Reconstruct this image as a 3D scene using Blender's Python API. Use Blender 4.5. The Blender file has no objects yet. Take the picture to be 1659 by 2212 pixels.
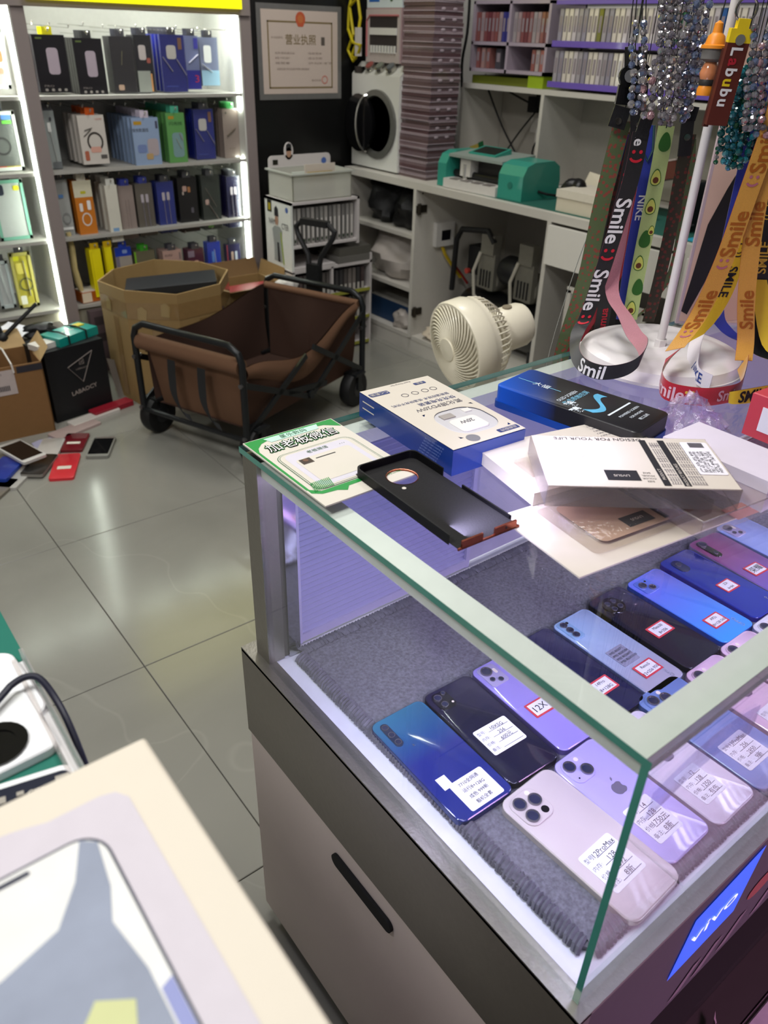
import bpy, math, random
from mathutils import Vector, Matrix
random.seed(7)
R_ = math.radians
SC = bpy.context.scene
COL = SC.collection

# ------------------------------------------------------------------ camera
def cam_matrix(yaw, pitch, roll, loc):
    cy, sy, cp, sp, cr, sr = math.cos(yaw), math.sin(yaw), math.cos(pitch), math.sin(pitch), math.cos(roll), math.sin(roll)
    f = Vector((cy*cp, sy*cp, -sp)); r = Vector((sy, -cy, 0)); u = r.cross(f)
    r2 = cr*r + sr*u; u2 = -sr*r + cr*u
    m = Matrix((r2, u2, -f)).transposed().to_4x4(); m.translation = loc
    return m
cam_d = bpy.data.cameras.new('camera'); cam = bpy.data.objects.new('camera', cam_d); COL.objects.link(cam)
cam_d.sensor_fit = 'HORIZONTAL'; cam_d.sensor_width = 36.0; cam_d.lens = 36.0*1675/1659
cam_d.clip_start = 0.01
cam_d.dof.use_dof = True; cam_d.dof.focus_distance = 0.95; cam_d.dof.aperture_fstop = 11.0
cam.matrix_world = cam_matrix(R_(51.425), R_(31.535), R_(1.836), Vector((-0.337, -0.151, 1.25)))
SC.camera = cam
# ------------------------------------------------------------------ colour management
SC.view_settings.view_transform = 'Standard'; SC.view_settings.look = 'None'
SC.view_settings.gamma = 1.0; SC.view_settings.exposure = 0.55
SC.view_settings.use_curve_mapping = False
# ------------------------------------------------------------------ world and large lights
w = bpy.data.worlds.new('world'); SC.world = w; w.use_nodes = True
w.node_tree.nodes['Background'].inputs[0].default_value = (0.95, 0.97, 1.0, 1)
w.node_tree.nodes['Background'].inputs[1].default_value = 0.10
def area(name, loc, target, size, power, color, size_y=None):
    d = bpy.data.lights.new(name, 'AREA'); d.energy = power; d.color = color
    d.size = size
    if size_y: d.shape = 'RECTANGLE'; d.size_y = size_y
    o = bpy.data.objects.new(name, d); COL.objects.link(o); o.location = loc
    o.rotation_euler = (Vector(target)-Vector(loc)).to_track_quat('-Z', 'Y').to_euler()
    return o
area('ceiling_light_counter', (0.15, 0.75, 2.62), (0.15, 0.75, 0), 0.55, 14.5, (1.0, 0.985, 0.95), 0.9)
area('ceiling_light_front', (-1.35, 0.55, 2.62), (-1.35, 0.55, 0), 0.6, 26, (1.0, 0.985, 0.95), 0.6)
area('ceiling_light_back', (1.3, 2.0, 2.62), (1.3, 2.0, 0), 0.5, 12, (1.0, 0.98, 0.94), 0.5)
area('street_neon', (0.9, -1.4, 1.5), (0.5, -0.2, 0.0), 0.8, 3.2, (0.95, 0.48, 0.95), 0.3).data.spread = R_(75)

# ------------------------------------------------------------------ materials
MATS = {}
def lin(c):
    return tuple((x/12.92 if x <= 0.04045 else ((x+0.055)/1.055)**2.4) for x in c)
def rgb(h):
    h = h.lstrip('#'); return lin(tuple(int(h[i:i+2], 16)/255 for i in (0, 2, 4)))
def M(key, col='#808080', rough=0.5, metal=0.0, coat=0.0, trans=0.0, emit=0.0, bump=0.0, scale=60.0, var=0.06, alpha=1.0, spec=0.5, sheen=0.0, ior=1.45):
    if key in MATS: return MATS[key]
    m = bpy.data.materials.new(key); m.use_nodes = True; nt = m.node_tree
    b = nt.nodes['Principled BSDF']; c = rgb(col)
    b.inputs['Base Color'].default_value = (*c, 1); b.inputs['Roughness'].default_value = rough
    b.inputs['Metallic'].default_value = metal; b.inputs['Coat Weight'].default_value = coat
    b.inputs['Coat Roughness'].default_value = 0.06
    b.inputs['Transmission Weight'].default_value = trans; b.inputs['Alpha'].default_value = alpha
    b.inputs['Specular IOR Level'].default_value = spec; b.inputs['IOR'].default_value = ior
    b.inputs['Sheen Weight'].default_value = sheen
    if emit:
        b.inputs['Emission Color'].default_value = (*c, 1); b.inputs['Emission Strength'].default_value = emit
    tc = nt.nodes.new('ShaderNodeTexCoord'); n = nt.nodes.new('ShaderNodeTexNoise')
    n.inputs['Scale'].default_value = scale; n.inputs['Detail'].default_value = 4
    nt.links.new(tc.outputs['Object'], n.inputs['Vector'])
    if var:
        mx = nt.nodes.new('ShaderNodeMix'); mx.data_type = 'RGBA'
        mx.inputs[6].default_value = (*[x*(1-var) for x in c], 1); mx.inputs[7].default_value = (*[min(1, x*(1+var)) for x in c], 1)
        nt.links.new(n.outputs['Fac'], mx.inputs[0]); nt.links.new(mx.outputs[2], b.inputs['Base Color'])
    if bump:
        bp = nt.nodes.new('ShaderNodeBump'); bp.inputs['Strength'].default_value = bump; bp.inputs['Distance'].default_value = 0.002
        nt.links.new(n.outputs['Fac'], bp.inputs['Height']); nt.links.new(bp.outputs[0], b.inputs['Normal'])
    MATS[key] = m
    return m
def M_glass(key, tint='#ffffff', refl=1.0, rough=0.02, ior=1.5, haze=0.0):
    """thin clear sheet: transparent with fresnel reflection"""
    if key in MATS: return MATS[key]
    m = bpy.data.materials.new(key); m.use_nodes = True; nt = m.node_tree; nt.nodes.clear()
    out = nt.nodes.new('ShaderNodeOutputMaterial'); tr = nt.nodes.new('ShaderNodeBsdfTransparent'); gl = nt.nodes.new('ShaderNodeBsdfGlossy')
    lw = nt.nodes.new('ShaderNodeLayerWeight'); lw.inputs[0].default_value = .5
    pw = nt.nodes.new('ShaderNodeMath'); pw.operation = 'POWER'; pw.inputs[1].default_value = 5.0
    mt = nt.nodes.new('ShaderNodeMath'); mt.operation = 'MULTIPLY_ADD'; mt.inputs[1].default_value = .95*min(refl, 1.0); mt.inputs[2].default_value = .035*refl
    nt.links.new(lw.outputs['Facing'], pw.inputs[0])
    mx = nt.nodes.new('ShaderNodeMixShader'); tr.inputs[0].default_value = (*rgb(tint), 1)
    gl.inputs['Roughness'].default_value = rough
    nt.links.new(pw.outputs[0], mt.inputs[0]); nt.links.new(mt.outputs[0], mx.inputs[0])
    src = tr
    if haze:
        df = nt.nodes.new('ShaderNodeBsdfDiffuse'); df.inputs[0].default_value = (*rgb(tint), 1)
        m2 = nt.nodes.new('ShaderNodeMixShader'); m2.inputs[0].default_value = haze
        nz = nt.nodes.new('ShaderNodeTexNoise'); nz.inputs['Scale'].default_value = 25
        bp = nt.nodes.new('ShaderNodeBump'); bp.inputs['Strength'].default_value = 0.35; bp.inputs['Distance'].default_value = 0.004
        nt.links.new(nz.outputs[0], bp.inputs['Height']); nt.links.new(bp.outputs[0], gl.inputs['Normal'])
        nt.links.new(tr.outputs[0], m2.inputs[1]); nt.links.new(df.outputs[0], m2.inputs[2]); src = m2
    nt.links.new(src.outputs[0], mx.inputs[1]); nt.links.new(gl.outputs[0], mx.inputs[2]); nt.links.new(mx.outputs[0], out.inputs[0])
    MATS[key] = m
    return m

# ------------------------------------------------------------------ mesh collector
class MB:
    def __init__(s): s.v = []; s.f = []; s.m = []; s.mi = 0
    def add(s, vs, fs):
        o = len(s.v); s.v += [tuple(p) for p in vs]; s.f += [tuple(i+o for i in f) for f in fs]; s.m += [s.mi]*len(fs)
        return s
    def box(s, x0, y0, z0, x1, y1, z1):
        v = [(x0,y0,z0),(x1,y0,z0),(x1,y1,z0),(x0,y1,z0),(x0,y0,z1),(x1,y0,z1),(x1,y1,z1),(x0,y1,z1)]
        return s.add(v, [(3,2,1,0),(4,5,6,7),(0,1,5,4),(1,2,6,5),(2,3,7,6),(3,0,4,7)])
    def cbox(s, c, d): return s.box(c[0]-d[0]/2, c[1]-d[1]/2, c[2]-d[2]/2, c[0]+d[0]/2, c[1]+d[1]/2, c[2]+d[2]/2)
    def obox(s, p0, p1, wd, ht, up=(0,0,1)):
        """bar from p0 to p1, width wd, height ht"""
        p0, p1 = Vector(p0), Vector(p1); d = (p1-p0).normalized(); u = Vector(up)
        if abs(d.dot(u)) > .98: u = Vector((1,0,0))
        x = d.cross(u).normalized()*wd/2; y = x.cross(d).normalized()*ht/2
        v = [p0-x-y, p0+x-y, p0+x+y, p0-x+y, p1-x-y, p1+x-y, p1+x+y, p1-x+y]
        return s.add(v, [(0,1,2,3),(7,6,5,4),(4,5,1,0),(5,6,2,1),(6,7,3,2),(7,4,0,3)])
    def prism(s, pts, z0, z1, ch=0.0):
        """extruded outline, optional top chamfer"""
        n = len(pts)
        if ch:
            cx = sum(p[0] for p in pts)/n; cy = sum(p[1] for p in pts)/n
            ex = max(abs(p[0]-cx) for p in pts); ey = max(abs(p[1]-cy) for p in pts)
            ins = [(cx+(p[0]-cx)*(1-ch/ex), cy+(p[1]-cy)*(1-ch/ey)) for p in pts]
            v = [(*p, z0) for p in pts] + [(*p, z1-ch) for p in pts] + [(*p, z1) for p in ins]
            f = [tuple(range(n-1, -1, -1)), tuple(range(2*n, 3*n))]
            for k in (0, 1):
                f += [(k*n+i, k*n+(i+1) % n, (k+1)*n+(i+1) % n, (k+1)*n+i) for i in range(n)]
        else:
            v = [(*p, z0) for p in pts] + [(*p, z1) for p in pts]
            f = [tuple(range(n-1, -1, -1)), tuple(range(n, 2*n))] + [(i, (i+1) % n, n+(i+1) % n, n+i) for i in range(n)]
        return s.add(v, f)
    def plate(s, pts, z): return s.add([(*p, z) for p in pts], [tuple(range(len(pts)))])
    def cyl(s, p0, p1, r, n=12, r2=None, cap=True):
        p0, p1 = Vector(p0), Vector(p1); d = (p1-p0).normalized(); r2 = r if r2 is None else r2
        a = Vector((0,0,1)) if abs(d.z) < .9 else Vector((1,0,0)); x = d.cross(a).normalized(); y = d.cross(x)
        ring = [x*math.cos(2*math.pi*i/n)+y*math.sin(2*math.pi*i/n) for i in range(n)]
        v = [p0+q*r for q in ring] + [p1+q*r2 for q in ring]
        f = [(n+i, n+(i+1) % n, (i+1) % n, i) for i in range(n)]
        if cap: f += [tuple(range(n)), tuple(range(2*n-1, n-1, -1))]
        return s.add(v, f)
    def tube(s, path, r, n=8, closed=False):
        P = [Vector(p) for p in path]; k = len(P); v = []; x = None
        for i in range(k):
            if closed: d = (P[(i+1) % k]-P[i-1]).normalized()
            else: d = (P[min(i+1, k-1)]-P[max(i-1, 0)]).normalized()
            if x is None:
                a = Vector((0,0,1)) if abs(d.z) < .9 else Vector((1,0,0)); x = d.cross(a).normalized()
            else:
                x = (x-d*x.dot(d)).normalized()
            y = d.cross(x); rr = r[i] if isinstance(r, (list, tuple)) else r
            v += [P[i]+(x*math.cos(2*math.pi*j/n)+y*math.sin(2*math.pi*j/n))*rr for j in range(n)]
        f = []
        for i in range(k if closed else k-1):
            i2 = (i+1) % k
            f += [(i*n+j, i*n+(j+1) % n, i2*n+(j+1) % n, i2*n+j) for j in range(n)]
        if not closed: f += [tuple(range(n-1, -1, -1)), tuple(range((k-1)*n, k*n))]
        return s.add(v, f)
    def lathe(s, prof, n=24, c=(0,0,0), axis='z'):
        v = []
        for r, h in prof:
            for j in range(n):
                a = 2*math.pi*j/n; q = (r*math.cos(a), r*math.sin(a), h)
                if axis == 'x': q = (q[2], q[0], q[1])
                if axis == 'y': q = (q[1], q[2], q[0])
                v.append((q[0]+c[0], q[1]+c[1], q[2]+c[2]))
        f = []
        for i in range(len(prof)-1):
            f += [(i*n+j, i*n+(j+1) % n, (i+1)*n+(j+1) % n, (i+1)*n+j) for j in range(n)]
        if prof[0][0] > 1e-6: f.append(tuple(range(n-1, -1, -1)))
        if prof[-1][0] > 1e-6: f.append(tuple(range((len(prof)-1)*n, len(prof)*n)))
        return s.add(v, f)
    def ball(s, c, r, n=10, k=6):
        r = (r, r, r) if not isinstance(r, (tuple, list)) else r
        v = [(c[0], c[1], c[2]-r[2])]
        for i in range(1, k):
            t = math.pi*i/k
            v += [(c[0]+r[0]*math.sin(t)*math.cos(2*math.pi*j/n), c[1]+r[1]*math.sin(t)*math.sin(2*math.pi*j/n), c[2]-r[2]*math.cos(t)) for j in range(n)]
        v.append((c[0], c[1], c[2]+r[2])); e = len(v)-1
        f = [(0, 1+(j+1) % n, 1+j) for j in range(n)]
        for i in range(k-2): f += [(1+i*n+j, 1+i*n+(j+1) % n, 1+(i+1)*n+(j+1) % n, 1+(i+1)*n+j) for j in range(n)]
        b = 1+(k-2)*n
        f += [(b+j, b+(j+1) % n, e) for j in range(n)]
        return s.add(v, f)
    def grid(s, fn, nu, nv, closed_u=False):
        v = [fn(i/(nu), j/(nv)) for j in range(nv+1) for i in range(nu+1)]
        f = [(j*(nu+1)+i, j*(nu+1)+i+1, (j+1)*(nu+1)+i+1, (j+1)*(nu+1)+i) for j in range(nv) for i in range(nu)]
        return s.add(v, f)
    def mesh(s, name, mats, smooth=False):
        me = bpy.data.meshes.new(name); me.from_pydata(s.v, [], s.f); me.update()
        for m in (mats if isinstance(mats, (list, tuple)) else [mats]): me.materials.append(m)
        if any(s.m): me.polygons.foreach_set('material_index', s.m)
        if smooth:
            me.polygons.foreach_set('use_smooth', [True]*len(me.polygons))
            try: me.set_sharp_from_angle(angle=R_(38))
            except Exception: pass
        return me
    def build(s, name, mats, parent=None, smooth=False):
        o = bpy.data.objects.new(name, s.mesh(name, mats, smooth)); COL.objects.link(o)
        if parent: o.parent = parent
        return o
def tag(o, label=None, cat=None, group=None, kind=None):
    if label: o['label'] = label
    if cat: o['category'] = cat
    if group: o['group'] = group
    if kind: o['kind'] = kind
    return o
def T(name, label, cat, loc=(0,0,0), rz=0.0, group=None, rot=None):
    o = bpy.data.objects.new(name, None); COL.objects.link(o); o.empty_display_size = .02
    o.location = loc; o.rotation_euler = rot if rot else (0, 0, R_(rz))
    return tag(o, label, cat, group)
def inst(src, name, parent, loc=(0,0,0), rot=(0,0,0), scale=None):
    o = bpy.data.objects.new(name, src.data if hasattr(src, 'data') else src); COL.objects.link(o); o.parent = parent
    o.location = loc; o.rotation_euler = rot
    if scale: o.scale = scale
    return o
def copy_tree(o, parent=None):
    c = o.copy(); COL.objects.link(c); c.parent = parent
    for ch in list(o.children): copy_tree(ch, c)
    return c
def rrect(w_, l_, r, seg=5, cx=0, cy=0):
    pts = []
    for ox, oy, a0 in ((w_/2-r, l_/2-r, 0), (-w_/2+r, l_/2-r, 90), (-w_/2+r, -l_/2+r, 180), (w_/2-r, -l_/2+r, 270)):
        for i in range(seg+1):
            a = R_(a0+90*i/seg); pts.append((cx+ox+r*math.cos(a), cy+oy+r*math.sin(a)))
    return pts
def rect(x0, y0, x1, y1): return [(x0,y0),(x1,y0),(x1,y1),(x0,y1)]
def disc(cx, cy, r, n=20, ry=None): return [(cx+r*math.cos(2*math.pi*i/n), cy+(ry or r)*math.sin(2*math.pi*i/n)) for i in range(n)]
TXT = {}
def text_mesh(body, off=0.0):
    """flat lettering mesh, unit height, left baseline at origin -> (verts, faces, width)"""
    k = (body, off)
    if k not in TXT:
        c = bpy.data.curves.new('t', 'FONT'); c.body = body; c.size = 1; c.offset = off; c.resolution_u = 2 if len(body) > 6 else 3
        c.fill_mode = 'FRONT'
        o = bpy.data.objects.new('t', c); me = bpy.data.meshes.new_from_object(o)
        vs = [tuple(v.co) for v in me.vertices]; fs = [tuple(p.vertices) for p in me.polygons]
        bpy.data.meshes.remove(me); bpy.data.objects.remove(o); bpy.data.curves.remove(c)
        xs = [v[0] for v in vs] or [0]; x0 = min(xs)
        vs = [(v[0]-x0, v[1], 0) for v in vs]
        TXT[k] = (vs, fs, max(xs)-x0)
    return TXT[k]
def lettering(body, mat, parent, loc=(0,0,0), rot=(0,0,0), size=0.01, width=None, align='C', off=0.0, name='lettering'):
    """flat text in the parent's space; rot as euler degrees; text lies in local XY"""
    vs, fs, tw = text_mesh(body, off); sx = sy = size
    if width and tw: sx = width/tw
    if width and size is None: sy = sx
    dx = {'C': -tw*sx/2, 'L': 0, 'R': -tw*sx}[align]
    mb = MB(); mb.add([(v[0]*sx+dx, (v[1]-0.35)*sy, 0) for v in vs], fs)
    o = mb.build(name, mat, parent); o.location = loc; o.rotation_euler = [R_(a) for a in rot]
    return o
# ------------------------------------------------------------------ structure
def tile_mat(key, c1, c2, rough):
    m = bpy.data.materials.new(key); m.use_nodes = True; nt = m.node_tree; b = nt.nodes['Principled BSDF']
    tc = nt.nodes.new('ShaderNodeTexCoord'); oi = nt.nodes.new('ShaderNodeObjectInfo')
    n = nt.nodes.new('ShaderNodeTexNoise'); n.inputs['Scale'].default_value = 2.2; n.inputs['Detail'].default_value = 7; n.inputs['Distortion'].default_value = .6
    ad = nt.nodes.new('ShaderNodeVectorMath'); ad.operation = 'ADD'
    nt.links.new(tc.outputs['Object'], ad.inputs[0]); nt.links.new(oi.outputs['Location'], ad.inputs[1]); nt.links.new(ad.outputs[0], n.inputs['Vector'])
    cr = nt.nodes.new('ShaderNodeValToRGB'); cr.color_ramp.elements[0].position = .3; cr.color_ramp.elements[1].position = .75
    cr.color_ramp.elements[0].color = (*rgb(c1), 1); cr.color_ramp.elements[1].color = (*rgb(c2), 1)
    nt.links.new(n.outputs['Fac'], cr.inputs[0])
    # pale veins
    n2 = nt.nodes.new('ShaderNodeTexNoise'); n2.inputs['Scale'].default_value = 1.1; n2.inputs['Detail'].default_value = 3; n2.inputs['Distortion'].default_value = .1
    nt.links.new(ad.outputs[0], n2.inputs['Vector'])
    sb = nt.nodes.new('ShaderNodeMath'); sb.operation = 'SUBTRACT'; sb.inputs[1].default_value = .5
    ab = nt.nodes.new('ShaderNodeMath'); ab.operation = 'ABSOLUTE'; lt = nt.nodes.new('ShaderNodeMapRange')
    lt.inputs['From Min'].default_value = 0; lt.inputs['From Max'].default_value = .003; lt.inputs['To Min'].default_value = .09; lt.inputs['To Max'].default_value = 0
    nt.links.new(n2.outputs['Fac'], sb.inputs[0]); nt.links.new(sb.outputs[0], ab.inputs[0]); nt.links.new(ab.outputs[0], lt.inputs['Value'])
    mx = nt.nodes.new('ShaderNodeMix'); mx.data_type = 'RGBA'; mx.inputs[7].default_value = (*rgb('#c4c3b8'), 1)
    nt.links.new(lt.outputs[0], mx.inputs[0]); nt.links.new(cr.outputs[0], mx.inputs[6]); nt.links.new(mx.outputs[2], b.inputs['Base Color'])
    b.inputs['Roughness'].default_value = rough; b.inputs['Specular IOR Level'].default_value = .6
    return m
floor_m = tile_mat('grey stone tile', '#86857e', '#96958d', 0.17)
grout = M('dark grout', '#4a4842', .9)
fl = MB().box(-2.4, 0.012, -.06, 2.6, 3.6, -.004).build('floor', grout); tag(fl, kind='structure')
tile_me = MB().prism(rect(-.299, -.299, .299, .299), -.02, 0, .001).mesh('tile', floor_m)
for i in range(-4, 5):
    for j in range(-2, 5):
        cx, cy = 0.068-.3+.6*i+.6, 1.221+.3+.6*j
        if cx < -2.2 or cx > 2.7 or cy < .25 or cy > 3.6: continue
        inst(tile_me, 'tile', fl, (cx, cy, 0))
# cut row of tiles under the case up to the threshold
cut_me = MB().prism(rect(-.299, -.1495, .299, .1495), -.02, 0, .001).mesh('tile_cut', floor_m)
for i in range(-4, 5):
    cx = 0.068+.3+.6*i
    if -2.2 < cx < 2.7: inst(cut_me, 'tile', fl, (cx, .1715, 0))
# dark threshold and pavement in front of the counter
st = MB().box(-2.4, -.03, -.06, 2.6, .02, -.001).build('trim_1', M('threshold stone', '#3a302c', .55, bump=.3, scale=30)); tag(st, kind='structure')
pv = MB().box(-2.4, -2.6, -.06, 2.6, -.032, -.006).build('floor_pavement', M('pavement joint', '#6a5c5c', .9)); tag(pv, kind='structure')
pm = M('pink pavement stone', '#b5a6a8', .6, bump=.4, scale=35, var=.25)
pme = MB().prism(rect(-.148, -.148, .148, .148), -.02, 0, .002).mesh('paver', pm)
for i in range(-4, 8):
    for j in range(0, 4):
        inst(pme, 'paving_stone', pv, (.15+.3*i, -.185-.3*j, 0))
# walls
blackwall = M('black wall panel', '#141414', .28, var=.2, scale=6)
whitewall = M('white wall', '#c9c7c2', .75, var=.03)
tag(MB().box(1.462, 3.08, 0, 2.56, 3.2, 2.75).build('wall_back', blackwall), kind='structure')
tag(MB().box(2.50, -2.6, 0, 2.6, 3.08, 2.75).build('wall_right', whitewall), kind='structure')
tag(MB().box(-2.5, 3.44, 0, 1.462, 3.55, 2.75).build('wall_alcove', whitewall), kind='structure')
tag(MB().box(-2.5, 0.1, 0, -2.4, 3.55, 2.75).build('wall_left', whitewall), kind='structure')
tag(MB().box(-2.5, 0.0, 2.75, 2.6, 3.55, 2.85).build('ceiling', M('ceiling', '#bdbcb8', .9)), kind='structure')
# ------------------------------------------------------------------ glass display case
steel = M('brushed steel', '#8f8c84', .38, .85, bump=.15, scale=180)
dsteel = M('dark steel band', '#6e6a60', .42, .35, bump=.1, scale=120)
alu = M('aluminium', '#e2e1dc', .38, .1)
chrome = M('polished strip', '#b8b8c0', .08, 1.0)
creampanel = M('cream panel', '#cbbfb8', .55, var=.05, scale=12)
glass = M_glass('case glass', '#f9fcfb', 1.0, .01)
gedge = M('green glass edge', '#468c7e', .12, 0, coat=.6, var=.15, scale=25)
whiteacr = M('white acrylic', '#dcdce6', .35)
led_p = M('violet white led', '#d9d2ff', emit=14.0, var=0)
case = T('display_case', 'long glass display case with phones inside on steel and cream base', 'display case', (0, 0, 0))
LX = 1.7
b = MB().box(-.004, -.002, .03, .012, .545, .44).box(0.012, .52, .03, LX, .53, .58)
side = b.build('side_panel', creampanel, case)
MB().box(.004, .02, 0, LX, .50, .03).build('plinth', M('plinth', '#2b2622', .7), case)
# recessed slot handle
slot = MB(); pts = [(p[0], p[1]) for p in rrect(.02, .118, .0099, 6)]
slot.prism(pts, 0, .004); so = slot.build('slot_handle', M('black slot', '#060606', .8), side)
so.rotation_euler = (0, R_(-90), 0); so.location = (-.0045, .284, .388)
MB().box(-.010, -.010, .44, .006, .54, .585).build('steel_band', dsteel, case)
MB().box(-.010, -.010, .581, .012, .54, .587).build('steel_lip', steel, case)
MB().box(.012, -.010, .581, LX, .006, .587).build('front_lip', steel, case)
MB().box(.0, 0.0, .570, LX, .53, .586).build('tray', whiteacr, case)
# front fascia with illuminated sign
fas = MB().box(-.002, -.009, .372, LX, .0, .581).build('front_fascia', M('dark purple fascia', '#463a46', .5, var=.1), case)
MB().box(.02, .115, .03, LX, .125, .58).build('kick_panel', M('dark kick panel', '#241d1c', .7), case)
sg = MB().add([(.151, -.0100, .463), (.268, -.0100, .467), (.280, -.0100, .569), (.164, -.0100, .554)], [(0, 1, 2, 3)]).build('sign_panel', M('blue sign', '#0056f2', .3, emit=.6, var=0), fas)
lettering('vivo', M('white print', '#f2f4ff', .5, emit=.6, var=0), sg, (.213, -.0106, .513), (90, 0, 0), .03, .085, off=.0)
for x, z, s_ in ((.33, .46, 1.0), (.42, .43, .8), (.5, .48, 1.0), (.6, .44, .9)):
    pts = disc(0, 0, .03*s_, 16, .016*s_)
    MB().add([(x+p[0], -.0097, z+p[1]) for p in pts], [tuple(range(len(pts)))]).build('red_print', M('red print', '#a8453f', .5), fas)
for x in (.20, .24, .29, .36, .45, .55):
    MB().add([(x-.02, -.0098, .385), (x, -.0098, .385), (x+.03, -.0098, .42), (x+.015, -.0098, .42)], [(0, 1, 2, 3)]).build('pale_print', M('pale print', '#8a7680', .6), fas)
# glass panes
def pane(name, x0, y0, z0, x1, y1, z1, edge_axes):
    m = MB().box(x0, y0, z0, x1, y1, z1)      # faces: bottom, top, -y, +x, +y, -x
    ax = [2, 2, 1, 0, 1, 0]; m.m = [1 if a in edge_axes else 0 for a in ax]
    return m.build(name, [glass, gedge], case)
pane('top_glass', -.001, -.001, .868, LX, .521, .875, (0, 1))
pane('side_glass', 0, .006, .587, .006, .488, .868, ())
pane('front_glass', 0, 0, .587, LX, .006, .868, (0,))
# frame under the top sheet, mitred
fw, ft = .024, .017
for nm, q in (('side_rail', [(.007, .007), (.007+fw, .007+fw), (.007+fw, .49), (.007, .513)]),
              ('front_rail', [(.007, .007), (LX, .007), (LX, .007+fw), (.007+fw, .007+fw)]),
              ('back_rail', [(.007, .515), (.007+fw, .491), (LX, .491), (LX, .515)])):
    MB().prism(q, .866-ft, .866).build(nm, alu, case)
MB().box(.012, .030, .8462, .024, .486, .849).build('led_strip', led_p, case)
MB().box(.030, .012, .8462, LX, .024, .849).build('led_strip', led_p, case)
area('case_led_side', (.04, .26, .845), (.30, .26, .58), .02, .6, (.66, .62, 1.0), .45).parent = case
area('case_led_front', (.8, .045, .845), (.8, .28, .58), 1.5, 1.35, (.66, .62, 1.0), .02).parent = case
# rear corner post and back doors
MB().box(.002, .49, .587, .024, .520, .866).build('corner_post', steel, case)
MB().box(.024, .492, .587, .030, .518, .866).build('post_groove', M('groove', '#5f5d58', .5, .4), case)
MB().box(.030, .488, .587, .046, .512, .866).build('mirror_strip', chrome, case)
rib = MB(); n = 30
prof = []
for i in range(n*2+1): prof.append((.500+(.0035 if i % 2 else 0), .604+(.245)*i/(n*2)))
vs = [(x, y, z) for (y, z) in prof for x in (.055, .335)]
rib.add(vs, [(2*i, 2*i+1, 2*i+3, 2*i+2) for i in range(n*2)])
door = rib.build('ribbed_door', M('ribbed violet acrylic', '#9794bc', .3, coat=.3, var=.05), case)
dm = M('lilac door frame', '#b9b2d2', .35)
MB().box(.046, .497, .590, .055, .506, .862).box(.335, .497, .590, .342, .506, .862).box(.055, .497, .592, .335, .506, .604).box(.055, .497, .849, .335, .506, .862).build('door_frame', dm, door)
MB().box(.342, .506, .592, LX, .511, .862).build('plain_door', M('plain lilac door', '#b9b4cc', .3, coat=.2), case)
MB().box(.046, .488, .587, LX, .494, .592).build('door_track', alu, case)
# grey mat with stitched edge
mat_m = M('grey mat', '#6b6972', .95, bump=1.0, scale=260, var=.75)
matt = T('display_mat', 'grey woven mat with whipped yarn edge under the phones', 'mat', (0, 0, .587))
MB().prism(rrect(1.60, .475, .03, 6, .832, .253), 0, .005).build('mat_body', mat_m, matt)
yarn = M('grey yarn', '#66646e', .9, bump=.6, scale=120, var=.7)
st_ = MB()
def stitch(x, y, dx, dy):
    j = random.uniform(-.0015, .0015)
    st_.tube([(x-dx*.007+j*dy, y-dy*.007+j*dx, .0005), (x-dx*.004, y-dy*.004, .006), (x+dx*.004, y+dy*.004, .0075), (x+dx*.008+j*dy, y+dy*.008+j*dx, .005)], .0025, 4)
yy = .03
while yy < .48: stitch(.038, yy, 1, .25); yy += .0046
xx = .045
while xx < 1.0: stitch(xx, .022, .25, 1); stitch(xx, .484, .25, -1); xx += .0046
tag(st_.build('stitched_edge', yarn, matt, True), kind='stuff')

# ------------------------------------------------------------------ phones
lensm = M('camera lens', '#0b0b12', .06, coat=1.0, var=0)
lenshi = M('lens glass', '#2b2f4a', .04, coat=1.0, var=.2)
ringm = M('lens ring', '#8d8a92', .25, .8)
stk = M('white sticker', '#eceaf0', .5, var=.02)
red = M('red border', '#d2404c', .5)
ink = M('ink', '#1b1b22', .6, var=0)
inkg = M('grey ink', '#55535e', .6, var=0)
def sticker(ph, x, y, w_, h_, z, rows, border=False, ang=0, hand=True):
    s = MB().prism(rrect(w_, h_, min(w_, h_)*.06, 3), 0, .0004).build('price_sticker', red if border else stk, ph)
    s.location = (x, y, z); s.rotation_euler = (0, 0, R_(ang))
    zz = .00055
    if border:
        MB().plate(rect(-w_*.42, -h_*.4, w_*.42, h_*.4), zz).build('sticker_face', stk, s); zz += .00015
    n = len(rows); ln = MB()
    for i, (a, v) in enumerate(rows):
        yy = h_*(.5-(i+.6)/(n+.2))*.92
        if a:
            lettering(a, inkg, s, (-w_*.45, yy, zz), size=h_*.13, align='L', name='printed_words')
            ln.plate(rect(-w_*.16, yy-h_*.085, w_*.44, yy-h_*.07), zz)
        if v: lettering(v, ink, s, (w_*.13 if a else 0, yy, zz+.0001), (0, 0, random.uniform(-3, 3)), h_*(.17 if a else .7/n*.8), name='handwriting')
    if ln.v: ln.build('rule_lines', inkg, s)
    return s
def apple_logo(ph, z, mat, s=.0085, y=.012):
    pts = []
    for a in range(0, 360, 12):
        t = R_(a); r = s*(1+.10*math.cos(2*t)-.12*math.exp(-((a-90)/18.0)**2)-.08*math.exp(-((a-270)/16.0)**2))
        x_, y_ = r*math.cos(t)*.92, r*math.sin(t)
        d = math.hypot(x_-s*1.12, y_-s*.12)
        if d < s*.5: k = (s*.5-d); x_ -= k*.95
        pts.append((x_, y+y_))
    leaf = [(s*.05, y+s*1.12), (s*.12, y+s*1.5), (s*.45, y+s*1.7), (s*.42, y+s*1.35)]
    MB().plate(pts, z).plate(leaf, z).build('apple_logo', mat, ph)
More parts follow.
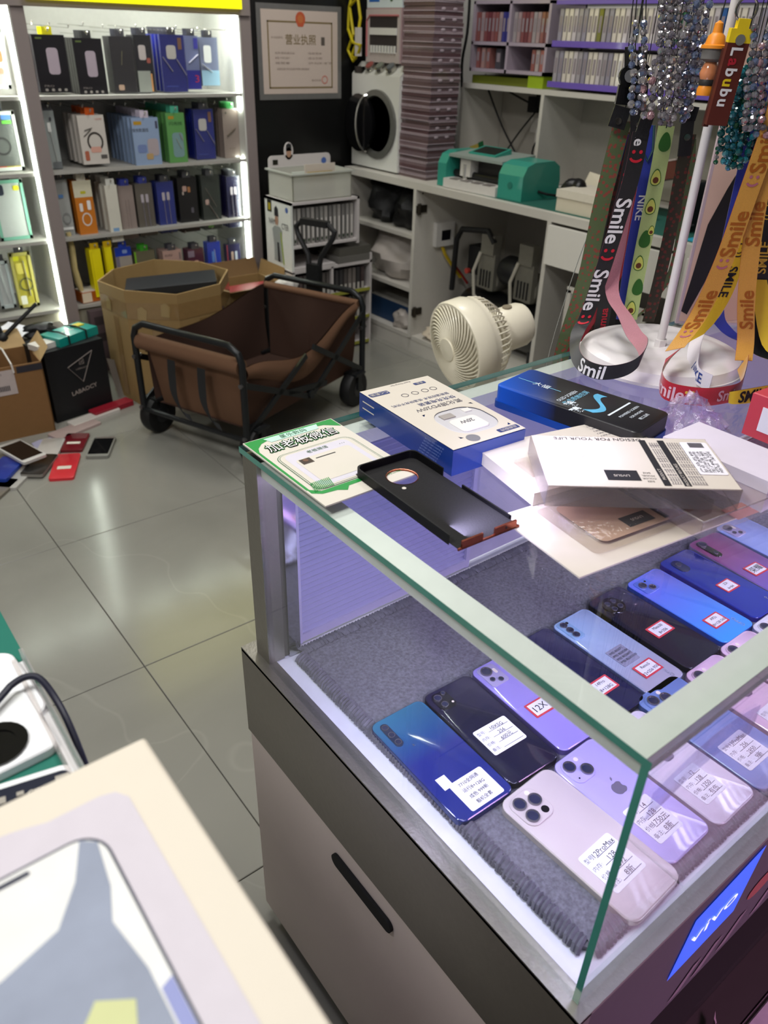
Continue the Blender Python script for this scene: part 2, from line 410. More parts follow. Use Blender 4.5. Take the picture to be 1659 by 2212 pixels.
def lens(ph, x, y, z, r, h=.0022, ring=True, parent=None):
    p = parent or ph
    o = MB().lathe([(r, 0), (r, h), (r*.82, h), (r*.80, h*.55), (0, h*.55)], 18).build('lens', [ringm if ring else lensm], p, True); o.location = (x, y, z)
    MB().plate(disc(0, 0, r*.80, 16), h*.6).build('lens_glass', lenshi, o)
    return o
def phone(label, cx, cy, ang=0, w_=.0715, l_=.1467, t=.008, back='#cccccc', frame=None, rough=.12, coat=1.0, cam=None, r=.010, base=.592, group=None, name='phone', metal=0.0, words=None, cover=False):
    k = label
    ph = T(name, label, 'phone', (cx, cy, base), ang, group)
    fm = M('frame '+(frame or back), frame or back, .25, .6); bm = M('back '+back, back, rough, metal, coat=coat, var=.10, scale=14)
    MB().prism(rrect(w_, l_, r, 6), 0, t-.0012).build('frame', fm, ph, True)
    MB().prism(rrect(w_-.0012, l_-.0012, r-.0006, 6), t-.0012, t, .0008).build('back_glass', bm, ph, True)
    X, Y, Z = -w_/2, l_/2, t
    bk = lambda w2, h2, rr, c, x, y, h=.0016: MB().prism(rrect(w2, h2, rr, 5), 0, h, .0004).build('camera_bump', M('bump '+c, c, .2, coat=.6), ph, True)
    if cam == 'pro':
        o = bk(.036, .037, .010, back, 0, 0); o.location = (X+.0235, Y-.024, Z)
        for x, y in ((-.008, .0085), (-.008, -.0085), (.0085, .003)): lens(ph, x, y, .0016, .0072, parent=o)
        MB().prism(disc(.0085, .0135, .0028, 14), .0016, .0021).build('flash', M('flash', '#e8dccf', .3), o)
        MB().prism(disc(.0085, -.0105, .0042, 14), .0016, .0020).build('sensor', lensm, o)
    elif cam == 'duo':
        o = bk(.030, .031, .009, back, 0, 0); o.location = (X+.020, Y-.0205, Z)
        for x, y in ((-.0065, .0065), (.0065, -.0065)): lens(ph, x, y, .0016, .0070, parent=o)
        MB().prism(disc(.0075, .0095, .0026, 14), .0016, .0020).build('flash', M('flash', '#e8dccf', .3), o)
        MB().prism(disc(-.0085, -.009, .0010, 8), .0016, .0020).build('microphone', lensm, o)
    elif cam == 'pill':
        o = MB().prism(rrect(.0098, .036, .0048, 6), 0, .0012).build('camera_bump', M('bump pill', '#222a44', .15, coat=1), ph, True); o.location = (X+.0125, Y-.026, Z)
        for y in (.012, .0, -.012): lens(ph, 0, y, .0012, .0040, .0006, parent=o)
        lettering('AI', ringm, ph, (X+.024, Y-.05, Z+.0003), (0, 0, -90), .004)
    elif cam == 'square':
        o = bk(.026, .033, .004, '#a79fc4', 0, 0); o.location = (X+.0185, Y-.0215, Z)
        lens(ph, -.004, .0075, .0016, .0072, parent=o); lens(ph, -.006, -.006, .0016, .0034, .0012, parent=o); lens(ph, .003, -.011, .0016, .0034, .0012, parent=o)
        MB().prism(rrect(.004, .0085, .0019, 4, .007, .004), .0016, .0019).build('flash', M('flash', '#e8dccf', .3), o)
    elif cam == 'triple':
        o = bk(.019, .036, .004, '#8fb4dc', 0, 0); o.location = (X+.0135, Y-.022, Z)
        for y in (.011, 0, -.0105): lens(ph, -.0015, y, .0016, .0050, .0014, parent=o)
        MB().prism(disc(.006, .012, .0022, 12), .0016, .002).build('flash', lensm, o)
    elif cam == 'blob':
        o = MB().prism(rrect(.022, .027, .007, 5), 0, .0010).build('camera_bump', M('bump dark', '#15151f', .1, coat=1), ph, True); o.location = (X+.0175, Y-.019, Z)
        for x, y, rr in ((-.004, .006, .0050), (-.003, -.006, .0044), (.006, .009, .0028)): lens(ph, x, y, .001, rr, .0012, parent=o)
        MB().prism(disc(.0075, -.0075, .0015, 10), .001, .0014).build('flash', M('flash', '#e8dccf', .3), o)
    elif cam == 'round':
        o = MB().prism(disc(0, 0, .0165, 28), 0, .0014, .0005).build('camera_bump', M('bump dark', '#15151f', .1, coat=1), ph, True); o.location = (X+.026, Y-.026, Z)
        for x, y in ((-.006, .006), (.006, .006), (-.006, -.006), (.006, -.006)): lens(ph, x, y, .0014, .0042, .0008, parent=o)
    elif cam == 'two':
        o = bk(.028, .028, .005, '#5d74d8', 0, 0); o.location = (X+.020, Y-.022, Z)
        lens(ph, -.006, .003, .0016, .0058, parent=o); lens(ph, .003, -.007, .0016, .0050, parent=o)
        MB().prism(disc(.006, .008, .0018, 10), .0016, .002).build('flash', lensm, o)
    elif cam == 'bean':
        o = MB().prism(rrect(.014, .043, .0068, 6), 0, .0016, .0004).build('camera_bump', M('bump dark', '#15151f', .1, coat=1), ph, True); o.location = (X+.016, Y-.028, Z)
        lens(ph, 0, .0125, .0016, .0068, parent=o); lens(ph, 0, -.012, .0016, .0038, .001, parent=o)
    elif cam == 'drop':
        o = MB().prism(rrect(.018, .028, .008, 6), 0, .0010).build('camera_bump', M('bump navy', '#1a2358', .1, coat=1), ph, True); o.location = (X+.020, Y-.025, Z)
        lens(ph, 0, .004, .001, .0045, .001, parent=o)
    if words: lettering(words, M('silver words', '#b9bfd6', .3, .5), ph, (w_*.26, -l_*.40, Z+.0003), (0, 0, 90), .0075)
    if cover:
        MB().prism(rrect(w_+.0035, l_+.004, r, 6), 0, t+.0002).build('clear_cover', M_glass('clear cover', '#f6f6fa', 1.0, .05), ph)
    return ph
def regrad(ph, c0, c1, y0, y1):
    """back glass whose own finish fades from c0 to c1 along the phone"""
    m = bpy.data.materials.new('gradient back '+c0); m.use_nodes = True; nt = m.node_tree; b = nt.nodes['Principled BSDF']
    tc = nt.nodes.new('ShaderNodeTexCoord'); sx = nt.nodes.new('ShaderNodeSeparateXYZ'); mr = nt.nodes.new('ShaderNodeMapRange'); cr_ = nt.nodes.new('ShaderNodeValToRGB')
    mr.inputs['From Min'].default_value = y0; mr.inputs['From Max'].default_value = y1
    cr_.color_ramp.elements[0].color = (*rgb(c0), 1); cr_.color_ramp.elements[1].color = (*rgb(c1), 1)
    nt.links.new(tc.outputs['Object'], sx.inputs[0]); nt.links.new(sx.outputs['Y'], mr.inputs['Value']); nt.links.new(mr.outputs[0], cr_.inputs[0]); nt.links.new(cr_.outputs[0], b.inputs['Base Color'])
    b.inputs['Roughness'].default_value = .12; b.inputs['Coat Weight'].default_value = 1.0
    for c in ph.children:
        if c.name.startswith('back_glass'): c.data.materials[0] = m
L4 = lambda a, b_, c_, d_='': [('型号:', a), ('内存:', b_), ('价格:', c_), ('备注:', d_)]
GB, GF = 'phones laid out in the back row of the case', 'phones laid out in the front row of the case'
p = phone('glossy blue phone with pill camera and white sticker, nearest the case end', .069, .251, -1.0, .0735, .155, back='#2c4a9a', frame='#20306a', cam='pill', group=GB)
regrad(p, '#25307a', '#2c7490', .005, .08)
sticker(p, .004, -.054, .044, .038, .0083, [(None, '7710全网通'), (None, '运行8+128G'), (None, '成色 999新'), (None, '靓机全套')], ang=0)
MB().prism(rect(-.006, -.008, .006, .008), 0, .0004).build('tape', stk, p).location = (-.018, -.030, .0082)
p = phone('black glossy phone with white four line sticker beside the blue phone', .142, .251, -2.0, .0705, .152, back='#232238', frame='#191826', cam='blob', group=GB, cover=True)
sticker(p, 0, -.018, .047, .038, .0088, L4('10X5G', '256', '600元'))
p = phone('purple phone with square camera and small red edged sticker', .2165, .250, -1.5, .070, .152, back='#9d90d8', frame='#7d70b4', cam='square', group=GB, words='vivo')
sticker(p, -.007, -.014, .030, .022, .0083, [(None, '12X')], True)
p = phone('navy black phone with red edged sticker between purple and silver phones', .2885, .251, 0, .071, .158, back='#25254a', frame='#1b1b30', cam=None, group=GB, cover=True)
sticker(p, .007, -.036, .034, .023, .0086, [(None, '14Pro'), (None, '8+128G')], True)
p = phone('silver blue gradient phone with grey label and red edged sticker', .3625, .248, 0, .068, .158, back='#aebfe4', frame='#9aa6cf', cam='triple', group=GB, words='OPPO'); regrad(p, '#a7a6b8', '#a9c8ee', -.06, .06)
g = MB().prism(rrect(.030, .031, .001, 2), 0, .0004).build('grey_label', M('grey label', '#8f90a6', .5), p); g.location = (-.004, -.013, .0083)
for k in range(4): lettering('IMEI 8650%d' % (k*313+71), ink, g, (-.013, .010-.006*k, .0006), size=.005, align='L', name='printed_words')
sticker(p, .002, -.046, .034, .022, .0089, [(None, 'Reno5'), (None, '12+256 950')], True)
p = phone('black phone with round camera island and red edged sticker', .440, .250, 0, .071, .163, back='#1f1e33', frame='#17161f', cam='round', group=GB, cover=True)
sticker(p, 0, -.012, .035, .022, .0086, [(None, 'Mate30'), (None, '8+256')], True)
p = phone('bright blue phone with two lens camera and red edged sticker', .520, .249, 0, .0725, .157, back='#5d8df0', frame='#4468d0', cam='two', group=GB, words='OPPO'); regrad(p, '#3f9af0', '#6a78ee', -.07, .05)
sticker(p, -.003, -.044, .032, .022, .0083, [(None, 'A92s'), (None, '8+128 560')], True)
p = phone('dark blue glossy phone with drop camera and silver side words', .601, .252, -1, .072, .158, back='#27389a', frame='#4a3fae', cam='drop', group=GB, words='vivo')
sticker(p, 0, -.013, .029, .022, .0083, [(None, 'Z3i'), (None, '6+64')], True)
p = phone('purple pink phone in clear cover with bean camera', .6775, .255, -3, .072, .158, back='#9a62b8', frame='#cfc8e6', cam='bean', group=GB, cover=True); regrad(p, '#7d6cc8', '#b0588e', -.07, .05)
sticker(p, -.005, -.018, .032, .023, .0086, [(None, '荣耀')], True)
p = phone('pale periwinkle phone with large grey camera, last of the back row', .757, .257, -1, .073, .160, back='#9fb0ee', frame='#8d9bd8', cam='square', group=GB)
p = phone('champagne phone with three lens camera and handwritten white label', .1185, .092, 2.5, .0781, .1608, back='#c9bcbc', frame='#d8cfc4', cam='pro', r=.0125, group=GF, rough=.35, coat=.4)
sticker(p, -.003, -.031, .046, .045, .0081, L4('12ProMax', '128', '1692', '8新'))
p = phone('lilac phone with two lens camera and apple logo beside the champagne phone', .1915, .0985, 1, .0715, .1467, back='#b9aee6', frame='#a99fd0', cam='duo', r=.0115, group=GF)
apple_logo(p, .0082, M('logo grey', '#8a8398', .3, .4)); sticker(p, -.004, -.031, .038, .045, .0083, L4('14', '128', '1750元', '8新'))
p = phone('pale cream phone with white label between lilac and blue phones', .267, .095, 1, .0715, .1467, back='#d8cfdc', frame='#cbc4cc', cam='duo', r=.0115, group=GF)
apple_logo(p, .0082, M('logo grey', '#8a8398', .3, .4)); sticker(p, -.004, -.031, .036, .040, .0083, L4('12', '128', '1250', '有伤'))
p = phone('blue phone with three lens camera and handwritten label in front row', .345, .0985, 0, .0781, .1608, back='#6f86bd', frame='#5d72a6', cam='pro', r=.0125, group=GF, rough=.35, coat=.4)
apple_logo(p, .0082, M('logo blue', '#55689a', .3, .4)); sticker(p, -.002, -.038, .044, .040, .0083, L4('13ProMax', '256', '2850', '9新'))
p = phone('pink phone with label next to the blue three lens phone', .4255, .0965, 0, .0715, .1467, back='#e2c0d6', frame='#d4b2c6', cam='duo', r=.0115, group=GF)
apple_logo(p, .0082, M('logo plum', '#6b5a76', .3, .4)); sticker(p, -.002, -.034, .040, .040, .0083, L4('13', '128', '1580', '8新'))
p = phone('second pink phone, farther from the case corner', .502, .098, 0, .0715, .1467, back='#e4c4da', frame='#d4b2c6', cam='duo', r=.0115, group=GF)
apple_logo(p, .0082, M('logo plum', '#6b5a76', .3, .4)); sticker(p, -.002, -.034, .040, .040, .0083, L4('13', '256', '1780'))
p = phone('white phone with two lens camera, last visible in front row', .578, .098, 0, .0715, .1467, back='#e6e2ec', frame='#cfccd6', cam='duo', r=.0115, group=GF)
apple_logo(p, .0082, M('logo grey', '#8a8398', .3, .4))
# torn sticker of clear tape on the front pane
tp = MB().grid(lambda u, v: (.012+.13*u, -.0012-.0012*math.sin(u*9)*math.sin(v*3), .838-.03*v+.012*math.sin(u*3)), 16, 4).build('peeling_film', M_glass('film', '#e8ecff', 2.2, .12, haze=.05)); tag(tp, 'strip of peeling clear film on the front glass near corner', 'film')
# scrap of paper caught under the fascia
sc_ = MB().grid(lambda u, v: (.36+.09*u-.02*v, -.004-.02*v+.006*math.sin(u*7), .10*0+.006+.012*math.sin(u*5+v*3)**2+.01*v), 8, 4).build('paper_scrap', M('scrap', '#a58f92', .8)); tag(sc_, 'crumpled paper scrap on the dark step under the counter', 'paper')
# ------------------------------------------------------------------ things lying on the glass top
ZT = .8752
white = M('white card', '#d8d2c6', .55, var=.02)
# green contact card
cd = T('contact_card', 'green and white contact card lying on the glass top corner', 'card', (.0605, .4425, ZT), 0)
MB().prism(rect(-.0565, -.0785, .0565, .0785), 0, .0016).build('card_board', white, cd)
gm = M('card green', '#0f8f3a', .5, var=.04); mint = M('mint', '#bfe6d6', .5); dgr = M('deep green', '#0d5a34', .5); lgrey = M('screen grey', '#d4d0dc', .5); skin = M('tan photo', '#6b4a34', .5)
z = .0018
MB().plate([(-.0555, -.045), (-.0545, -.045), (-.0545, .055), (-.048, .062), (-.040, .069), (-.030, .072), (.030, .072), (.044, .066), (.0545, .058), (.0545, .064), (.0555, .0775), (-.0555, .0775)][:1] + [(-.0555, .0775), (.0555, .0775), (.0555, .056), (.050, .060), (.040, .068), (.030, .070), (-.030, .070), (-.041, .066), (-.049, .058), (-.0525, .05), (-.0525, -.045)], z).build('green_corner', gm, cd)
MB().plate([(-.0545, -.045), (-.0525, -.045), (-.044, -.053), (.044, -.053), (.0525, -.045), (.0545, -.045), (.0545, -.052), (.046, -.0585), (-.016, -.0595), (-.022, -.066), (-.030, -.0605), (-.046, -.0585), (-.0545, -.052)], z).build('green_base', gm, cd)
MB().plate([(-.030, .0635), (.030, .0635), (.034, .0745), (-.034, .0745)], z+.0002).build('mint_ribbon', mint, cd)
lettering('星乐数码', dgr, cd, (0, .069, z+.0004), size=.0085)
def outlined(body, par, x, y, zz, size, wd, e, m_out, m_in):
    vs, fs, tw = text_mesh(body, 0.0); sx = wd/tw; mb = MB()
    for k in range(10): mb.add([(v[0]*sx-wd/2+x+e*math.cos(k*.6283), (v[1]-.35)*size+y+e*math.sin(k*.6283), zz) for v in vs], fs)
    mb.build('title_outline', m_out, par); MB().add([(v[0]*sx-wd/2+x, (v[1]-.35)*size+y, zz+.0003) for v in vs], fs).build('title', m_in, par)
outlined('加老板微信', cd, 0, .050, z+.0004, .019, .086, .0013, gm, M('title white', '#fbfaf6', .5))
for k, (w_, h_, r_, m_) in enumerate(((.094, .084, .012, dgr), (.0925, .0825, .0115, white), (.090, .080, .0105, dgr), (.0888, .0788, .010, white), (.078, .074, .008, lgrey))):
    MB().plate(rrect(w_, h_, r_, 5, 0, -.010), z+.0002+.0001*k).build('phone_outline', m_, cd)
MB().plate(rrect(.066, .052, .004, 4, 0, -.014), z+.0008).build('white_screen', white, cd)
lettering('老板微信', dgr, cd, (0, .021, z+.0009), size=.0065)
lettering('…', dgr, cd, (.03, .021, z+.0009), size=.008)
ph_ = MB().plate(rect(-.030, -.0005, -.017, .0105), z+.0010).build('portrait', M('portrait dark', '#3a2c22', .5), cd)
MB().plate(disc(-.0235, .0065, .003, 12), z+.0012).build('portrait_face', M('tan photo', '#b07a4a', .5), ph_)
MB().plate(rect(-.012, .004, .012, .0055), z+.0010).build('name_bar', ink, cd)
for k in range(12):
    MB().plate([(-.050+.0019*k, -.052), (-.0491+.0019*k, -.052), (-.0451+.0019*k, -.036), (-.046+.0019*k, -.036)], z+.0011).build('hatch_line', gm, cd)
lettering('长按识别二维码', gm, cd, (.03, -.063, z+.0003), size=.006)
# black phone case (open side up)
bc = T('phone_case', 'empty black phone case with round camera hole and copper rim', 'phone case', (.094, .3155, ZT+.0016), -2.3)
blk = M('black felt', '#121112', .85, bump=.3, scale=500); cop = M('copper rim', '#8a4a36', .22, .9); gbl = M('gloss black', '#0a0a0c', .5, spec=.25)
W2, L2, H2 = .0735, .160, .010
hole_c, hole_r = (0, .0495), .0155
pts_o = rrect(W2, L2, .008, 5); n_ = len(pts_o)
hp = disc(*hole_c, hole_r, 24)
def floor_with_hole(mb, z0):
    # rectangular floor built around the camera hole
    ys = hole_c[1]; k = 24
    sq = [(hole_c[0]+.022*max(-1, min(1, 1.45*math.cos(2*math.pi*i/k))), ys+.022*max(-1, min(1, 1.45*math.sin(2*math.pi*i/k)))) for i in range(k)]
    v = [(*p, z0) for p in hp] + [(*p, z0) for p in sq]
    mb.add(v, [(i, k+i, k+(i+1) % k, (i+1) % k) for i in range(k)])
    x0, x1, y0, y1 = -.022, .022, ys-.022, ys+.022
    mb.plate(rect(-W2/2+.001, -L2/2+.001, W2/2-.001, y0), z0).plate(rect(-W2/2+.001, y0, x0, y1), z0).plate(rect(x1, y0, W2/2-.001, y1), z0).plate(rect(-W2/2+.001, y1, W2/2-.001, L2/2-.001), z0)
fb = MB(); floor_with_hole(fb, .0016); fb.build('felt_lining', blk, bc)
hr = MB(); k = 24
hr.add([(*p, 0) for p in hp]+[(*p, .0018) for p in hp]+[(hole_c[0]+(p[0]-hole_c[0])*1.06, hole_c[1]+(p[1]-hole_c[1])*1.06, .0019) for p in hp], [(i, (i+1) % k, k+(i+1) % k, k+i) for i in range(k)]+[(k+i, k+(i+1) % k, 2*k+(i+1) % k, 2*k+i) for i in range(k)])
hr.build('camera_ring', cop, bc)
MB().cyl((-.012, .030, .0017), (-.012, .030, .0019), .0022, 12).build('flash_hole', white, bc)
def wall(mb, pts, h0, h1, t_=.0016):
    ins = []
    for p in pts:
        L_ = math.hypot(W2/2, L2/2); ins.append((p[0]*(1-t_/(W2/2)), p[1]*(1-t_/(L2/2))))
    m_ = len(pts)
    v = [(*p, h0) for p in pts]+[(*p, h1) for p in pts]+[(*p, h1) for p in ins]+[(*p, h0) for p in ins]
    f = []
    for a in range(3): f += [(a*m_+i, a*m_+i+1, (a+1)*m_+i+1, (a+1)*m_+i) for i in range(m_-1)]
    f += [(0, m_, 2*m_, 3*m_), (m_-1, 4*m_-1, 3*m_-1, 2*m_-1)]
    mb.add(v, f)
# wall runs around top and sides; the lower edge has two copper lips with gaps
top_pts = pts_o[:12]                        # right-top corner and left-top corner arcs
wl = MB(); wall(wl, [(W2/2, -L2/2+.012), (W2/2, .0)] , 0, .0055); wall(wl, [(W2/2, .03)] + top_pts + [(-W2/2, -L2/2+.012)], 0, H2); wl.build('rim_wall', gbl, bc)
for a, b_ in ((0.006, .0318), (-.0318, -.008)):
    MB().box(a, -L2/2, 0, b_, -L2/2+.002, .0085).build('copper_lip', cop, bc)
MB().box(-W2/2+.001, -L2/2, 0, W2/2-.001, -L2/2+.0016, .002).build('copper_sill', cop, bc)
MB().cyl((.019, -L2/2-.0002, .005), (.019, -L2/2+.001, .005), .0012, 10).build('microphone_hole', gbl, bc)
# charger box
bx = T('charger_box', 'white and blue boxed phone charger with oval window', 'box', (.194, .424, ZT), -3.2)
blu = M('box blue', '#1c3a86', .25, coat=.6, var=.08, scale=20); bwhite = M('box white', '#d2cabc', .45, var=.02)
W3, L3, H3 = .097, .170, .0295
MB().box(-W3/2, -L3/2, 0, W3/2, L3/2, H3-.0012).build('box_sides', blu, bx)
ov = rrect(.062, .060, .022, 7, .008, -.036); kk = len(ov)
fr = MB(); cx, cy = .008, -.036
# top sheet around the window: ring to an inscribed rectangle then strips
sq = []
for p in ov:
    dx, dy = p[0]-cx, p[1]-cy; s_ = max(abs(dx)/.034, abs(dy)/.033); sq.append((cx+dx/s_, cy+dy/s_))
fr.add([(*p, H3) for p in ov]+[(*p, H3) for p in sq], [(i, (i+1) % kk, kk+(i+1) % kk, kk+i) for i in range(kk)])
x0, x1, y0, y1 = cx-.034, cx+.034, cy-.033, cy+.033
for q in (rect(-W3/2, -L3/2, W3/2, y0), rect(-W3/2, y1, W3/2, L3/2), rect(-W3/2, y0, x0, y1), rect(x1, y0, W3/2, y1)): fr.plate(q, H3)
fr.build('top_sheet', bwhite, bx)
# recess under window
rc = MB(); rc.add([(*p, H3) for p in ov]+[(*p, H3-.010) for p in ov], [(i, kk+i, kk+(i+1) % kk, (i+1) % kk) for i in range(kk)]); rc.plate(ov[::1], H3-.0011)
rc2 = MB(); rc2.plate(ov, H3-.0009).build('window_tray', M('tray grey', '#cfcdd0', .5), bx)
chg = MB().prism(rrect(.036, .030, .006, 5, .006, -.044), H3-.0008, H3+.0005, .0006).build('charger', M('charger white', '#f0ede8', .35), bx, True)
lettering('20W', inkg, chg, (.006, -.040, H3+.0009), (0, 0, 180), .009)
MB().prism(rect(-.012, -.024, .004, -.014), H3-.0008, H3+.0002).build('plug_cavity', M('cavity', '#a9a29c', .6), bx)
MB().prism(rect(.020, -.020, .030, -.012), H3-.0008, H3+.0002).build('cable_tip', M('charger white', '#f0ede8', .35), bx)
MB().plate(ov, H3+.0010).build('window_film', M_glass('window film', '#ffffff', 1.3, .03), bx)
navy = M('navy print', '#24356f', .5)
def band(x, y, w_, h_, txt, tm=None):
    o = MB().plate(rrect(w_, h_, h_*.2, 2), 0).build('print_band', navy, bx); o.location = (x, y, H3+.0003)
    lettering(txt, tm or bwhite, o, (0, 0, .0002), (0, 0, 180), h_*.75)
band(-.033, .068, .026, .0085, 'C-C套装'); band(.026, .071, .016, .006, '新品'); band(.032, -.076, .028, .0075, '品能配件')
lettering('氮化镓PD20W', inkg, bx, (.006, .008, H3+.0003), (0, 0, 180), .010)
lettering('快充充电套装', navy, bx, (.012, .020, H3+.0003), (0, 0, 180), .0085)
lettering('智能温控技术 低温快充不伤机', navy, bx, (-.002, .031, H3+.0003), (0, 0, 180), .006, .078)
lettering('Rapid Charge Set', inkg, bx, (.005, .080, H3+.0003), (0, 0, 180), .004)
for x in (.030, .018, .004, -.010): MB().add([(x+r_*math.cos(2*math.pi*q/16), .050+r_*math.sin(2*math.pi*q/16), H3+.0003) for q in range(16) for r_ in (.0045, .0037)], [(2*q, 2*((q+1) % 16), 2*((q+1) % 16)+1, 2*q+1) for q in range(16)]).build('round_icon', inkg, bx)
MB().lathe([(.0075, 0), (.0075, .0002), (0, .0002)], 20).build('seal', M('seal grey', '#8b8a92', .4, .5), bx).location = (-.014, -.074, H3+.0002)
for zz in (.020, .012): MB().box(-W3/2-.0002, .055, zz, -W3/2, .078, zz+.0012).build('side_stripe', bwhite, bx)
for k in range(6): lettering('BATTERY SAFE CHARGE %d' % (k+20), M('pale blue ink', '#7d95d0', .5), bx, (-W3/2-.0003, -.055+.002*k, .024-.0036*k), (90, 0, -90), .0026, name='side_words')
# dark blue screen box
sb_ = T('screen_box', 'flat black and blue screen box with white lettering', 'box', (.353, .360, ZT), 9.5)
def grad_mat():
    m = bpy.data.materials.new('blue to black lid'); m.use_nodes = True; nt = m.node_tree; b = nt.nodes['Principled BSDF']
    tc = nt.nodes.new('ShaderNodeTexCoord'); mp = nt.nodes.new('ShaderNodeMapping'); mp.vector_type = 'POINT'
    sx = nt.nodes.new('ShaderNodeSeparateXYZ'); ad = nt.nodes.new('ShaderNodeMath'); ad.operation = 'MULTIPLY_ADD'; ad.inputs[1].default_value = -.6
    nt.links.new(tc.outputs['Object'], sx.inputs[0]); nt.links.new(sx.outputs['X'], ad.inputs[0]); nt.links.new(sx.outputs['Y'], ad.inputs[2])
    cr = nt.nodes.new('ShaderNodeValToRGB'); mr = nt.nodes.new('ShaderNodeMapRange'); mr.inputs['From Min'].default_value = .03; mr.inputs['From Max'].default_value = .105
    cr.color_ramp.elements[0].color = (*rgb('#17171b'), 1); cr.color_ramp.elements[1].color = (*rgb('#0a56c8'), 1)
    nt.links.new(ad.outputs[0], mr.inputs['Value']); nt.links.new(mr.outputs[0], cr.inputs[0]); nt.links.new(cr.outputs[0], b.inputs['Base Color']); b.inputs['Roughness'].default_value = .35
    return m
lidm = grad_mat()
MB().prism(rrect(.079, .187, .009, 5), 0, .008).build('tray', M('tray blue', '#0a3f94', .35), sb_, True)
MB().prism(rrect(.076, .184, .008, 5), .008, .027, .0008).build('lid', lidm, sb_, True)
cw = M('cool white print', '#dfeaf2', .5); cb = M('sky print', '#7cc0dc', .5)
lettering('大福', cw, sb_, (0, .052, .0274), (0, 0, -90), .011)
MB().plate(rect(-.0006, .058, .0006, .085), .0273).plate(rect(-.0006, .026, .0006, .046), .0273).build('thin_line', cb, sb_)
lettering('OLED SCREEN', cw, sb_, (-.006, .014, .0274), (0, 0, 0), .0075, .040)
lettering('影晶质触控屏', cb, sb_, (-.002, .004, .0274), (0, 0, 0), .009, .050)
for x in (-.028, -.018): lettering('臻', cw, sb_, (x-.004, -.002-.013*(x < -.02), .0274), (0, 0, 0), .015, off=.03)
wv = MB(); NN = 14
wv.grid(lambda u, v: (-.026+.052*u, -.018-.012*math.sin(u*5.2)-(.013-.006*math.sin(u*3.1))*v, .0273), NN, 2); wv.build('wave_print', M('wave', '#5fb2d8', .4, var=.35, scale=60), sb_)
MB().plate(rect(-.020, -.048, .030, -.0455), .0273).build('white_bar', cw, sb_)
for k in range(3): lettering(('POWERED SCREEN', 'FOR PHONE', '精工品质')[k], cw, sb_, (.006, -.058-.009*k, .0274), (0, 0, 0), .005, name='small_words')
# white box under the clear boxes
wb = T('white_box', 'flat plain white box under the clear plastic boxes', 'box', (.262, .284, ZT+.0022), -11.5)
MB().box(-.091, -.051, 0, .091, .051, .0135).build('box_body', bwhite, wb)
MB().box(-.0915, -.0515, .0128, .0915, .0515, .0140).build('lid_sheet', M('lid white', '#d2cabc', .5), wb)
for k in range(5): lettering('- case fit clear shell %d' % k, inkg, wb, (.062, .045-.006*k, .0142), (0, 0, 180), .0035, name='small_words')
clear = M_glass('clear plastic', '#f8f5f3', 1.3, .06, haze=.025)
MB().prism(rect(-.020, -.016, .020, .016), 0, .004).build('hook_tab', clear, wb).location = (-.055, -.01, .0142)
# flat white card with clear blister box on it
wc = T('backing_card', 'white card with clear blister packs lying on the glass', 'packaging', (.215, .193, ZT), -7)
MB().box(-.098, -.054, 0, .098, .054, .0016).build('card', bwhite, wc)
def blister(parent, x, y, w_, l_, h_, name='clear_box'):
    o = MB().prism(rrect(w_, l_, .006, 4), 0, h_, .001).build(name, clear, parent, True); o.location = (x, y, .0018); return o
o = blister(wc, .012, .004, .150, .082, .012)
beige = M('beige insert', '#b59a84', .6)
MB().plate(rrect(.120, .066, .008, 4), .003).build('beige_insert', beige, o)
MB().plate(rect(-.02, -.026, .012, -.010), .0034).build('black_square', ink, o)
for x in (.02, .042): MB().plate(rect(x, -.03, x+.006, .03), .0034).build('black_band', ink, o)
lettering('LIVSUS', bwhite, o, (-.004, -.018, .0038), (0, 0, 180), .005)
cb2 = T('clear_box', 'empty clear plastic box beside the white card edge', 'packaging', (.305, .163, ZT+.0022), -7)
ce = M_glass('clear edge', '#e9e2e4', 2.5, .1, haze=.12)
for q in ((-.058, -.044, .058, -.0434, .018), (-.058, .0434, .058, .044, .018), (-.058, -.044, -.0574, .044, .018), (.0574, -.044, .058, .044, .018)):
    MB().box(q[0], q[1], 0, q[2], q[3], q[4]).build('wall_sheet', clear, cb2)
MB().box(-.058, -.044, .0176, .058, .044, .018).build('top_sheet', clear, cb2)
for y in (-.044, .044): MB().box(-.058, y-.0005, .0172, .058, y+.0005, .0184).build('fold_edge', ce, cb2)
for x in (-.058, .058): MB().box(x-.0005, -.044, .0172, x+.0005, .044, .0184).build('fold_edge', ce, cb2)
MB().plate(rect(.0, -.04, .03, -.02), .001).build('pink_slip', M('pink slip', '#c98a8c', .6), cb2)
# top clear box with printed white card
tb = T('case_box', 'clear box with printed white phone case card, topmost of the pile', 'packaging', (.241, .209, .8995), -37.5, rot=(R_(1.5), R_(0), R_(-37.5)))
W5, L5, H5 = .172, .096, .021
for q in ((-W5/2, -L5/2, W5/2, -L5/2+.0006), (-W5/2, L5/2-.0006, W5/2, L5/2), (-W5/2, -L5/2, -W5/2+.0006, L5/2), (W5/2-.0006, -L5/2, W5/2, L5/2)):
    MB().box(q[0], q[1], 0, q[2], q[3], H5).build('wall_sheet', clear, tb)
MB().box(-W5/2, -L5/2, 0, W5/2, L5/2, .0005).build('bottom_sheet', clear, tb)
crd = MB().box(-W5/2+.001, -L5/2+.001, H5-.0012, W5/2-.001, L5/2-.001, H5).build('printed_card', bwhite, tb)
z = H5+.0003
lettering('DESIGN FOR YOUR LIFE', ink, tb, (-.022, .042, z), (0, 0, 180), .0075, .085)
MB().plate(rrect(.036, .024, .010, 5, -.058, .016), z).build('hang_hole', M('hole outline', '#d6cfc4', .6), tb)
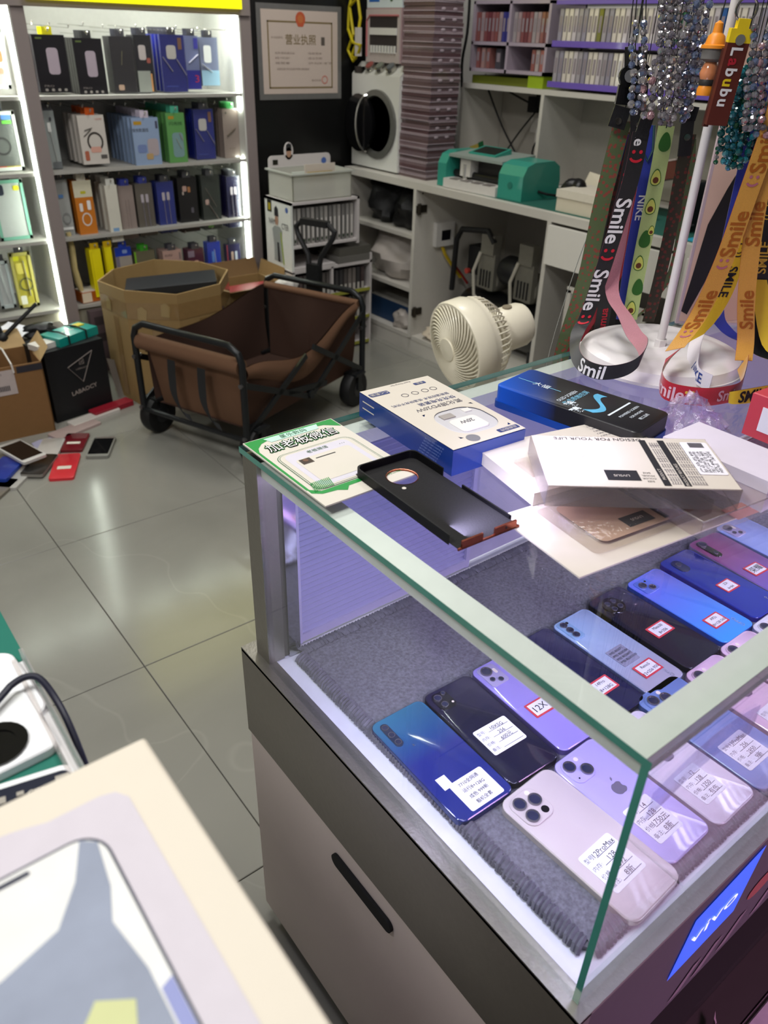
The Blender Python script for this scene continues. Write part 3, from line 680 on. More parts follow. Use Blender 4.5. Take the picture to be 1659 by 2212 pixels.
MB().plate(rect(-.030, -.036, .000, -.018), z).build('black_square', ink, tb); lettering('LIVSUS', bwhite, tb, (-.016, -.028, z+.0002), (0, 0, 180), .005)
for k, t_ in enumerate(('SAIZ', 'MODEL', 'COLOR', 'SIZE')): lettering(t_, ink, tb, (.008, -.022-.005*k, z), (0, 0, 180), .0036, name='small_words')
for x, t_ in ((.018, 'PRODUCT'), (.036, 'PRODUCT FEATURES')):
    o = MB().plate(rect(x, -.044, x+.0065, .042), z).build('black_band', ink, tb); lettering(t_, bwhite, o, (x+.0032, -.024, z+.0002), (0, 0, 90), .0042)
for k in range(7):
    for x0_, n_ in ((.0265, 2), (.0455, 4)):
        pass
for k in range(4): lettering('Perfect fit soft clear shell protects edges', inkg, tb, (.027+.0023*k, -.002, z), (0, 0, 90), .0028, .078, name='fine_print')
for k in range(6): lettering('Slim body easy to grip no fingerprints wireless', inkg, tb, (.0445+.0024*k, -.002, z), (0, 0, 90), .0028, .080, name='fine_print')
o = MB().prism(rrect(.026, .062, .002, 3, .070, .008), z, z+.0004).build('white_label', stk, tb)
for k in range(6): lettering(('产品名称', '型号 透明壳', '执行标准 GB', '生产日期', '合格证', '地址 深圳')[k], ink, o, (.061+.0035*k, .000, z+.0006), (0, 0, 90), .0034, .04, name='label_words')
for k in range(12): MB().plate(rect(.064, .028+.0008*k, .078, .028+.0008*k+(.0005 if k % 3 else .0003)), z+.0006).build('barcode_bar', ink, o)
# white box, lilac light painted into its colour, and pink box at right
lb = T('small_white_box', 'small white carton beside the clear boxes, violet light put into its colour', 'box', (.367, .185, ZT), 0)
MB().box(-.032, -.065, 0, .032, .052, .033).build('carton', M('carton violet light tint', '#ddd6e4', .5, var=.03), lb)
MB().box(-.0322, -.0652, .0200, -.0315, .0522, .0206).build('lid_seam', M('seam', '#a79fb4', .6), lb)
pk = T('pink_box', 'red pink box with white label at the right of the case top', 'box', (.553, .160, ZT), -2)
MB().prism(rect(-.072, -.08, .072, .066), 0, .050, .001).build('carton', M('box pink', '#c8414e', .4, coat=.3, var=.06), pk)
o = MB().box(-.0728, -.045, .010, -.0722, .050, .038).build('white_label', stk, pk)
lettering('056', ink, o, (-.0731, .012, .028), (90, 0, -90), .009)
for k in range(4): lettering('Cellular mode 4G %d' % (k*7+3), inkg, o, (-.0731, .012, .021-.0032*k), (90, 0, -90), .003, name='label_words')
MB().cyl((-.0732, .030, .027), (-.0728, .030, .027), .0045, 14).build('dot_mark', ink, o)
lettering('RFEZ', M('pale pink print', '#e8a4ac', .5), pk, (.0, .0, .0505), (0, 0, -90), .03)
# crumpled clear bag
bg = MB(); rnd = random.Random(5); hh = {}
def bagz(i, j):
    if (i, j) not in hh: hh[(i, j)] = rnd.uniform(-1, 1)
    return hh[(i, j)]
NB = 14
def bagf(u, v):
    i, j = round(u*NB), round(v*NB); e = math.sin(math.pi*u)*math.sin(math.pi*v)
    return (.400+.070*u+.006*bagz(i, j)+.02*v, .236+.075*v+.006*bagz(j+40, i), ZT+.002+max(.0, .034*e**.6+.012*bagz(i+20, j)*e))
bg.grid(bagf, NB, NB); o = bg.build('plastic_bag', M_glass('bag film', '#f3e9f8', 2.6, .08, haze=.13)); tag(o, 'crumpled clear plastic bag between the white carton and stand', 'bag')
# ------------------------------------------------------------------ lanyard stand
pw = M('plastic white', '#e4e0e0', .35, coat=.2, var=.02)
sx_, sy_ = .605, .428
ls = T('lanyard_stand', 'white round based stand with tall pole holding lanyards and bead straps', 'stand', (sx_, sy_, ZT))
def basef(u, v):
    a = 2*math.pi*u; r = .006+.106*v
    z_ = (.024-.004*v+.0019*math.sin(a*3+v*15)) if v < .86 else .0195*math.sqrt(max(0, 1-((v-.86)/.14)**2))
    return (r*math.cos(a), r*math.sin(a), z_)
bm_ = MB(); bm_.grid(basef, 60, 16)
bm_.lathe([(.112, .0), (.112, .004)], 60); bm_.build('base', pw, ls, True)
MB().cyl((-.010, -.004, .020), (-.010, -.004, .033), .0085, 6).build('nut', pw, ls)
MB().cyl((-.010, -.004, .025), (-.010, -.004, .66), .0055, 14).build('pole', pw, ls, True)
hk = MB(); wheel = MB().tube([(-.005+.11*math.cos(2*math.pi*i/32), .004+.11*math.sin(2*math.pi*i/32), .60) for i in range(32)], .003, 6, True).build('ring', pw, ls, True)
for i in range(8):
    a = 2*math.pi*i/8; MB().cyl((-.005, .004, .60), (-.005+.11*math.cos(a), .004+.11*math.sin(a), .60), .0025, 6).build('spoke', pw, ls)
# ribbons
def cr(P, n):
    P = [Vector(p) for p in P]; out = []
    for i in range(len(P)-1):
        a, b_, c_, d_ = P[max(0, i-1)], P[i], P[i+1], P[min(len(P)-1, i+2)]
        for k in range(n):
            t = k/n; out.append(.5*((2*b_)+(c_-a)*t+(2*a-5*b_+4*c_-d_)*t*t+(3*b_-a-3*c_+d_)*t**3))
    out.append(P[-1]); return out
SIDE = Vector((.78, -.62, 0))
class Ribbon:
    def __init__(s, path, widths, n=6):
        s.c = cr(path, n); s.w = cr(widths, n) if len(widths) == len(path) else [Vector(widths[0])]*len(s.c)
        s.L = [0]
        for i in range(1, len(s.c)): s.L.append(s.L[-1]+(s.c[i]-s.c[i-1]).length)
        s.n = []
        for i in range(len(s.c)):
            d = (s.c[min(i+1, len(s.c)-1)]-s.c[max(i-1, 0)]).normalized(); s.n.append(d.cross(s.w[i].normalized()).normalized())
    def at(s, q, t, o=0.0):
        q = max(0, min(s.L[-1]-1e-6, q)); i = 0
        while i < len(s.L)-2 and s.L[i+1] < q: i += 1
        f = (q-s.L[i])/max(1e-9, s.L[i+1]-s.L[i])
        return s.c[i].lerp(s.c[i+1], f)+s.w[i].lerp(s.w[i+1], f)*t+s.n[i].lerp(s.n[i+1], f)*o
    def mesh(s, name, mf, mbk, parent, th=.0006):
        m = MB(); k = len(s.c)
        for sgn, mi in ((1, 0), (-1, 1)):
            m.mi = mi; v = []
            for i in range(k): v += [s.c[i]-s.w[i]+s.n[i]*th*.5*sgn, s.c[i]+s.w[i]+s.n[i]*th*.5*sgn]
            m.add(v, [(2*i, 2*i+1, 2*i+3, 2*i+2) for i in range(k-1)])
        return m.build(name, [mf, mbk], parent, True)
    def print(s, body, q, size, mat, parent, side=1, flip=1, rev=False, off=.02, name='lettering'):
        vs, fs, tw = text_mesh(body, off); hw = s.w[0].length; m = MB(); v = []
        for x, y, _ in vs:
            d = q+(tw-x if rev else x)*size; v.append(s.at(d, flip*(y-.35)*size/hw, side*.0009))
        m.add(v, fs); return m.build(name, mat, parent)
    def shape(s, pts, q, t, mat, parent, side=1, name='printed_mark', o=.0009):
        hw = s.w[0].length
        return MB().add([s.at(q+p[0], t+p[1]/hw, side*o) for p in pts], [tuple(range(len(pts)))]).build(name, mat, parent)
def SW(w_, a=0): return [tuple(SIDE*w_)]
LG = 'printed neck lanyards on the stand'
sat = dict(rough=.45, sheen=.4, bump=.15, scale=900)
olive = M('olive ribbon', '#4c5138', **sat, var=.2); oldk = M('dark pattern ribbon', '#33281f', **sat); rdp = M('dull red print', '#7a3026', .6)
def check_mat(key, a, b_):
    m = bpy.data.materials.new(key); m.use_nodes = True; nt = m.node_tree; b = nt.nodes['Principled BSDF']
    tc = nt.nodes.new('ShaderNodeTexCoord'); ck = nt.nodes.new('ShaderNodeTexVoronoi'); ck.inputs['Scale'].default_value = 160
    cr_ = nt.nodes.new('ShaderNodeValToRGB'); cr_.color_ramp.elements[0].position = .30; cr_.color_ramp.elements[1].position = .42
    cr_.color_ramp.elements[0].color = (*rgb(b_), 1); cr_.color_ramp.elements[1].color = (*rgb(a), 1)
    nt.links.new(tc.outputs['Object'], ck.inputs['Vector']); nt.links.new(ck.outputs['Distance'], cr_.inputs[0]); nt.links.new(cr_.outputs[0], b.inputs['Base Color']); b.inputs['Roughness'].default_value = .6
    return m
gpat = check_mat('green red monogram', '#5a6a44', '#94473a'); gpatd = check_mat('dark monogram', '#35301f', '#6a2c22')
leather = M('black leather', '#1c1c1e', .45, bump=.3, scale=300); bpl = M('black plastic', '#0d0d0f', .25, coat=.3); rivet = M('rivet', '#c9c4ba', .15, 1)
cordm = M('black cord', '#121214', .7)
def clip_set(t, pts, s=1.0):
    """cord, swivel, buckle, leather end along a list of five points from top to bottom"""
    P = [Vector(p) for p in pts]; top = P[0]+Vector((0, 0, .20))
    for dx in (-.0022, .0022): MB().tube([top+SIDE*dx*.3, P[0]+SIDE*dx, P[1]+SIDE*dx], .0007, 5).build('cord', cordm, t)
    d = (P[2]-P[1]).normalized(); q = d.to_track_quat('Z', 'X')
    MB().obox(P[1], P[1].lerp(P[2], .7), .011*s, .008*s).build('strap_stub', bpl, t)
    vdir = Vector((-.62, -.78, .1)).normalized()
    sw = MB(); c0 = P[2]
    sw.cyl(c0-vdir*.004, c0+vdir*.004, .0135*s, 20).build('swivel', bpl, t, True)
    MB().cyl(c0+vdir*.004, c0+vdir*.0055, .0075*s, 16).build('swivel_cap', M('cap grey', '#6a6a6c', .3), t)
    MB().obox(P[2].lerp(P[3], .35), P[3].lerp(P[4], .15), .024*s, .007*s, up=(.62, .78, 0)).build('buckle', bpl, t)
    e = MB().obox(P[3].lerp(P[4], .25), P[4]+(P[4]-P[3])*.35, .0225*s, .0035*s, up=(.62, .78, 0)).build('leather_end', leather, t)
    cc = P[4]; MB().cyl(cc+vdir*.0015, cc+vdir*.0035, .0042*s, 12).build('rivet', rivet, e)
# 1 olive monogram lanyard behind the case edge
t = T('lanyard', 'olive green lanyard with red monogram pattern at the far left', 'lanyard', (.61, .57, 1.45), 0, LG); t.location = (0, 0, 0)
r = Ribbon([(.6227, .5682, 1.1616), (.6151, .5743, 1.0575), (.6105, .578, .9542), (.597, .5887, .8398), (.5935, .5916, .72)], SW(.0118)); r.mesh('ribbon', gpat, gpatd, t)
r = Ribbon([(.6446, .5764, 1.1472), (.6504, .5717, 1.0486), (.6468, .5746, .922), (.6273, .5901, .8333), (.6271, .5903, .72)], SW(.0125)); r.mesh('ribbon', gpatd, gpat, t)
r = Ribbon([(.6397, .593, 1.0525), (.6234, .606, .9735), (.606, .62, .8362), (.60, .625, .72)], [tuple(Vector((.3, .25, 0))*.012)]); r.mesh('ribbon', olive, olive, t)
clip_set(t, [(.6068, .5682, 1.2962), (.6097, .5658, 1.2473), (.6138, .5626, 1.2142), (.6134, .5628, 1.1851), (.6097, .5659, 1.1622)])
# 2 white and blue
lilw = M('white ribbon', '#c9c4dc', **sat); blur = M('royal ribbon', '#2334a0', **sat)
t = T('lanyard', 'white lanyard with blue edge and blue letters behind black one', 'lanyard', (0, 0, 0), 0, LG)
r = Ribbon([(.6320, .5735, 1.1454), (.6225, .5811, 1.0311), (.6180, .5846, .9244), (.6150, .5872, .8483), (.6165, .5860, .74)], SW(.0095)); r.mesh('ribbon', lilw, lilw, t)
MB().add([r.at(q, s_, o_) for q in [r.L[-1]*i/20 for i in range(21)] for s_, o_ in ((.72, .0012), (1.05, .0012))], [(2*i, 2*i+1, 2*i+3, 2*i+2) for i in range(20)]).build('blue_edge', blur, t)
r.print('onblieume', .155, .014, M('blue letters', '#3a48b0', .5), t, 1, 1); r.print('sume', .30, .014, M('blue letters', '#3a48b0', .5), t, 1, 1)
MB().tube([(.6320, .5735, 1.145), (.63, .575, 1.30), (.62, .57, 1.45)], .0008, 5).build('cord', cordm, t)
# 3 black with red name
blkr = M('black ribbon', '#0f0e10', **sat); redl = M('red letters', '#b01f30', .5)
t = T('lanyard', 'black lanyard with dark red vertical letters Yamua', 'lanyard', (0, 0, 0), 0, LG)
r = Ribbon([(.6317, .5483, 1.1531), (.6294, .5501, 1.0841), (.6265, .5524, 1.01), (.6301, .5495, .8887), (.625, .5536, .83)], SW(.0105)); r.mesh('ribbon', blkr, M('red ribbon back', '#8f1626', **sat), t)
r.print('Yamua', .012, .020, redl, t, 1, -1, True); r.print('Yamua', .24, .016, redl, t, 1, -1, True)
clip_set(t, [(.5991, .5487, 1.2957), (.6058, .5433, 1.2478), (.6083, .5414, 1.2178), (.6095, .5404, 1.1893), (.614, .5368, 1.1601)], .85)
r = Ribbon([(.640, .545, 1.10), (.645, .542, 1.0), (.632, .552, .93), (.612, .566, .878), (.60, .575, .84)], SW(.008)); r.mesh('ribbon', M('red ribbon back', '#8f1626', **sat), blkr, t)
# 4 black Smile lanyard with twisted loop
wl_ = M('white letters', '#f0eeee', .5); redm = M('bright red mark', '#cf2034', .5); pinkr = M('pink ribbon back', '#b87a86', **sat, var=.3)
t = T('lanyard', 'black Smile lanyard with red smile marks looping onto the glass', 'lanyard', (0, 0, 0), 0, LG)
path = [(.5679, .4968, 1.1573), (.5666, .4979, 1.1068), (.5609, .5024, 1.0502), (.5533, .5084, .984), (.545, .5151, .9263), (.5184, .5054, .908), (.4786, .4737, .897), (.4578, .4399, .893), (.4617, .411, .893), (.4766, .3886, .902), (.4829, .3761, .918), (.4992, .3878, .928), (.5220, .4200, .931), (.5536, .4600, .938), (.5659, .4894, .9498), (.5743, .5045, .9694), (.5829, .5104, 1.0106), (.5823, .5109, 1.0643), (.5834, .5101, 1.1261)]
S = SIDE*.0105; U = Vector((.1, -.1, 1)).normalized()*.0098
wd = [S, S, S, S, S*.95, (S+U*.3).normalized()*.0098, Vector((.3, -.3, .9)).normalized()*.0095, U, U, U, U, Vector((.4, -.2, .8)).normalized()*.0098, Vector((.7, -.5, .3)).normalized()*.0098, S*.95, S*.9, S*.9, S*.9, S*.9, S*.9]
r = Ribbon(path, [tuple(x) for x in wd]); r.mesh('ribbon', blkr, pinkr, t)
def smile_mark(r, q, s, mat, t, fl=1):
    arc = [(s*.9*math.cos(R_(a)), s*.9*math.sin(R_(a))*fl) for a in range(-70, 80, 15)]
    out = arc + [(p[0]*.62-.05*s, p[1]*.72) for p in arc[::-1]]
    r.shape([(p[0]*.8, p[1]) for p in out], q, 0, mat, t); r.shape([(p[0]*.22-s*.55, p[1]*.22+s*.45*fl) for p in disc(0, 0, s)], q, 0, mat, t); r.shape([(p[0]*.22-s*.55, p[1]*.22-s*.45*fl) for p in disc(0, 0, s)], q, 0, mat, t)
r.print('Smile', .078, .027, wl_, t, 1, 1); smile_mark(r, .150, .0105, redm, t); r.print('Smile', .170, .027, wl_, t, 1, 1); smile_mark(r, .242, .0105, redm, t)
r.print('Smil', .350, .026, wl_, t, 1, 1); smile_mark(r, .028, .010, redm, t); r.print('ile', .0, .018, wl_, t, 1, 1)
MB().obox((.5679, .4968, 1.150), (.572, .494, 1.178), .016, .003, up=(.62, .78, 0)).build('leather_end', leather, t)
MB().tube([(.572, .494, 1.178), (.578, .489, 1.30), (.60, .47, 1.45)], .0008, 5).build('cord', cordm, t)
# 5 royal blue
t = T('lanyard', 'royal blue lanyard with white edge between black and avocado ones', 'lanyard', (0, 0, 0), 0, LG)
r = Ribbon([(.6073, .5165, 1.1621), (.6146, .5107, 1.1019), (.6156, .5099, 1.0496), (.6161, .5096, .988), (.6191, .5071, .9091)], SW(.0095)); r.mesh('ribbon', blur, lilw, t)
MB().add([r.at(q, s_, o_) for q in [r.L[-1]*i/16 for i in range(17)] for s_, o_ in ((.80, .0012), (1.0, .0012))], [(2*i, 2*i+1, 2*i+3, 2*i+2) for i in range(16)]).build('white_edge', lilw, t)
r.print('NIKE', .085, .015, wl_, t, 1, 1); MB().tube([(.6073, .5165, 1.16), (.61, .51, 1.30), (.61, .5, 1.45)], .0008, 5).build('cord', cordm, t)
MB().tube([r.at(.0, -.8, .001), r.at(.03, -.7, .002), r.at(.043, 0, .002), r.at(.03, .7, .002), r.at(0, .8, .001)], .0016, 6).build('rubber_loop', M('teal rubber', '#2a4a52', .5), t)
# 6 avocado
avo = M('pale green ribbon', '#b9cf84', **sat); avod = M('avocado skin', '#2f6a24', .5); avol = M('avocado flesh', '#d6dc6a', .5); pit = M('avocado pit', '#6b3a1c', .5)
t = T('lanyard', 'pale green lanyard printed with avocados', 'lanyard', (0, 0, 0), 0, LG)
r = Ribbon([(.6172, .4958, 1.1625), (.6178, .4954, 1.1037), (.6176, .4955, 1.0459), (.6174, .4957, .9845), (.6182, .495, .9125)], SW(.0105)); r.mesh('ribbon', avo, avo, t)
egg = lambda s: [(s*(math.cos(R_(a))*(1.25 if math.cos(R_(a)) < 0 else .95)), s*.72*math.sin(R_(a))*(1-.22*(-math.cos(R_(a))))) for a in range(0, 360, 18)]
for q, tt, kind in ((.020, .15, 0), (.062, -.15, 1), (.098, -.1, 1), (.128, .6, 2), (.140, .0, 0), (.172, -.15, 1), (.205, .3, 0), (.235, -.1, 1)):
    if kind == 0: r.shape(egg(.0105), q, tt, avod, t, name='avocado_print')
    else:
        s_ = .0095 if kind == 1 else .006
        o = r.shape(egg(s_), q, tt, avod, t, name='avocado_print'); r.shape(egg(s_*.88), q, tt, avol, t, o=.0011, name='avocado_print'); r.shape([(p[0]+s_*.2, p[1]) for p in disc(0, 0, s_*.4)], q, tt, pit, t, o=.0013, name='avocado_print')
MB().tube([(.6172, .4958, 1.16), (.615, .49, 1.30), (.61, .48, 1.45)], .0008, 5).build('cord', cordm, t)
# 7 second monogram lanyard
t = T('lanyard', 'olive green monogram lanyard beside the white pole', 'lanyard', (0, 0, 0), 0, LG)
r = Ribbon([(.6685, .4933, 1.1513), (.668, .4937, 1.1007), (.6695, .4925, 1.0413), (.6687, .4931, .9652), (.6661, .4952, .9007)], SW(.0088)); r.mesh('ribbon', gpatd, gpat, t)
r = Ribbon([(.6882, .5031, 1.144), (.6952, .4975, 1.0866), (.7002, .4935, .9872), (.6883, .5031, .9331), (.667, .5201, .8974)], [tuple(SIDE*.0075), tuple(SIDE*.0075), tuple(SIDE*.006), tuple(SIDE*.003), tuple(SIDE*.002)]); r.mesh('ribbon', gpat, gpatd, t)
MB().obox((.667, .4945, 1.125), (.6626, .498, 1.178), .0165, .003, up=(.62, .78, 0)).build('leather_end', leather, t)
MB().cyl((.6645, .4950, 1.148), (.6615, .4915, 1.148), .0042, 12).build('rivet', rivet, t)
MB().obox((.663, .4978, 1.168), (.6645, .4966, 1.184), .019, .006, up=(.62, .78, 0)).build('buckle', bpl, t)
MB().tube([(.662, .498, 1.18), (.65, .49, 1.30), (.64, .48, 1.45)], .0010, 5).build('cord', cordm, t)
# 8 gold Smile lanyard with red loop
gold = M('gold ribbon', '#d39a3a', .35, sheen=.5, bump=.25, scale=900, var=.15); redr = M('red ribbon', '#c0182c', **sat); ochre = M('ochre letters', '#a35a14', .5); rose = M('rose mark', '#b5687a', .5); yel = M('gold mark', '#e8c64a', .4)
t = T('lanyard', 'gold Smile lanyard turning red at its bottom loop', 'lanyard', (0, 0, 0), 0, LG)
S = SIDE*.0118
path = [(.600, .3432, 1.24), (.595, .3472, 1.1631), (.5899, .3513, 1.0992), (.5839, .3561, 1.0301), (.5726, .3651, .9611), (.530, .3620, .925)]
r = Ribbon(path, [tuple(S), tuple(S), tuple(S), tuple(S), tuple(S), tuple(Vector((.7, -.6, .25)).normalized()*.0118)]); r.mesh('ribbon', gold, redr, t)
for q in (.06, .155, .25): r.print('Smile', q, .025, ochre, t, 1, -1, True); smile_mark(r, q+.062, .0085, rose, t, -1)
U = Vector((0, 0, 1))*.0115
lp = [(.530, .3620, .920), (.490, .3480, .904), (.4730, .3260, .8955), (.496, .2962, .8925), (.5237, .2827, .8925), (.5542, .2799, .893), (.5897, .2948, .897), (.612, .312, .907)]
r2 = Ribbon(lp, [tuple(Vector((.5, -.4, .6)).normalized()*.0115)]+[tuple(U)]*6+[tuple(Vector((.3, -.2, .8)).normalized()*.0115)]); r2.mesh('red_loop', redr, gold, t)
r2.print('Smile', .050, .022, M('pale pink letters', '#e8c4cc', .5), t, 1, 1); smile_mark(r2, .103, .0085, yel, t); r2.print('Smi', .138, .019, M('pale pink letters', '#e8c4cc', .5), t, 1, 1)
rb = [(.612, .312, .909), (.6299, .3258, .93), (.6207, .3331, .975), (.6139, .3385, 1.02), (.607, .3441, 1.0829), (.6019, .3481, 1.16), (.60, .35, 1.24)]
r3 = Ribbon(rb, [tuple(SIDE*.0112)]); r3.mesh('ribbon', redr, gold, t)
for q in (.045, .15, .25): r3.print('Smile', q, .024, ochre, t, -1, -1, False); smile_mark(r3, q+.058, .0085, rose, t, -1)
MB().tube([(.600, .346, 1.235), (.602, .35, 1.45)], .0012, 5).build('cord', cordm, t)
# 9 yellow SMILE
yl = M('yellow ribbon', '#e2c21c', **sat)
def smiley(r, q, s, mat, t, side=1):
    ring = [(s*math.cos(R_(a)), s*math.sin(R_(a))) for a in range(0, 361, 20)]
    m = MB(); hw = r.w[0].length
    m.add([r.at(q+p[0]*k, p[1]*k/hw, side*.0010) for p in ring for k in (1, .84)], [(2*i, 2*i+1, 2*i+3, 2*i+2) for i in range(18)]); m.build('smiley_ring', mat, t)
    arc = [(s*.5*math.cos(R_(a)), s*.5*math.sin(R_(a))) for a in range(-60, 61, 20)]
    r.shape(arc+[(p[0]*.75, p[1]*.75) for p in arc[::-1]], q, 0, mat, t, side, 'smiley_mouth')
    for e in (-1, 1): r.shape([(p[0]-s*.3, p[1]+e*s*.3) for p in disc(0, 0, s*.1, 8)], q, 0, mat, t, side, 'smiley_eye')
t = T('lanyard', 'yellow SMILE lanyard with black smiley behind the gold one', 'lanyard', (0, 0, 0), 0, LG)
r = Ribbon([(.626, .361, 1.24), (.6253, .3615, 1.0895), (.6245, .362, 1.0407), (.6204, .3653, .9831), (.6112, .3727, .9465), (.6023, .3798, .9280), (.598, .383, .915)], SW(.0112)); r.mesh('ribbon', yl, blkr, t)
r.print('SMILE', .115, .016, ink, t, 1, 1); smiley(r, .205, .0085, ink, t); r.print('SMILE', .225, .016, ink, t, 1, 1)
r = Ribbon([(.535, .280, .8880), (.5402, .272, .890), (.5675, .2582, .8925), (.601, .2478, .894), (.65, .27, .898), (.665, .31, .92), (.65, .34, 1.0)], [tuple(Vector((-.2, .1, .8)).normalized()*.0075), tuple(Vector((0, 0, 1))*.009), tuple(U*.9), tuple(U*.9), tuple(U*.9), tuple(SIDE*-.010), tuple(SIDE*-.010)]); r.mesh('ribbon', yl, blkr, t)
r.print('SMILE', .012, .016, ink, t, 1, 1, off=.03)
MB().tube([(.626, .361, 1.235), (.622, .37, 1.45)], .0012, 5).build('cord', cordm, t)
# 10 black SMILE
t = T('lanyard', 'black SMILE lanyard with yellow letters at the right edge', 'lanyard', (0, 0, 0), 0, LG)
r = Ribbon([(.633, .355, 1.24), (.6401, .3496, 1.0953), (.648, .3433, 1.036), (.655, .3377, .9666), (.660, .3327, .93), (.662, .316, .908), (.68, .29, .90)], SW(.0118)); r.mesh('ribbon', blkr, yl, t)
for q in (.075, .185): r.print('SMILE', q+.01, .016, yel, t, 1, -1, True); smiley(r, q+.085, .0088, yel, t)
MB().tube([(.633, .355, 1.235), (.628, .37, 1.45)], .0012, 5).build('cord', cordm, t)
# 11 white and blue loop
t = T('lanyard', 'white lanyard with blue letters curling low behind the gold loop', 'lanyard', (0, 0, 0), 0, LG)
r = Ribbon([(.632, .369, 1.24), (.630, .3705, 1.05), (.6299, .3705, .9923), (.6254, .3741, .9536), (.605, .378, .922), (.580, .362, .903), (.552, .336, .8945), (.545, .312, .8935)], [tuple(SIDE*.010)]*4+[tuple(Vector((.6, -.5, .5)).normalized()*.010), tuple(Vector((.4, -.4, .8)).normalized()*.010), tuple(U*.9), tuple(U*.9)]); r.mesh('ribbon', M('white satin', '#e6e2ea', **sat), lilw, t)
r.print('NIKE', .375, .017, M('deep blue letters', '#1d3c8c', .5), t, 1, 1)
r = Ribbon([(.640, .392, 1.24), (.652, .392, 1.0), (.666, .3929, .9416), (.6785, .3829, .920), (.690, .365, .908), (.70, .34, .906)], SW(.0098)); r.mesh('blue_end', blur, lilw, t)
MB().tube([(.632, .369, 1.235), (.628, .38, 1.45)], .0012, 5).build('cord', cordm, t)
# ------------------------------------------------------------------ bead straps
def bead_mats():
    out = {}
    for k, c, tr in (('clear', '#cfcbd0', .75), ('smoke', '#9a93a0', .7), ('blue', '#8da0cc', .7), ('teal', '#0e6a6c', .35), ('aqua', '#3aa6b8', .5), ('pink', '#e2b0b8', .6), ('green', '#0f6a40', .4)):
        out[k] = M('bead '+k, c, .04, .15, coat=1.0, trans=tr, var=.15, scale=90, ior=1.6)
    return out
BM = bead_mats()
BME = {k: MB().ball((0, 0, 0), 1.0, 8, 5).mesh('bead', m) for k, m in BM.items()}
STR = 'crystal bead straps hanging from the stand'
def strand(label, kinds, p0, p1, n, rad, loop=0.0, sway=.002, cat='bead strap'):
    t = T('bead_strap', label, cat, (0, 0, 0), 0, STR); p0, p1 = Vector(p0), Vector(p1); n = int((2 if loop else 1)*(p1-p0).length/(rad*1.95))+2; rg = random.Random(hash(label) % 1000 if False else len(label)*7+n)
    top = Vector((p0.x, p0.y, 1.45)); pts = []
    for i in range(n):
        f = i/(n-1)
        if loop:
            g = f*2 if f < .5 else 2-2*f; sg = -1 if f < .5 else 1
            q = p0.lerp(p1, g)+SIDE*sg*loop*math.sqrt(max(0, 1-g**3))
        else: q = p0.lerp(p1, f)
        q = q+Vector((rg.uniform(-sway, sway), rg.uniform(-sway, sway), 0)); pts.append(q)
        s = rad*rg.uniform(.85, 1.12)
        inst(BME[kinds[i % len(kinds)]], 'bead', t, q, (rg.uniform(0, 3), rg.uniform(0, 3), 0), (s, s, s*.92))
    MB().tube([top, p0]+pts[::3]+[pts[-1]], .0006, 4).build('thread', cordm, t)
    return t
B = .0044
strand('smoky crystal strap hanging left of the black buckles', ['clear', 'blue'], (.5325, .5000, 1.270), (.5417, .4921, 1.1763), 14, B, .006)
strand('short crystal strap with red glints beside the second buckle', ['clear', 'smoke', 'clear', 'pink'], (.5460, .4891, 1.232), (.5553, .4812, 1.1728), 12, B*1.15, .006)
strand('grey crystal strap left of centre in the bead cluster', ['clear', 'smoke'], (.5523, .4837, 1.2931), (.569, .4704, 1.1698), 20, B, .005)
strand('clear crystal strap at the middle of the bead cluster', ['smoke', 'clear', 'clear'], (.5604, .4772, 1.2934), (.5779, .4632, 1.1687), 22, B, .006)
strand('bluish crystal strap right of centre in the bead cluster', ['blue', 'clear'], (.5742, .4662, 1.2951), (.5888, .4546, 1.1691), 20, B*1.1, .004)
strand('pale crystal strap at the right of the bead cluster', ['clear', 'smoke', 'blue'], (.5766, .4643, 1.294), (.5919, .4521, 1.1781), 18, B, .006)
strand('dark teal bead strap at the left of the teal group', ['teal'], (.5944, .3989, 1.2378), (.5951, .3983, 1.1432), 26, .0043, .0060)
strand('aqua bead strap beside the dark teal one', ['aqua'], (.6000, .394, 1.225), (.600, .394, 1.1300), 26, .0044, .005)
strand('teal and green bead strap in the middle of the teal group', ['teal', 'green', 'aqua'], (.6073, .3886, 1.2064), (.6065, .389, 1.1300), 22, .0044, .007)
strand('turquoise bead strap at the right of the teal group', ['aqua', 'teal'], (.6195, .3788, 1.188), (.6142, .3831, 1.1290), 20, .0044, .007)
strand('far right teal bead strap by the gold lanyard', ['teal', 'aqua'], (.6258, .3739, 1.1882), (.6239, .3757, 1.1350), 18, .0044, .006)
strand('grey violet crystal strap beside the brown charm', ['smoke', 'clear'], (.570, .3672, 1.235), (.5762, .3623, 1.1694), 16, .0042, .007)
strand('long grey crystal strap near the right edge', ['smoke', 'blue', 'clear'], (.5666, .3699, 1.2682), (.5847, .3554, 1.1674), 22, .0042, .007)
strand('pink tinted crystal strap at the right edge', ['pink', 'smoke', 'pink'], (.5756, .3627, 1.2518), (.5938, .3482, 1.163), 20, .0042, .008)
strand('thin green and clear bead chain behind the pole', ['green', 'clear', 'green'], (.6120, .4100, 1.1853), (.6087, .4130, 1.1307), 10, .0028, 0)
strand('blue green bead strap behind the teal group', ['aqua', 'green'], (.6120, .3960, 1.210), (.6110, .3970, 1.1260), 22, .0044, .006)
strand('deep teal bead strap in front of the turquoise one', ['teal', 'teal', 'aqua'], (.6080, .3760, 1.195), (.6060, .3780, 1.1330), 22, .0044, .006)
strand('extra clear crystal strap behind the bead cluster', ['clear', 'clear', 'blue'], (.5680, .4900, 1.2934), (.5830, .4780, 1.1750), 22, B, .007)
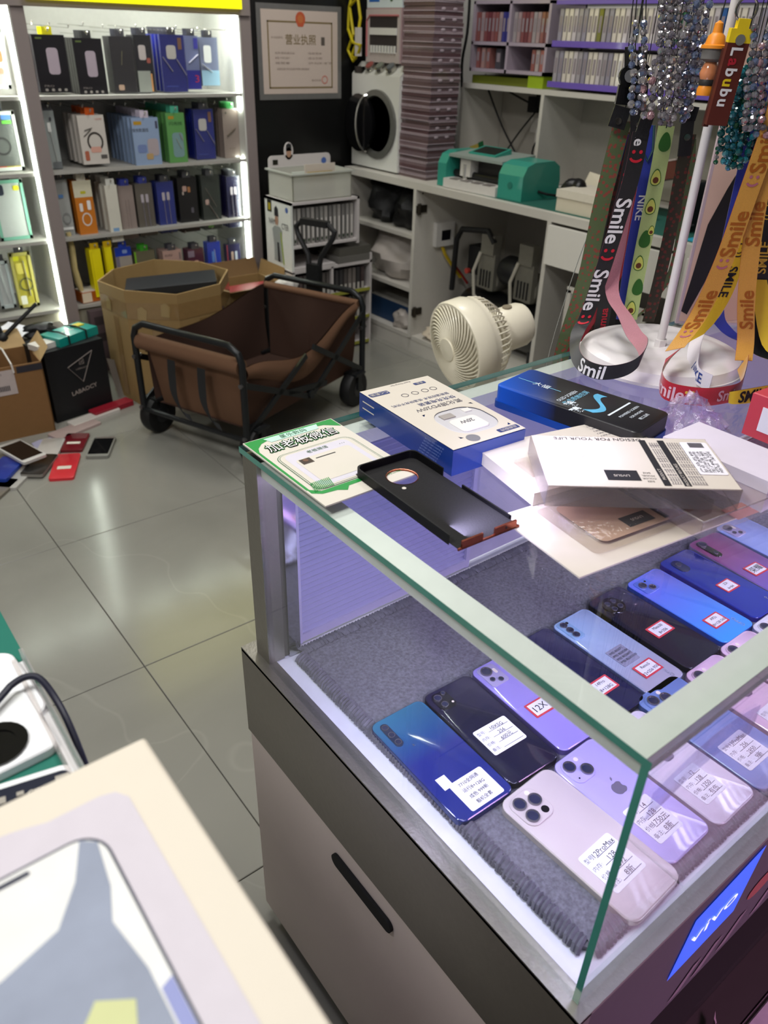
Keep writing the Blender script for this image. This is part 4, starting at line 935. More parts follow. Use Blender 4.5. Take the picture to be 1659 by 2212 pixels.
strand('warm grey crystal strap in front of the bead cluster', ['smoke', 'clear'], (.5560, .4640, 1.2600), (.5660, .4560, 1.1720), 22, B, .006)
strand('bluish crystal strap just left of the orange charm', ['blue', 'smoke'], (.5830, .4560, 1.2900), (.5890, .4480, 1.2000), 22, B, .005)
# brown name charm
brn = M('brown rubber', '#5c2318', .5, var=.06); yrub = M('yellow rubber', '#f0d21e', .5)
t = T('key_charm', 'brown rubber charm with yellow top and the word Labubu', 'charm', (.5578, .3897, 1.2262), 0, None, rot=(R_(4), R_(1.5), R_(-38.6)))
MB().box(-.0115, -.004, -.052, .0115, .004, .030).build('tag_body', brn, t)
MB().box(-.0116, .004, -.055, -.0060, .010, .022).build('folded_back', M('dark brown rubber', '#43180f', .5), t)
cap = MB().box(-.0117, -.0044, .028, .0117, .0044, .041).box(-.0062, -.0044, .041, .0062, .0044, .050).build('yellow_cap', yrub, t)
MB().cyl((0, -.0058, .031), (0, -.0044, .031), .0052, 14).build('rivet', rivet, cap)
for i, (ch, m_) in enumerate((('L', wl_), ('a', redl), ('b', wl_), ('u', yrub), ('b', wl_), ('u', wl_))):
    lettering(ch, m_, t, (0, -.0047, .020-.0098*i), (90, 90, 0), .0165, off=.03)
MB().tube([(.011*math.cos(2*math.pi*i/20), 0, .058+.011*math.sin(2*math.pi*i/20)) for i in range(20)], .0012, 6, True).build('key_ring', M('steel ring', '#8a8580', .2, 1), t)
MB().tube([(0, 0, .068), (.01, .02, .2), (.03, .03, .235)], .0008, 4).build('cord', cordm, t)
# orange capped bottle charm
org = M('orange rubber', '#f0942a', .4); t = T('key_charm', 'orange capped little figure charm beside the brown charm', 'charm', (.5672, .4206, 1.2020), -38)
MB().lathe([(.009, 0), (.0095, .006), (.008, .010)], 14).build('shoes', org, t, True)
MB().lathe([(.0085, .010), (.0095, .013), (.0085, .016)], 14).build('belt', M('dark belt', '#33302e', .5), t, True)
MB().lathe([(.0085, .016), (.0105, .022), (.008, .030), (.006, .033)], 14).build('orange_body', M('clear orange', '#d98a5e', .15, coat=1), t, True)
MB().lathe([(.007, .033), (.0125, .036), (.0125, .046), (.009, .047)], 14).build('grey_head', M('grey face', '#6f6c6a', .5), t, True)
hat = MB().lathe([(.0145, .046), (.0145, .049), (.011, .050), (.009, .058), (.0055, .061), (.0045, .070), (0, .073)], 16).build('orange_hat', org, t, True)
MB().tube([(0, 0, .073), (.002, .0, .10), (.01, .01, .25)], .0007, 4).build('cord', cordm, t)
# ------------------------------------------------------------------ wall shelving with hanging accessories
YF, YB = 3.05, 3.40
shw = M('shelf white', '#d3d3cd', .5, var=.03); upm = M('upright mauve grey', '#8d8280', .5, var=.03); bkm = M('shelf back', '#b9b8b2', .6)
ledw = M('white led', '#f6fff2', emit=20.0, var=0)
sh = T('display_shelf', 'tall lit shelf unit of hanging phone accessories under yellow sign', 'shelf', (0, 0, 0))
for x0, x1 in ((.553, .598), (1.415, 1.461), (-.32, -.28)):
    MB().box(x0, YF, 0, x1, YB, 2.2).build('upright', upm, sh)
for x0, x1 in ((-.28, .553), (.598, 1.415)):
    MB().box(x0, YB-.02, 0, x1, YB, 2.2).build('back_panel', bkm, sh)
    for z in (1.022, .775, .535, .27): MB().box(x0, YF+.01, z, x1, YB-.02, z+.012).build('shelf_board', M('shelf grey', '#aaa8a2', .5, var=.03), sh)
    MB().box(x0, YF+.01, 1.365, x1, YB-.02, 1.38).build('top_board', shw, sh)
    MB().box(x0, YF+.02, 0.0, x1, YF+.035, .27).build('base_board', M('base board', '#8d8878', .6), sh)
for xx in (.5505, 1.4125): MB().box(xx-.004, YF+.002, .0, xx+.0024, YB-.02, 1.365).build('side_lining', shw, sh)
MB().box(.56, YF-.012, 1.303, 1.455, YF, 1.40).build('valance', upm, sh)
MB().box(-.3, YF-.012, 1.303, .56, YF, 1.40).build('valance', upm, sh)
MB().box(.60, YF-.03, 1.323, 1.41, YF-.012, 1.9).build('yellow_sign', M('yellow sign', '#f0ea10', .35, emit=.55, var=.02), sh)
# led strips
for a in ((.536, YF+.006, .19, .543, YF+.014, 1.30), (1.400, YF+.028, .97, 1.407, YF+.038, 1.302), (1.400, YF+.028, .36, 1.407, YF+.038, .792), (.604, YF+.06, 1.045, .609, YF+.066, 1.27)):
    MB().box(*a).build('led_strip', ledw, sh)
for x in (.66, .92, 1.18): MB().tube([(x, YF+.07, 1.352), (x+.21, YF+.07, 1.352)], .006, 8).build('led_tube', ledw, sh)
for x in (.05, .3): MB().tube([(x, YF+.07, 1.352), (x+.2, YF+.07, 1.352)], .006, 8).build('led_tube', ledw, sh)
for z in (1.352, ): pass
area('shelf_light_top', (1.0, YF+.05, 1.36), (1.0, YF+.20, .8), .75, 2.2, (.97, 1.0, .95), .03).parent = sh
area('shelf_light_left', (.2, YF+.05, 1.36), (.2, YF+.20, .8), .6, 2.6, (.97, 1.0, .95), .03).parent = sh
hookm = M('hook steel', '#d8d6cf', .2, .9)
hk_me = MB().tube([(0, -.004, .006), (0, 0, 0), (0, .28, .004)], .0015, 4).ball((0, -.005, .008), .0036, 6, 4).mesh('peg_hook', hookm)
for z in (1.252, 1.002, .757, .512):
    for k in range(13):
        x = .632+.061*k+.008*math.sin(k*3.1+z*7); inst(hk_me, 'peg_hook', sh, (x, YF+.045+.03*math.sin(k*1.7+z*9)**2, z-.004*(k % 3)))
def pm(c, rough=.3, coat=.5): return M('pack '+c+str(rough), c, rough, coat=coat, var=.05, scale=25)
clearp = M_glass('pack film', '#f6f7f7', 1.2, .06, haze=.015)
def prints(par, w_, h_, yf, items):
    for it in items:
        k, u, v, a, b_, c = it[:6]; x, z = (u-.5)*w_, (v-1)*h_
        y = yf-.0004-.0002*items.index(it)
        if k == 'r': MB().add([(x-a*w_/2, y, z-b_*h_/2), (x+a*w_/2, y, z-b_*h_/2), (x+a*w_/2, y, z+b_*h_/2), (x-a*w_/2, y, z+b_*h_/2)], [(0, 1, 2, 3)]).build('printed_patch', pm(c, .5, 0), par)
        elif k == 'q':
            pts = rrect(a*w_, b_*h_, min(a*w_, b_*h_)*.25, 3); MB().add([(x+p[0], y, z+p[1]) for p in pts], [tuple(range(len(pts)))]).build('printed_shape', pm(c, .5, 0), par)
        elif k == 'l':   # slanted bar to (a,b)
            MB().obox((x, y, z), ((a-.5)*w_, y, (b_-1)*h_), .0006, it[6] if len(it) > 6 else .006, up=(0, 1, 0)).build('printed_cable', pm(c, .5, 0), par)
        elif k == 'c':   # ring
            n = 20; m = MB(); R1, R2 = a*w_/2, a*w_/2*.78
            m.add([(x+r*math.cos(2*math.pi*i/n), y, z+r*b_*math.sin(2*math.pi*i/n)) for i in range(n) for r in (R1, R2)], [(2*i, 2*((i+1) % n), 2*((i+1) % n)+1, 2*i+1) for i in range(n)]); m.build('printed_ring', pm(c, .5, 0), par)
        elif k == 't': lettering(it[6], pm(c, .5, 0), par, (x, y, z), (90, 0, 0), b_*h_, a*w_)
def pack(label, x0, x1, z0, z1, y, th, body, items=(), group='', q=0, gap=.004, cat='package', tabc=None, glossy=.3, film=False, yaw=0, name='hanging_pack', qlabel=None, hook=True):
    w_, h_ = x1-x0, z1-z0
    t = T(name, label, cat, ((x0+x1)/2, y, z1), yaw, group)
    MB().box(-w_/2, 0, -h_, w_/2, th, 0).build('pack_body', pm(body, glossy), t)
    MB().prism(rect(-.017, 0, .017, .0012), 0, .024).build('hang_tab', pm('#4a4a50') if not tabc else pm(tabc), t)
    if film: MB().box(-w_/2-.002, -.002, -h_-.002, w_/2+.002, th, .003).build('blister', clearp, t)
    prints(t, w_, h_, -.002 if film else 0, list(items))
    if hook: MB().tube([(0, -.012, .016), (0, -.010, .011), (0, .004, .011), (0, YB-y-.02, .013)], .0016, 5).ball((0, -.013, .018), .0042, 8, 5).build('peg_hook', hookm, t)
    lab2 = qlabel or (label.split(' with ')[0]+' queued behind the front one')
    for k in range(q):
        t2 = T(name, lab2, cat, ((x0+x1)/2, y+(th+gap)*(k+1), z1), yaw, group)
        MB().box(-w_/2, 0, -h_, w_/2, th, 0).build('pack_body', pm(body, glossy), t2)
        MB().prism(rect(-.017, 0, .017, .0012), 0, .024).build('hang_tab', pm('#3a3a42') if not tabc else pm(tabc), t2)
    return t
G1, G2, G3, G4, G5 = ['accessory packs on the %s row of the lit shelf' % s for s in ('top', 'second', 'third', 'bottom', 'left bay')]
y1 = 3.105
pb = [('q', .55, .55, .36, .46, '#a79aa6'), ('t', .3, .12, .3, .05, '#77706e', 'PRO'), ('r', .2, .94, .2, .03, '#5a6a3a')]
pb += [('q', .2+.2*k, .05, .09, .045, '#8f8a86') for k in range(4)]
pack('black power bank box with mauve device, left end of top row', .622, .735, 1.042, 1.222, y1, .022, '#19171b', pb, G1, 2, tabc='#d8d020')
pack('black power bank box with mauve device, second on top row', .762, .868, 1.034, 1.214, y1, .022, '#1c1a1e', pb, G1, 3, tabc='#3a3a3a')
pack('dark grey cable pack beside the black power bank boxes', .896, .984, 1.038, 1.222, y1, .012, '#2d2a2e', [('l', .5, .75, .42, .5, '#6a6650', .006), ('q', .3, .1, .25, .1, '#b59a86')], G1, 3, film=True)
pack('black charger pack with pale lower half and orange stripe', .990, 1.058, 1.040, 1.228, y1, .014, '#1b1a22', [('q', .42, .70, .42, .26, '#b8b0ae'), ('q', .75, .56, .22, .09, '#a05a50'), ('r', .40, .19, .74, .38, '#9aa098'), ('r', .82, .17, .09, .32, '#d59a60')], G1, 3, film=True)
chg_ = [('q', .42, .70, .40, .24, '#b9b6b2'), ('l', .05, .62, .42, .36, '#b4b0b8', .009), ('l', .62, .58, .98, .30, '#b4b0b8', .009), ('r', .80, .85, .16, .2, '#7a5a4a'), ('r', .35, .1, .5, .02, '#44509a')]
pack('royal blue charger pack with white plug, right half of top row', 1.090, 1.188, 1.040, 1.232, y1-.01, .012, '#22297e', chg_, G1, 5, film=True, gap=.024)
pack('grey and blue pack with red numeral on top row', 1.194, 1.252, 1.048, 1.230, y1, .012, '#7d86b0', [('r', .5, .18, 1, .36, '#2a2a84'), ('t', .72, .2, .3, .2, '#b23048', '3'), ('l', .2, .5, .9, .66, '#d8d8e4', .012), ('r', .8, .86, .3, .2, '#4040a0')], G1, 2, film=True)
pack('clear charger pack with light blue base, right end of top row', 1.258, 1.335, 1.060, 1.226, y1, .016, '#8f98b8', [('q', .4, .66, .42, .36, '#e8ecec'), ('r', .5, .16, 1, .32, '#9fc8e0'), ('l', .05, .45, .6, .28, '#f4f4f6', .014)], G1, 1, film=True)
# second row
y2 = 3.105
pack('narrow clear cable pack, left end of second row', .612, .652, .790, .985, y2, .014, '#a9b0ae', [('l', .4, .7, .62, .12, '#e6e8e4', .006), ('q', .4, .72, .3, .16, '#eef0ec'), ('q', .6, .86, .2, .06, '#4a4a50'), ('r', .6, .06, .8, .12, '#6a6e70')], G2, 1, film=True)
wb_ = [('c', .56, .46, .62, 1.1, '#3a332f'), ('l', .2, .70, .5, .75, '#3a332f', .009), ('l', .15, .58, .45, .72, '#3a332f', .009), ('q', .55, .3, .4, .12, '#d8a494'), ('q', .18, .18, .16, .2, '#b0624a'), ('r', .82, .15, .24, .08, '#5a5654'), ('t', .78, .92, .26, .05, '#d08a78', 'USAMS')]
pack('white box with black cable loop picture on second row', .728, .828, .800, .968, y2-.02, .020, '#cfc8c0', wb_, G2, 3, gap=.028, tabc='#c8571c', glossy=.5)
lb_ = [('r', .22, .90, .3, .07, '#b8902a'), ('t', .3, .76, .6, .08, '#3a3a3c', '快充数据线'), ('q', .72, .42, .42, .34, '#b0a4a8'), ('q', .30, .40, .34, .16, '#7486b4'), ('q', .56, .24, .26, .12, '#b89a6a'), ('r', .92, .86, .08, .14, '#4a4a60')]
pack('light blue cable box with orange print in the middle of second row', .928, 1.036, .774, .955, y2-.035, .016, '#8fa4c4', lb_, G2, 6, gap=.024, tabc='#cfc4d4', glossy=.5)
gr_ = [('r', .28, .91, .3, .06, '#b08a2a'), ('t', .5, .79, .7, .08, '#2a4a2a', '闪充线'), ('q', .55, .36, .6, .5, '#7a9a9c'), ('l', .45, .5, .7, .28, '#c8c8b4', .007), ('l', .65, .6, .8, .45, '#d8b8ac', .008)]
pack('green cable box beside the light blue ones on second row', 1.072, 1.150, .788, .968, y2-.03, .018, '#5f9a54', gr_, G2, 6, gap=.022, tabc='#4aa88a', glossy=.45)
pack('blue charger pack on second row', 1.205, 1.292, .790, .975, y2, .012, '#202a86', chg_, G2, 3, film=True, gap=.009)
pack('mauve pack with green edge, right end of second row', 1.335, 1.408, .788, .975, y2, .012, '#a08f86', [('l', .2, .46, .75, .62, '#6e6456', .012), ('t', .5, .2, .4, .04, '#6e6456', 'AUX'), ('q', .2, .92, .1, .05, '#55504a')], G2, 3, film=True, gap=.008, tabc='#3f9a50')
# third row
y3 = 3.105
pack('clear pouch with grey cable arch, left end of third row', .612, .656, .545, .750, y3, .016, '#b7b9b7', [('c', .5, .32, .7, 1.4, '#8a8c8c'), ('r', .3, .72, .4, .06, '#5a86c0'), ('r', .5, .14, .9, .05, '#eceeec')], G3, 0, film=True)
pack('orange and white box with white cable on third row', .672, .742, .530, .745, y3-.015, .026, '#c87620', [('r', .5, .86, 1, .28, '#d2cdb4'), ('q', .5, .80, .3, .05, '#c0b830'), ('c', .5, .34, .55, 1.3, '#ddd4cc'), ('q', .28, .55, .18, .14, '#e8e2dc'), ('q', .72, .58, .2, .16, '#efece8')], G3, 1, tabc='#cfcaba', glossy=.5)
pack('white cable box with blue words on third row', .790, .838, .508, .722, y3-.025, .024, '#d6d3c6', [('r', .5, .22, .5, .06, '#7aa0c8'), ('r', .5, .12, .4, .03, '#9a9a94')], G3, 3, gap=.03, tabc='#d8d8d0', glossy=.5)
pack('mauve grey boxed cable with two pale lines on third row', .850, .912, .508, .712, y3, .014, '#93857f', [('l', .42, .75, .42, .1, '#a89a94', .005), ('l', .62, .75, .62, .1, '#a89a94', .005)], G3, 2, tabc='#3a44a0')
two = [('q', .36, .72, .17, .16, '#b4acb4'), ('q', .64, .72, .17, .16, '#b4acb4'), ('l', .36, .66, .40, .18, '#9a94a2', .006), ('l', .64, .66, .68, .18, '#9a94a2', .006)]
pack('taupe cable pack with two white plugs on third row', .922, .992, .512, .715, y3, .012, '#6a6258', two, G3, 3, film=True, tabc='#3a44a0')
pack('royal blue cable pack with two white plugs on third row', 1.012, 1.085, .515, .715, y3, .012, '#20308a', two, G3, 3, film=True)
pack('black earphone box on third row', 1.105, 1.190, .508, .725, y3, .020, '#151417', [('q', .35, .80, .22, .1, '#b49488'), ('q', .58, .78, .14, .1, '#a8744a'), ('q', .25, .72, .08, .06, '#b0a49c'), ('q', .68, .40, .14, .1, '#5a5660'), ('r', .5, .08, 1, .16, '#2c211c')], G3, 2)
pack('black green pack with slanting cable on third row', 1.212, 1.296, .508, .725, y3, .014, '#222a24', [('l', .2, .78, .75, .42, '#948e84', .005), ('q', .25, .52, .2, .1, '#b49a90'), ('l', .3, .5, .9, .14, '#a89a92', .007), ('q', .35, .06, .3, .06, '#5a8a3a')], G3, 2, film=True)
pack('dark navy cable pack with two plugs, right end of third row', 1.330, 1.392, .505, .715, y3, .012, '#1c1a44', two, G3, 3, film=True, gap=.010)
# bottom row
y4 = 3.100
pl = T('fluffy_cable', 'cream fluffy cable hanging at the left end of bottom row', 'cable', (.628, y4, .47), 0, G4)
MB().tube([(0, 0, .09), (.004, 0, .03), (0, 0, -.05), (.006, 0, -.11), (.012, 0, -.14)], [.010, .012, .012, .014, .009], 8).build('fluffy_sleeve', M('cream fluff', '#cbb982', .9, bump=.8, scale=250), pl, True)
MB().box(-.022, -.006, .045, .020, .008, .10).build('clear_bag', clearp, pl)
yb_ = pm('#f0e008', .5)
for nm, x0, x1, z0, z1 in (('taller left yellow box beside the fluffy cable', .690, .735, .300, .490), ('right yellow box next to the blue topped box', .752, .780, .310, .492)):
    pack(nm, x0, x1, z0, z1, y4-.02, .05, '#f0e008', [('r', .15, .5, .05, .9, '#c8b800')], G4, 0, tabc='#e0b810', glossy=.5)
pack('black pack between the two yellow boxes', .737, .751, .300, .480, y4+.01, .03, '#0d0c0c', [], G4, 0, hook=False)
pack('white box with blue top on bottom row', .800, .868, .300, .480, y4, .04, '#a49c94', [('r', .5, .90, 1.0, .20, '#1f40b4'), ('q', .6, .9, .3, .08, '#8aa0d8'), ('r', .12, .45, .2, .7, '#7a7484')], G4, 0, tabc='#2a48c0')
pack('olive box with bright green edge on bottom row', .880, .968, .300, .455, y4, .03, '#6a6652', [('r', .04, .5, .08, 1, '#7ab52a')], G4, 1, tabc='#3aa02a')
pack('mauve box with grey words on bottom row', 1.000, 1.085, .300, .445, y4-.01, .03, '#b5958c', [('t', .30, .86, .4, .08, '#5a4a4a', '移动电源'), ('t', .3, .66, .36, .07, '#6a5a5a', '10000mAh'), ('r', .9, .82, .08, .2, '#7a6a6a')], G4, 1)
pack('maroon cable pack on bottom row', 1.118, 1.192, .300, .435, y4, .014, '#5e2440', [('l', .2, .3, .6, .62, '#c08a86', .010), ('q', .5, .55, .26, .2, '#c89a8c'), ('r', .2, .86, .4, .2, '#8a7a8a')], G4, 2, film=True)
pack('bright blue glossy pack on bottom row', 1.212, 1.275, .300, .455, y4, .016, '#2a4cd0', [('l', .5, .8, .6, .3, '#cfd8f0', .012), ('q', .4, .6, .2, .3, '#6a9ae8')], G4, 1, film=True)
pack('dark navy pack with red edge, right end of bottom row', 1.305, 1.372, .300, .435, y4, .012, '#232050', [('r', .04, .5, .08, 1, '#9a3a4a'), ('q', .40, .62, .18, .3, '#b49a8c'), ('q', .68, .62, .18, .3, '#aab0bc')], G4, 1, film=True)
ob = T('orange_box', 'orange and white box lying on the shelf base', 'box', (.672, 3.11, .284), 8)
MB().box(-.045, -.03, 0, .075, .05, .042).build('carton', pm('#b05a14', .5), ob); MB().box(-.0455, -.0305, .002, -.005, -.030, .04).build('white_end', pm('#e8d8c0', .5), ob); MB().box(-.04, -.025, .042, .06, .04, .046).build('paper_top', white, ob)
bb_ = T('grey_box', 'dark mauve box with grey panels under the orange box', 'box', (.71, 3.035, 0), 3)
MB().box(-.075, 0, 0, .095, .03, .26).build('carton', pm('#5a4c52', .6), bb_)
for z in (.2, .13): MB().box(-.06, -.0006, z, .0, 0, z+.035).build('panel_print', pm('#3a3238', .6), bb_); MB().box(.02, -.0006, z+.01, .08, 0, z+.045).build('panel_print', pm('#4a4866', .6), bb_)
# left bay
def case_pack(label, x0, x1, z0, z1, y, frame, back, extra=(), lens_=None):
    t = pack(label, x0, x1, z0, z1, y, .016, back, extra, G5, 0, film=True)
    w_, h_ = x1-x0, z1-z0
    for a in ((-w_/2, -h_, -w_/2+.010, 0), (w_/2-.010, -h_, w_/2, 0), (-w_/2, -h_, w_/2, -h_+.012), (-w_/2, -.012, w_/2, 0)):
        MB().box(a[0], -.0045, a[1], a[2], -.0022, a[3]).build('frame_bar', pm(frame, .4), t)
    return t
case_pack('clear phone case pack with orange patch, top of left bay', .455, .530, 1.055, 1.235, 3.13, '#c8d0cc', '#b0a4a0', [('q', .6, .55, .5, .2, '#d86a3a'), ('q', .66, .30, .26, .1, '#c47a62')])
case_pack('clear case pack with dark ring and rainbow marks in left bay', .410, .520, .790, .985, 3.13, '#d8e0d8', '#6a6e6a', [('c', .45, .42, .55, 1, '#3c3e3c'), ('q', .72, .9, .3, .08, '#5a8ad0'), ('q', .72, .82, .3, .06, '#6ac04a'), ('r', .55, .06, .7, .04, '#b0a030'), ('r', .3, .06, .3, .04, '#c05a3a'), ('q', .2, .82, .22, .2, '#2a2a2c')])
t = case_pack('clear phone case pack with mint green frame in left bay', .385, .500, .548, .760, 3.13, '#7ab8a0', '#cfd4d0', [('q', .24, .84, .30, .18, '#2a3040'), ('q', .78, .86, .18, .08, '#e8e02a')])
case_pack('yellow phone case pack at the bottom of left bay', .400, .475, .290, .500, 3.13, '#b8b060', '#c8bc40', [('q', .25, .92, .34, .12, '#d8d820'), ('c', .55, .42, .7, 1, '#6a6a3a'), ('q', .4, .72, .4, .2, '#d8cc60'), ('l', .6, .85, .66, .2, '#f4f4e4', .010), ('q', .28, .12, .3, .2, '#e8e8d8')])
case_pack('white phone case pack partly cut by the left frame edge', .330, .385, .300, .480, 3.12, '#aab4b4', '#d8dcda', [('l', .3, .9, .6, .1, '#b8c0c0', .006)])
# ------------------------------------------------------------------ licence on the black wall
lic = T('business_licence', 'framed business licence in clear sleeve on the black wall', 'certificate', (1.708, 3.079, 1.178))
MB().box(-.207, -.004, -.172, .207, 0, .172).build('clear_sleeve', M('sleeve grey', '#6d6c6a', .25, coat=.5, var=.1), lic)
MB().box(-.187, -.0052, -.150, .187, -.004, .152).build('paper', M('licence paper', '#c9b9ae', .6, var=.02), lic)
bro = M('bronze border', '#7d6c48', .5)
for a in ((-.160, .108, .160, .114), (-.160, -.130, .160, -.124), (-.160, -.130, -.154, .114), (.154, -.130, .160, .114)):
    MB().box(a[0], -.0058, a[1], a[2], -.0052, a[3]).build('border_bar', bro, lic)
emb = MB().add([(.024*math.cos(R_(a)), -.0062, .122+.026*math.sin(R_(a))) for a in range(-20, 201, 20)]+[(-.012, -.0062, .095), (.012, -.0062, .095)], [tuple(range(14))]).build('red_emblem', M('emblem red', '#c05a3a', .5), lic)
MB().add([(.014*math.cos(R_(a)), -.0066, .122+.015*math.sin(R_(a))) for a in range(0, 360, 30)], [tuple(range(12))]).build('emblem_centre', M('emblem gold', '#c4703e', .5), emb)
lettering('营业执照', bro, lic, (.0, -.0060, .048), (90, 0, 0), .040, .15, off=.006)
lt = M('licence text', '#9a8a80', .6)
MB().box(.102, -.006, .030, .120, -.0056, .060).build('dark_patch', M('licence dark', '#5a524c', .6), lic)
for x, z, w_, tx in ((-.115, .055, .055, '统一社会信用代码'), (-.08, .0, .095, '名称 数码通讯店'), (-.092, -.018, .07, '类型 个体工商户'), (-.092, -.036, .07, '经营者'), (-.04, -.058, .16, '经营范围 手机及配件零售 维修服务'), (.07, 0, .07, '注册资本'), (.07, -.018, .07, '成立日期'), (.095, -.036, .12, '住所 商业街一楼门面'), (.075, -.1, .05, '登记机关')):
    lettering(tx, lt, lic, (x, -.0060, z), (90, 0, 0), .009, w_, name='small_words')
MB().add([(.118+r*math.cos(2*math.pi*q/18), -.0064, -.098+r*math.sin(2*math.pi*q/18)) for q in range(18) for r in (.016, .012)], [(2*q, 2*((q+1) % 18), 2*((q+1) % 18)+1, 2*q+1) for q in range(18)]).build('red_seal', M('seal red', '#c8786a', .6), lic)

# ------------------------------------------------------------------ long white desk with hutch
dw = M('desk white', '#c4c0b8', .45, var=.03); din = M('desk inside', '#a19c96', .6, var=.04)
DX, DT = 1.895, .735
dk = T('work_desk', 'long white work desk with open cupboard and drawers along the right wall', 'desk', (0, 0, 0))
MB().box(DX, .3, DT-.028, 2.49, 3.02, DT).build('desk_top', dw, dk)
for y in (3.0, 2.508, 1.762, 1.20): MB().box(DX, y-.009, .07, 2.47, y+.009, DT-.028).build('partition', dw, dk)
MB().box(2.46, .3, .07, 2.475, 3.0, DT-.028).build('desk_back', din, dk)
MB().box(DX+.01, .3, .06, 2.47, 3.0, .078).build('floor_board', dw, dk)
MB().box(DX+.012, .3, 0, DX+.025, 3.0, .07).build('kick_board', dw, dk)
for z in (.50, .27): MB().box(DX+.012, 2.517, z, 2.46, 2.991, z+.016).build('shelf_board', dw, dk)
def drawer(y0, y1, z0, z1, hole=False):
    o = MB().box(DX-.016, y0, z0, DX, y1, z1).build('drawer_front', M('drawer white', '#dcd9d2', .4, var=.02), dk)
    return o
drawer(1.215, 1.750, .565, .698); drawer(.66, 1.19, .50, .698); drawer(.66, 1.19, .20, .49)
o = MB().box(DX-.0168, 1.235, .600, DX-.0155, 1.275, .645).build('handle_gap', M('black slot', '#060606', .8), dk)
MB().box(DX-.006, 1.30, .08, DX, 1.62, .50).build('pedestal_panel', M('panel grey', '#b9b4b0', .5), dk)
for y0, y1, z0, z1 in ((1.29, 1.31, .08, .5), (1.61, 1.63, .08, .5), (1.29, 1.63, .49, .51)): MB().box(DX-.012, y0, z0, DX-.004, y1, z1).build('pedestal_trim', dw, dk)
hin = M('hinge dark', '#3d3830', .4, .6)
for z in (.629, .188):
    o = MB().cbox((1.925, 2.496, z), (.055, .008, .03)).build('hinge', hin, dk); MB().cyl((1.91, 2.493, z-.022), (1.91, 2.493, z+.022), .009, 8).build('hinge_cup', hin, o)
MB().cyl((1.93, 2.4985, .69), (1.93, 2.4965, .69), .004, 8).build('screw_hole', hin, dk)
hm = M('mat green', '#1d5a4e', .7, var=.08)
o = MB().box(1.925, .6, DT, 2.34, 2.24, DT+.002).build('cutting_mat', hm); tag(o, 'dark green cutting mat covering the desk top', 'mat')
# thermostat on partition with wires
t = T('thermostat', 'white thermostat box with dark screen on the cupboard partition', 'thermostat', (2.055, 2.499, .515))
MB().box(-.052, -.022, -.05, .052, 0, .05).build('housing', M('thermo white', '#cfccc8', .4), t); MB().box(-.022, -.0226, -.025, .030, -.022, .018).build('screen', M('thermo screen', '#16161a', .2), t)
for c, x in (('#c8a81c', -.012), ('#b8a020', -.004)): MB().tube([(x, -.012, -.05), (x+.02, -.015, -.09), (x+.06, -.02, -.14), (x+.11, -.03, -.20)], .0045, 6).build('yellow_wire', M('wire '+c, c, .5), t)
MB().tube([(.06, -.02, -.135), (.10, -.03, -.18), (.14, -.04, -.23)], .006, 6).build('red_wire', M('wire red', '#8f2420', .5), t)
# compressor
cp = T('air_compressor', 'twin motor air compressor with grey heads inside the desk cupboard', 'compressor', (2.16, 2.14, .078))
gm_ = M('casting grey', '#9a978e', .4, .6, var=.1); bkp = M('matt black', '#17171a', .5)
MB().lathe([(.0, -.26), (.09, -.25), (.105, -.21), (.105, .21), (.09, .25), (0, .26)], 20, (0, 0, .125), 'y').build('tank', M('tank black', '#101013', .3, coat=.3), cp, True)
for yy in (.10, -.12):
    h = MB().lathe([(.055, -.05), (.06, -.03), (.06, .03), (.055, .05)], 16, (0, yy, .29), 'x').build('pump_head', gm_, cp, True)
    MB().box(-.075, yy-.048, .25, -.045, yy+.048, .40).build('cylinder_block', gm_, cp); MB().box(-.082, yy-.040, .395, -.036, yy+.034, .475).build('valve_cover', gm_, cp)
    for k in range(4): MB().box(-.079, yy-.03+.018*k, .26, -.074, yy-.024+.018*k, .33).build('cooling_fin', bkp, h)
    MB().tube([(-.085, yy+.03, .40), (-.10, yy+.05, .32), (-.10, yy+.035, .22), (-.09, yy-.01, .19), (-.06, yy-.04, .2)], .007, 6).build('air_hose', M('pale hose', '#bdb8ac', .4), cp, True)
MB().lathe([(.05, -.05), (.062, -.03), (.062, .03), (.05, .05)], 16, (-.02, -.01, .34), 'y').build('motor', bkp, cp, True)
MB().tube([(-.08, .30, .20), (-.08, .29, .42), (-.08, .26, .47), (-.08, .10, .49), (-.08, .06, .45)], .012, 8).build('carry_handle', bkp, cp, True)
for yy in (.2, -.2): MB().cyl((-.05, yy, 0), (-.05, yy, .05), .025, 10).build('rubber_foot', bkp, cp)
MB().box(-.03, .18, .28, .05, .26, .40).build('pressure_switch', bkp, cp)
MB().cyl((-.06, .22, .30), (-.075, .22, .30), .012, 10).build('red_knob', M('knob red', '#b04038', .4), cp)
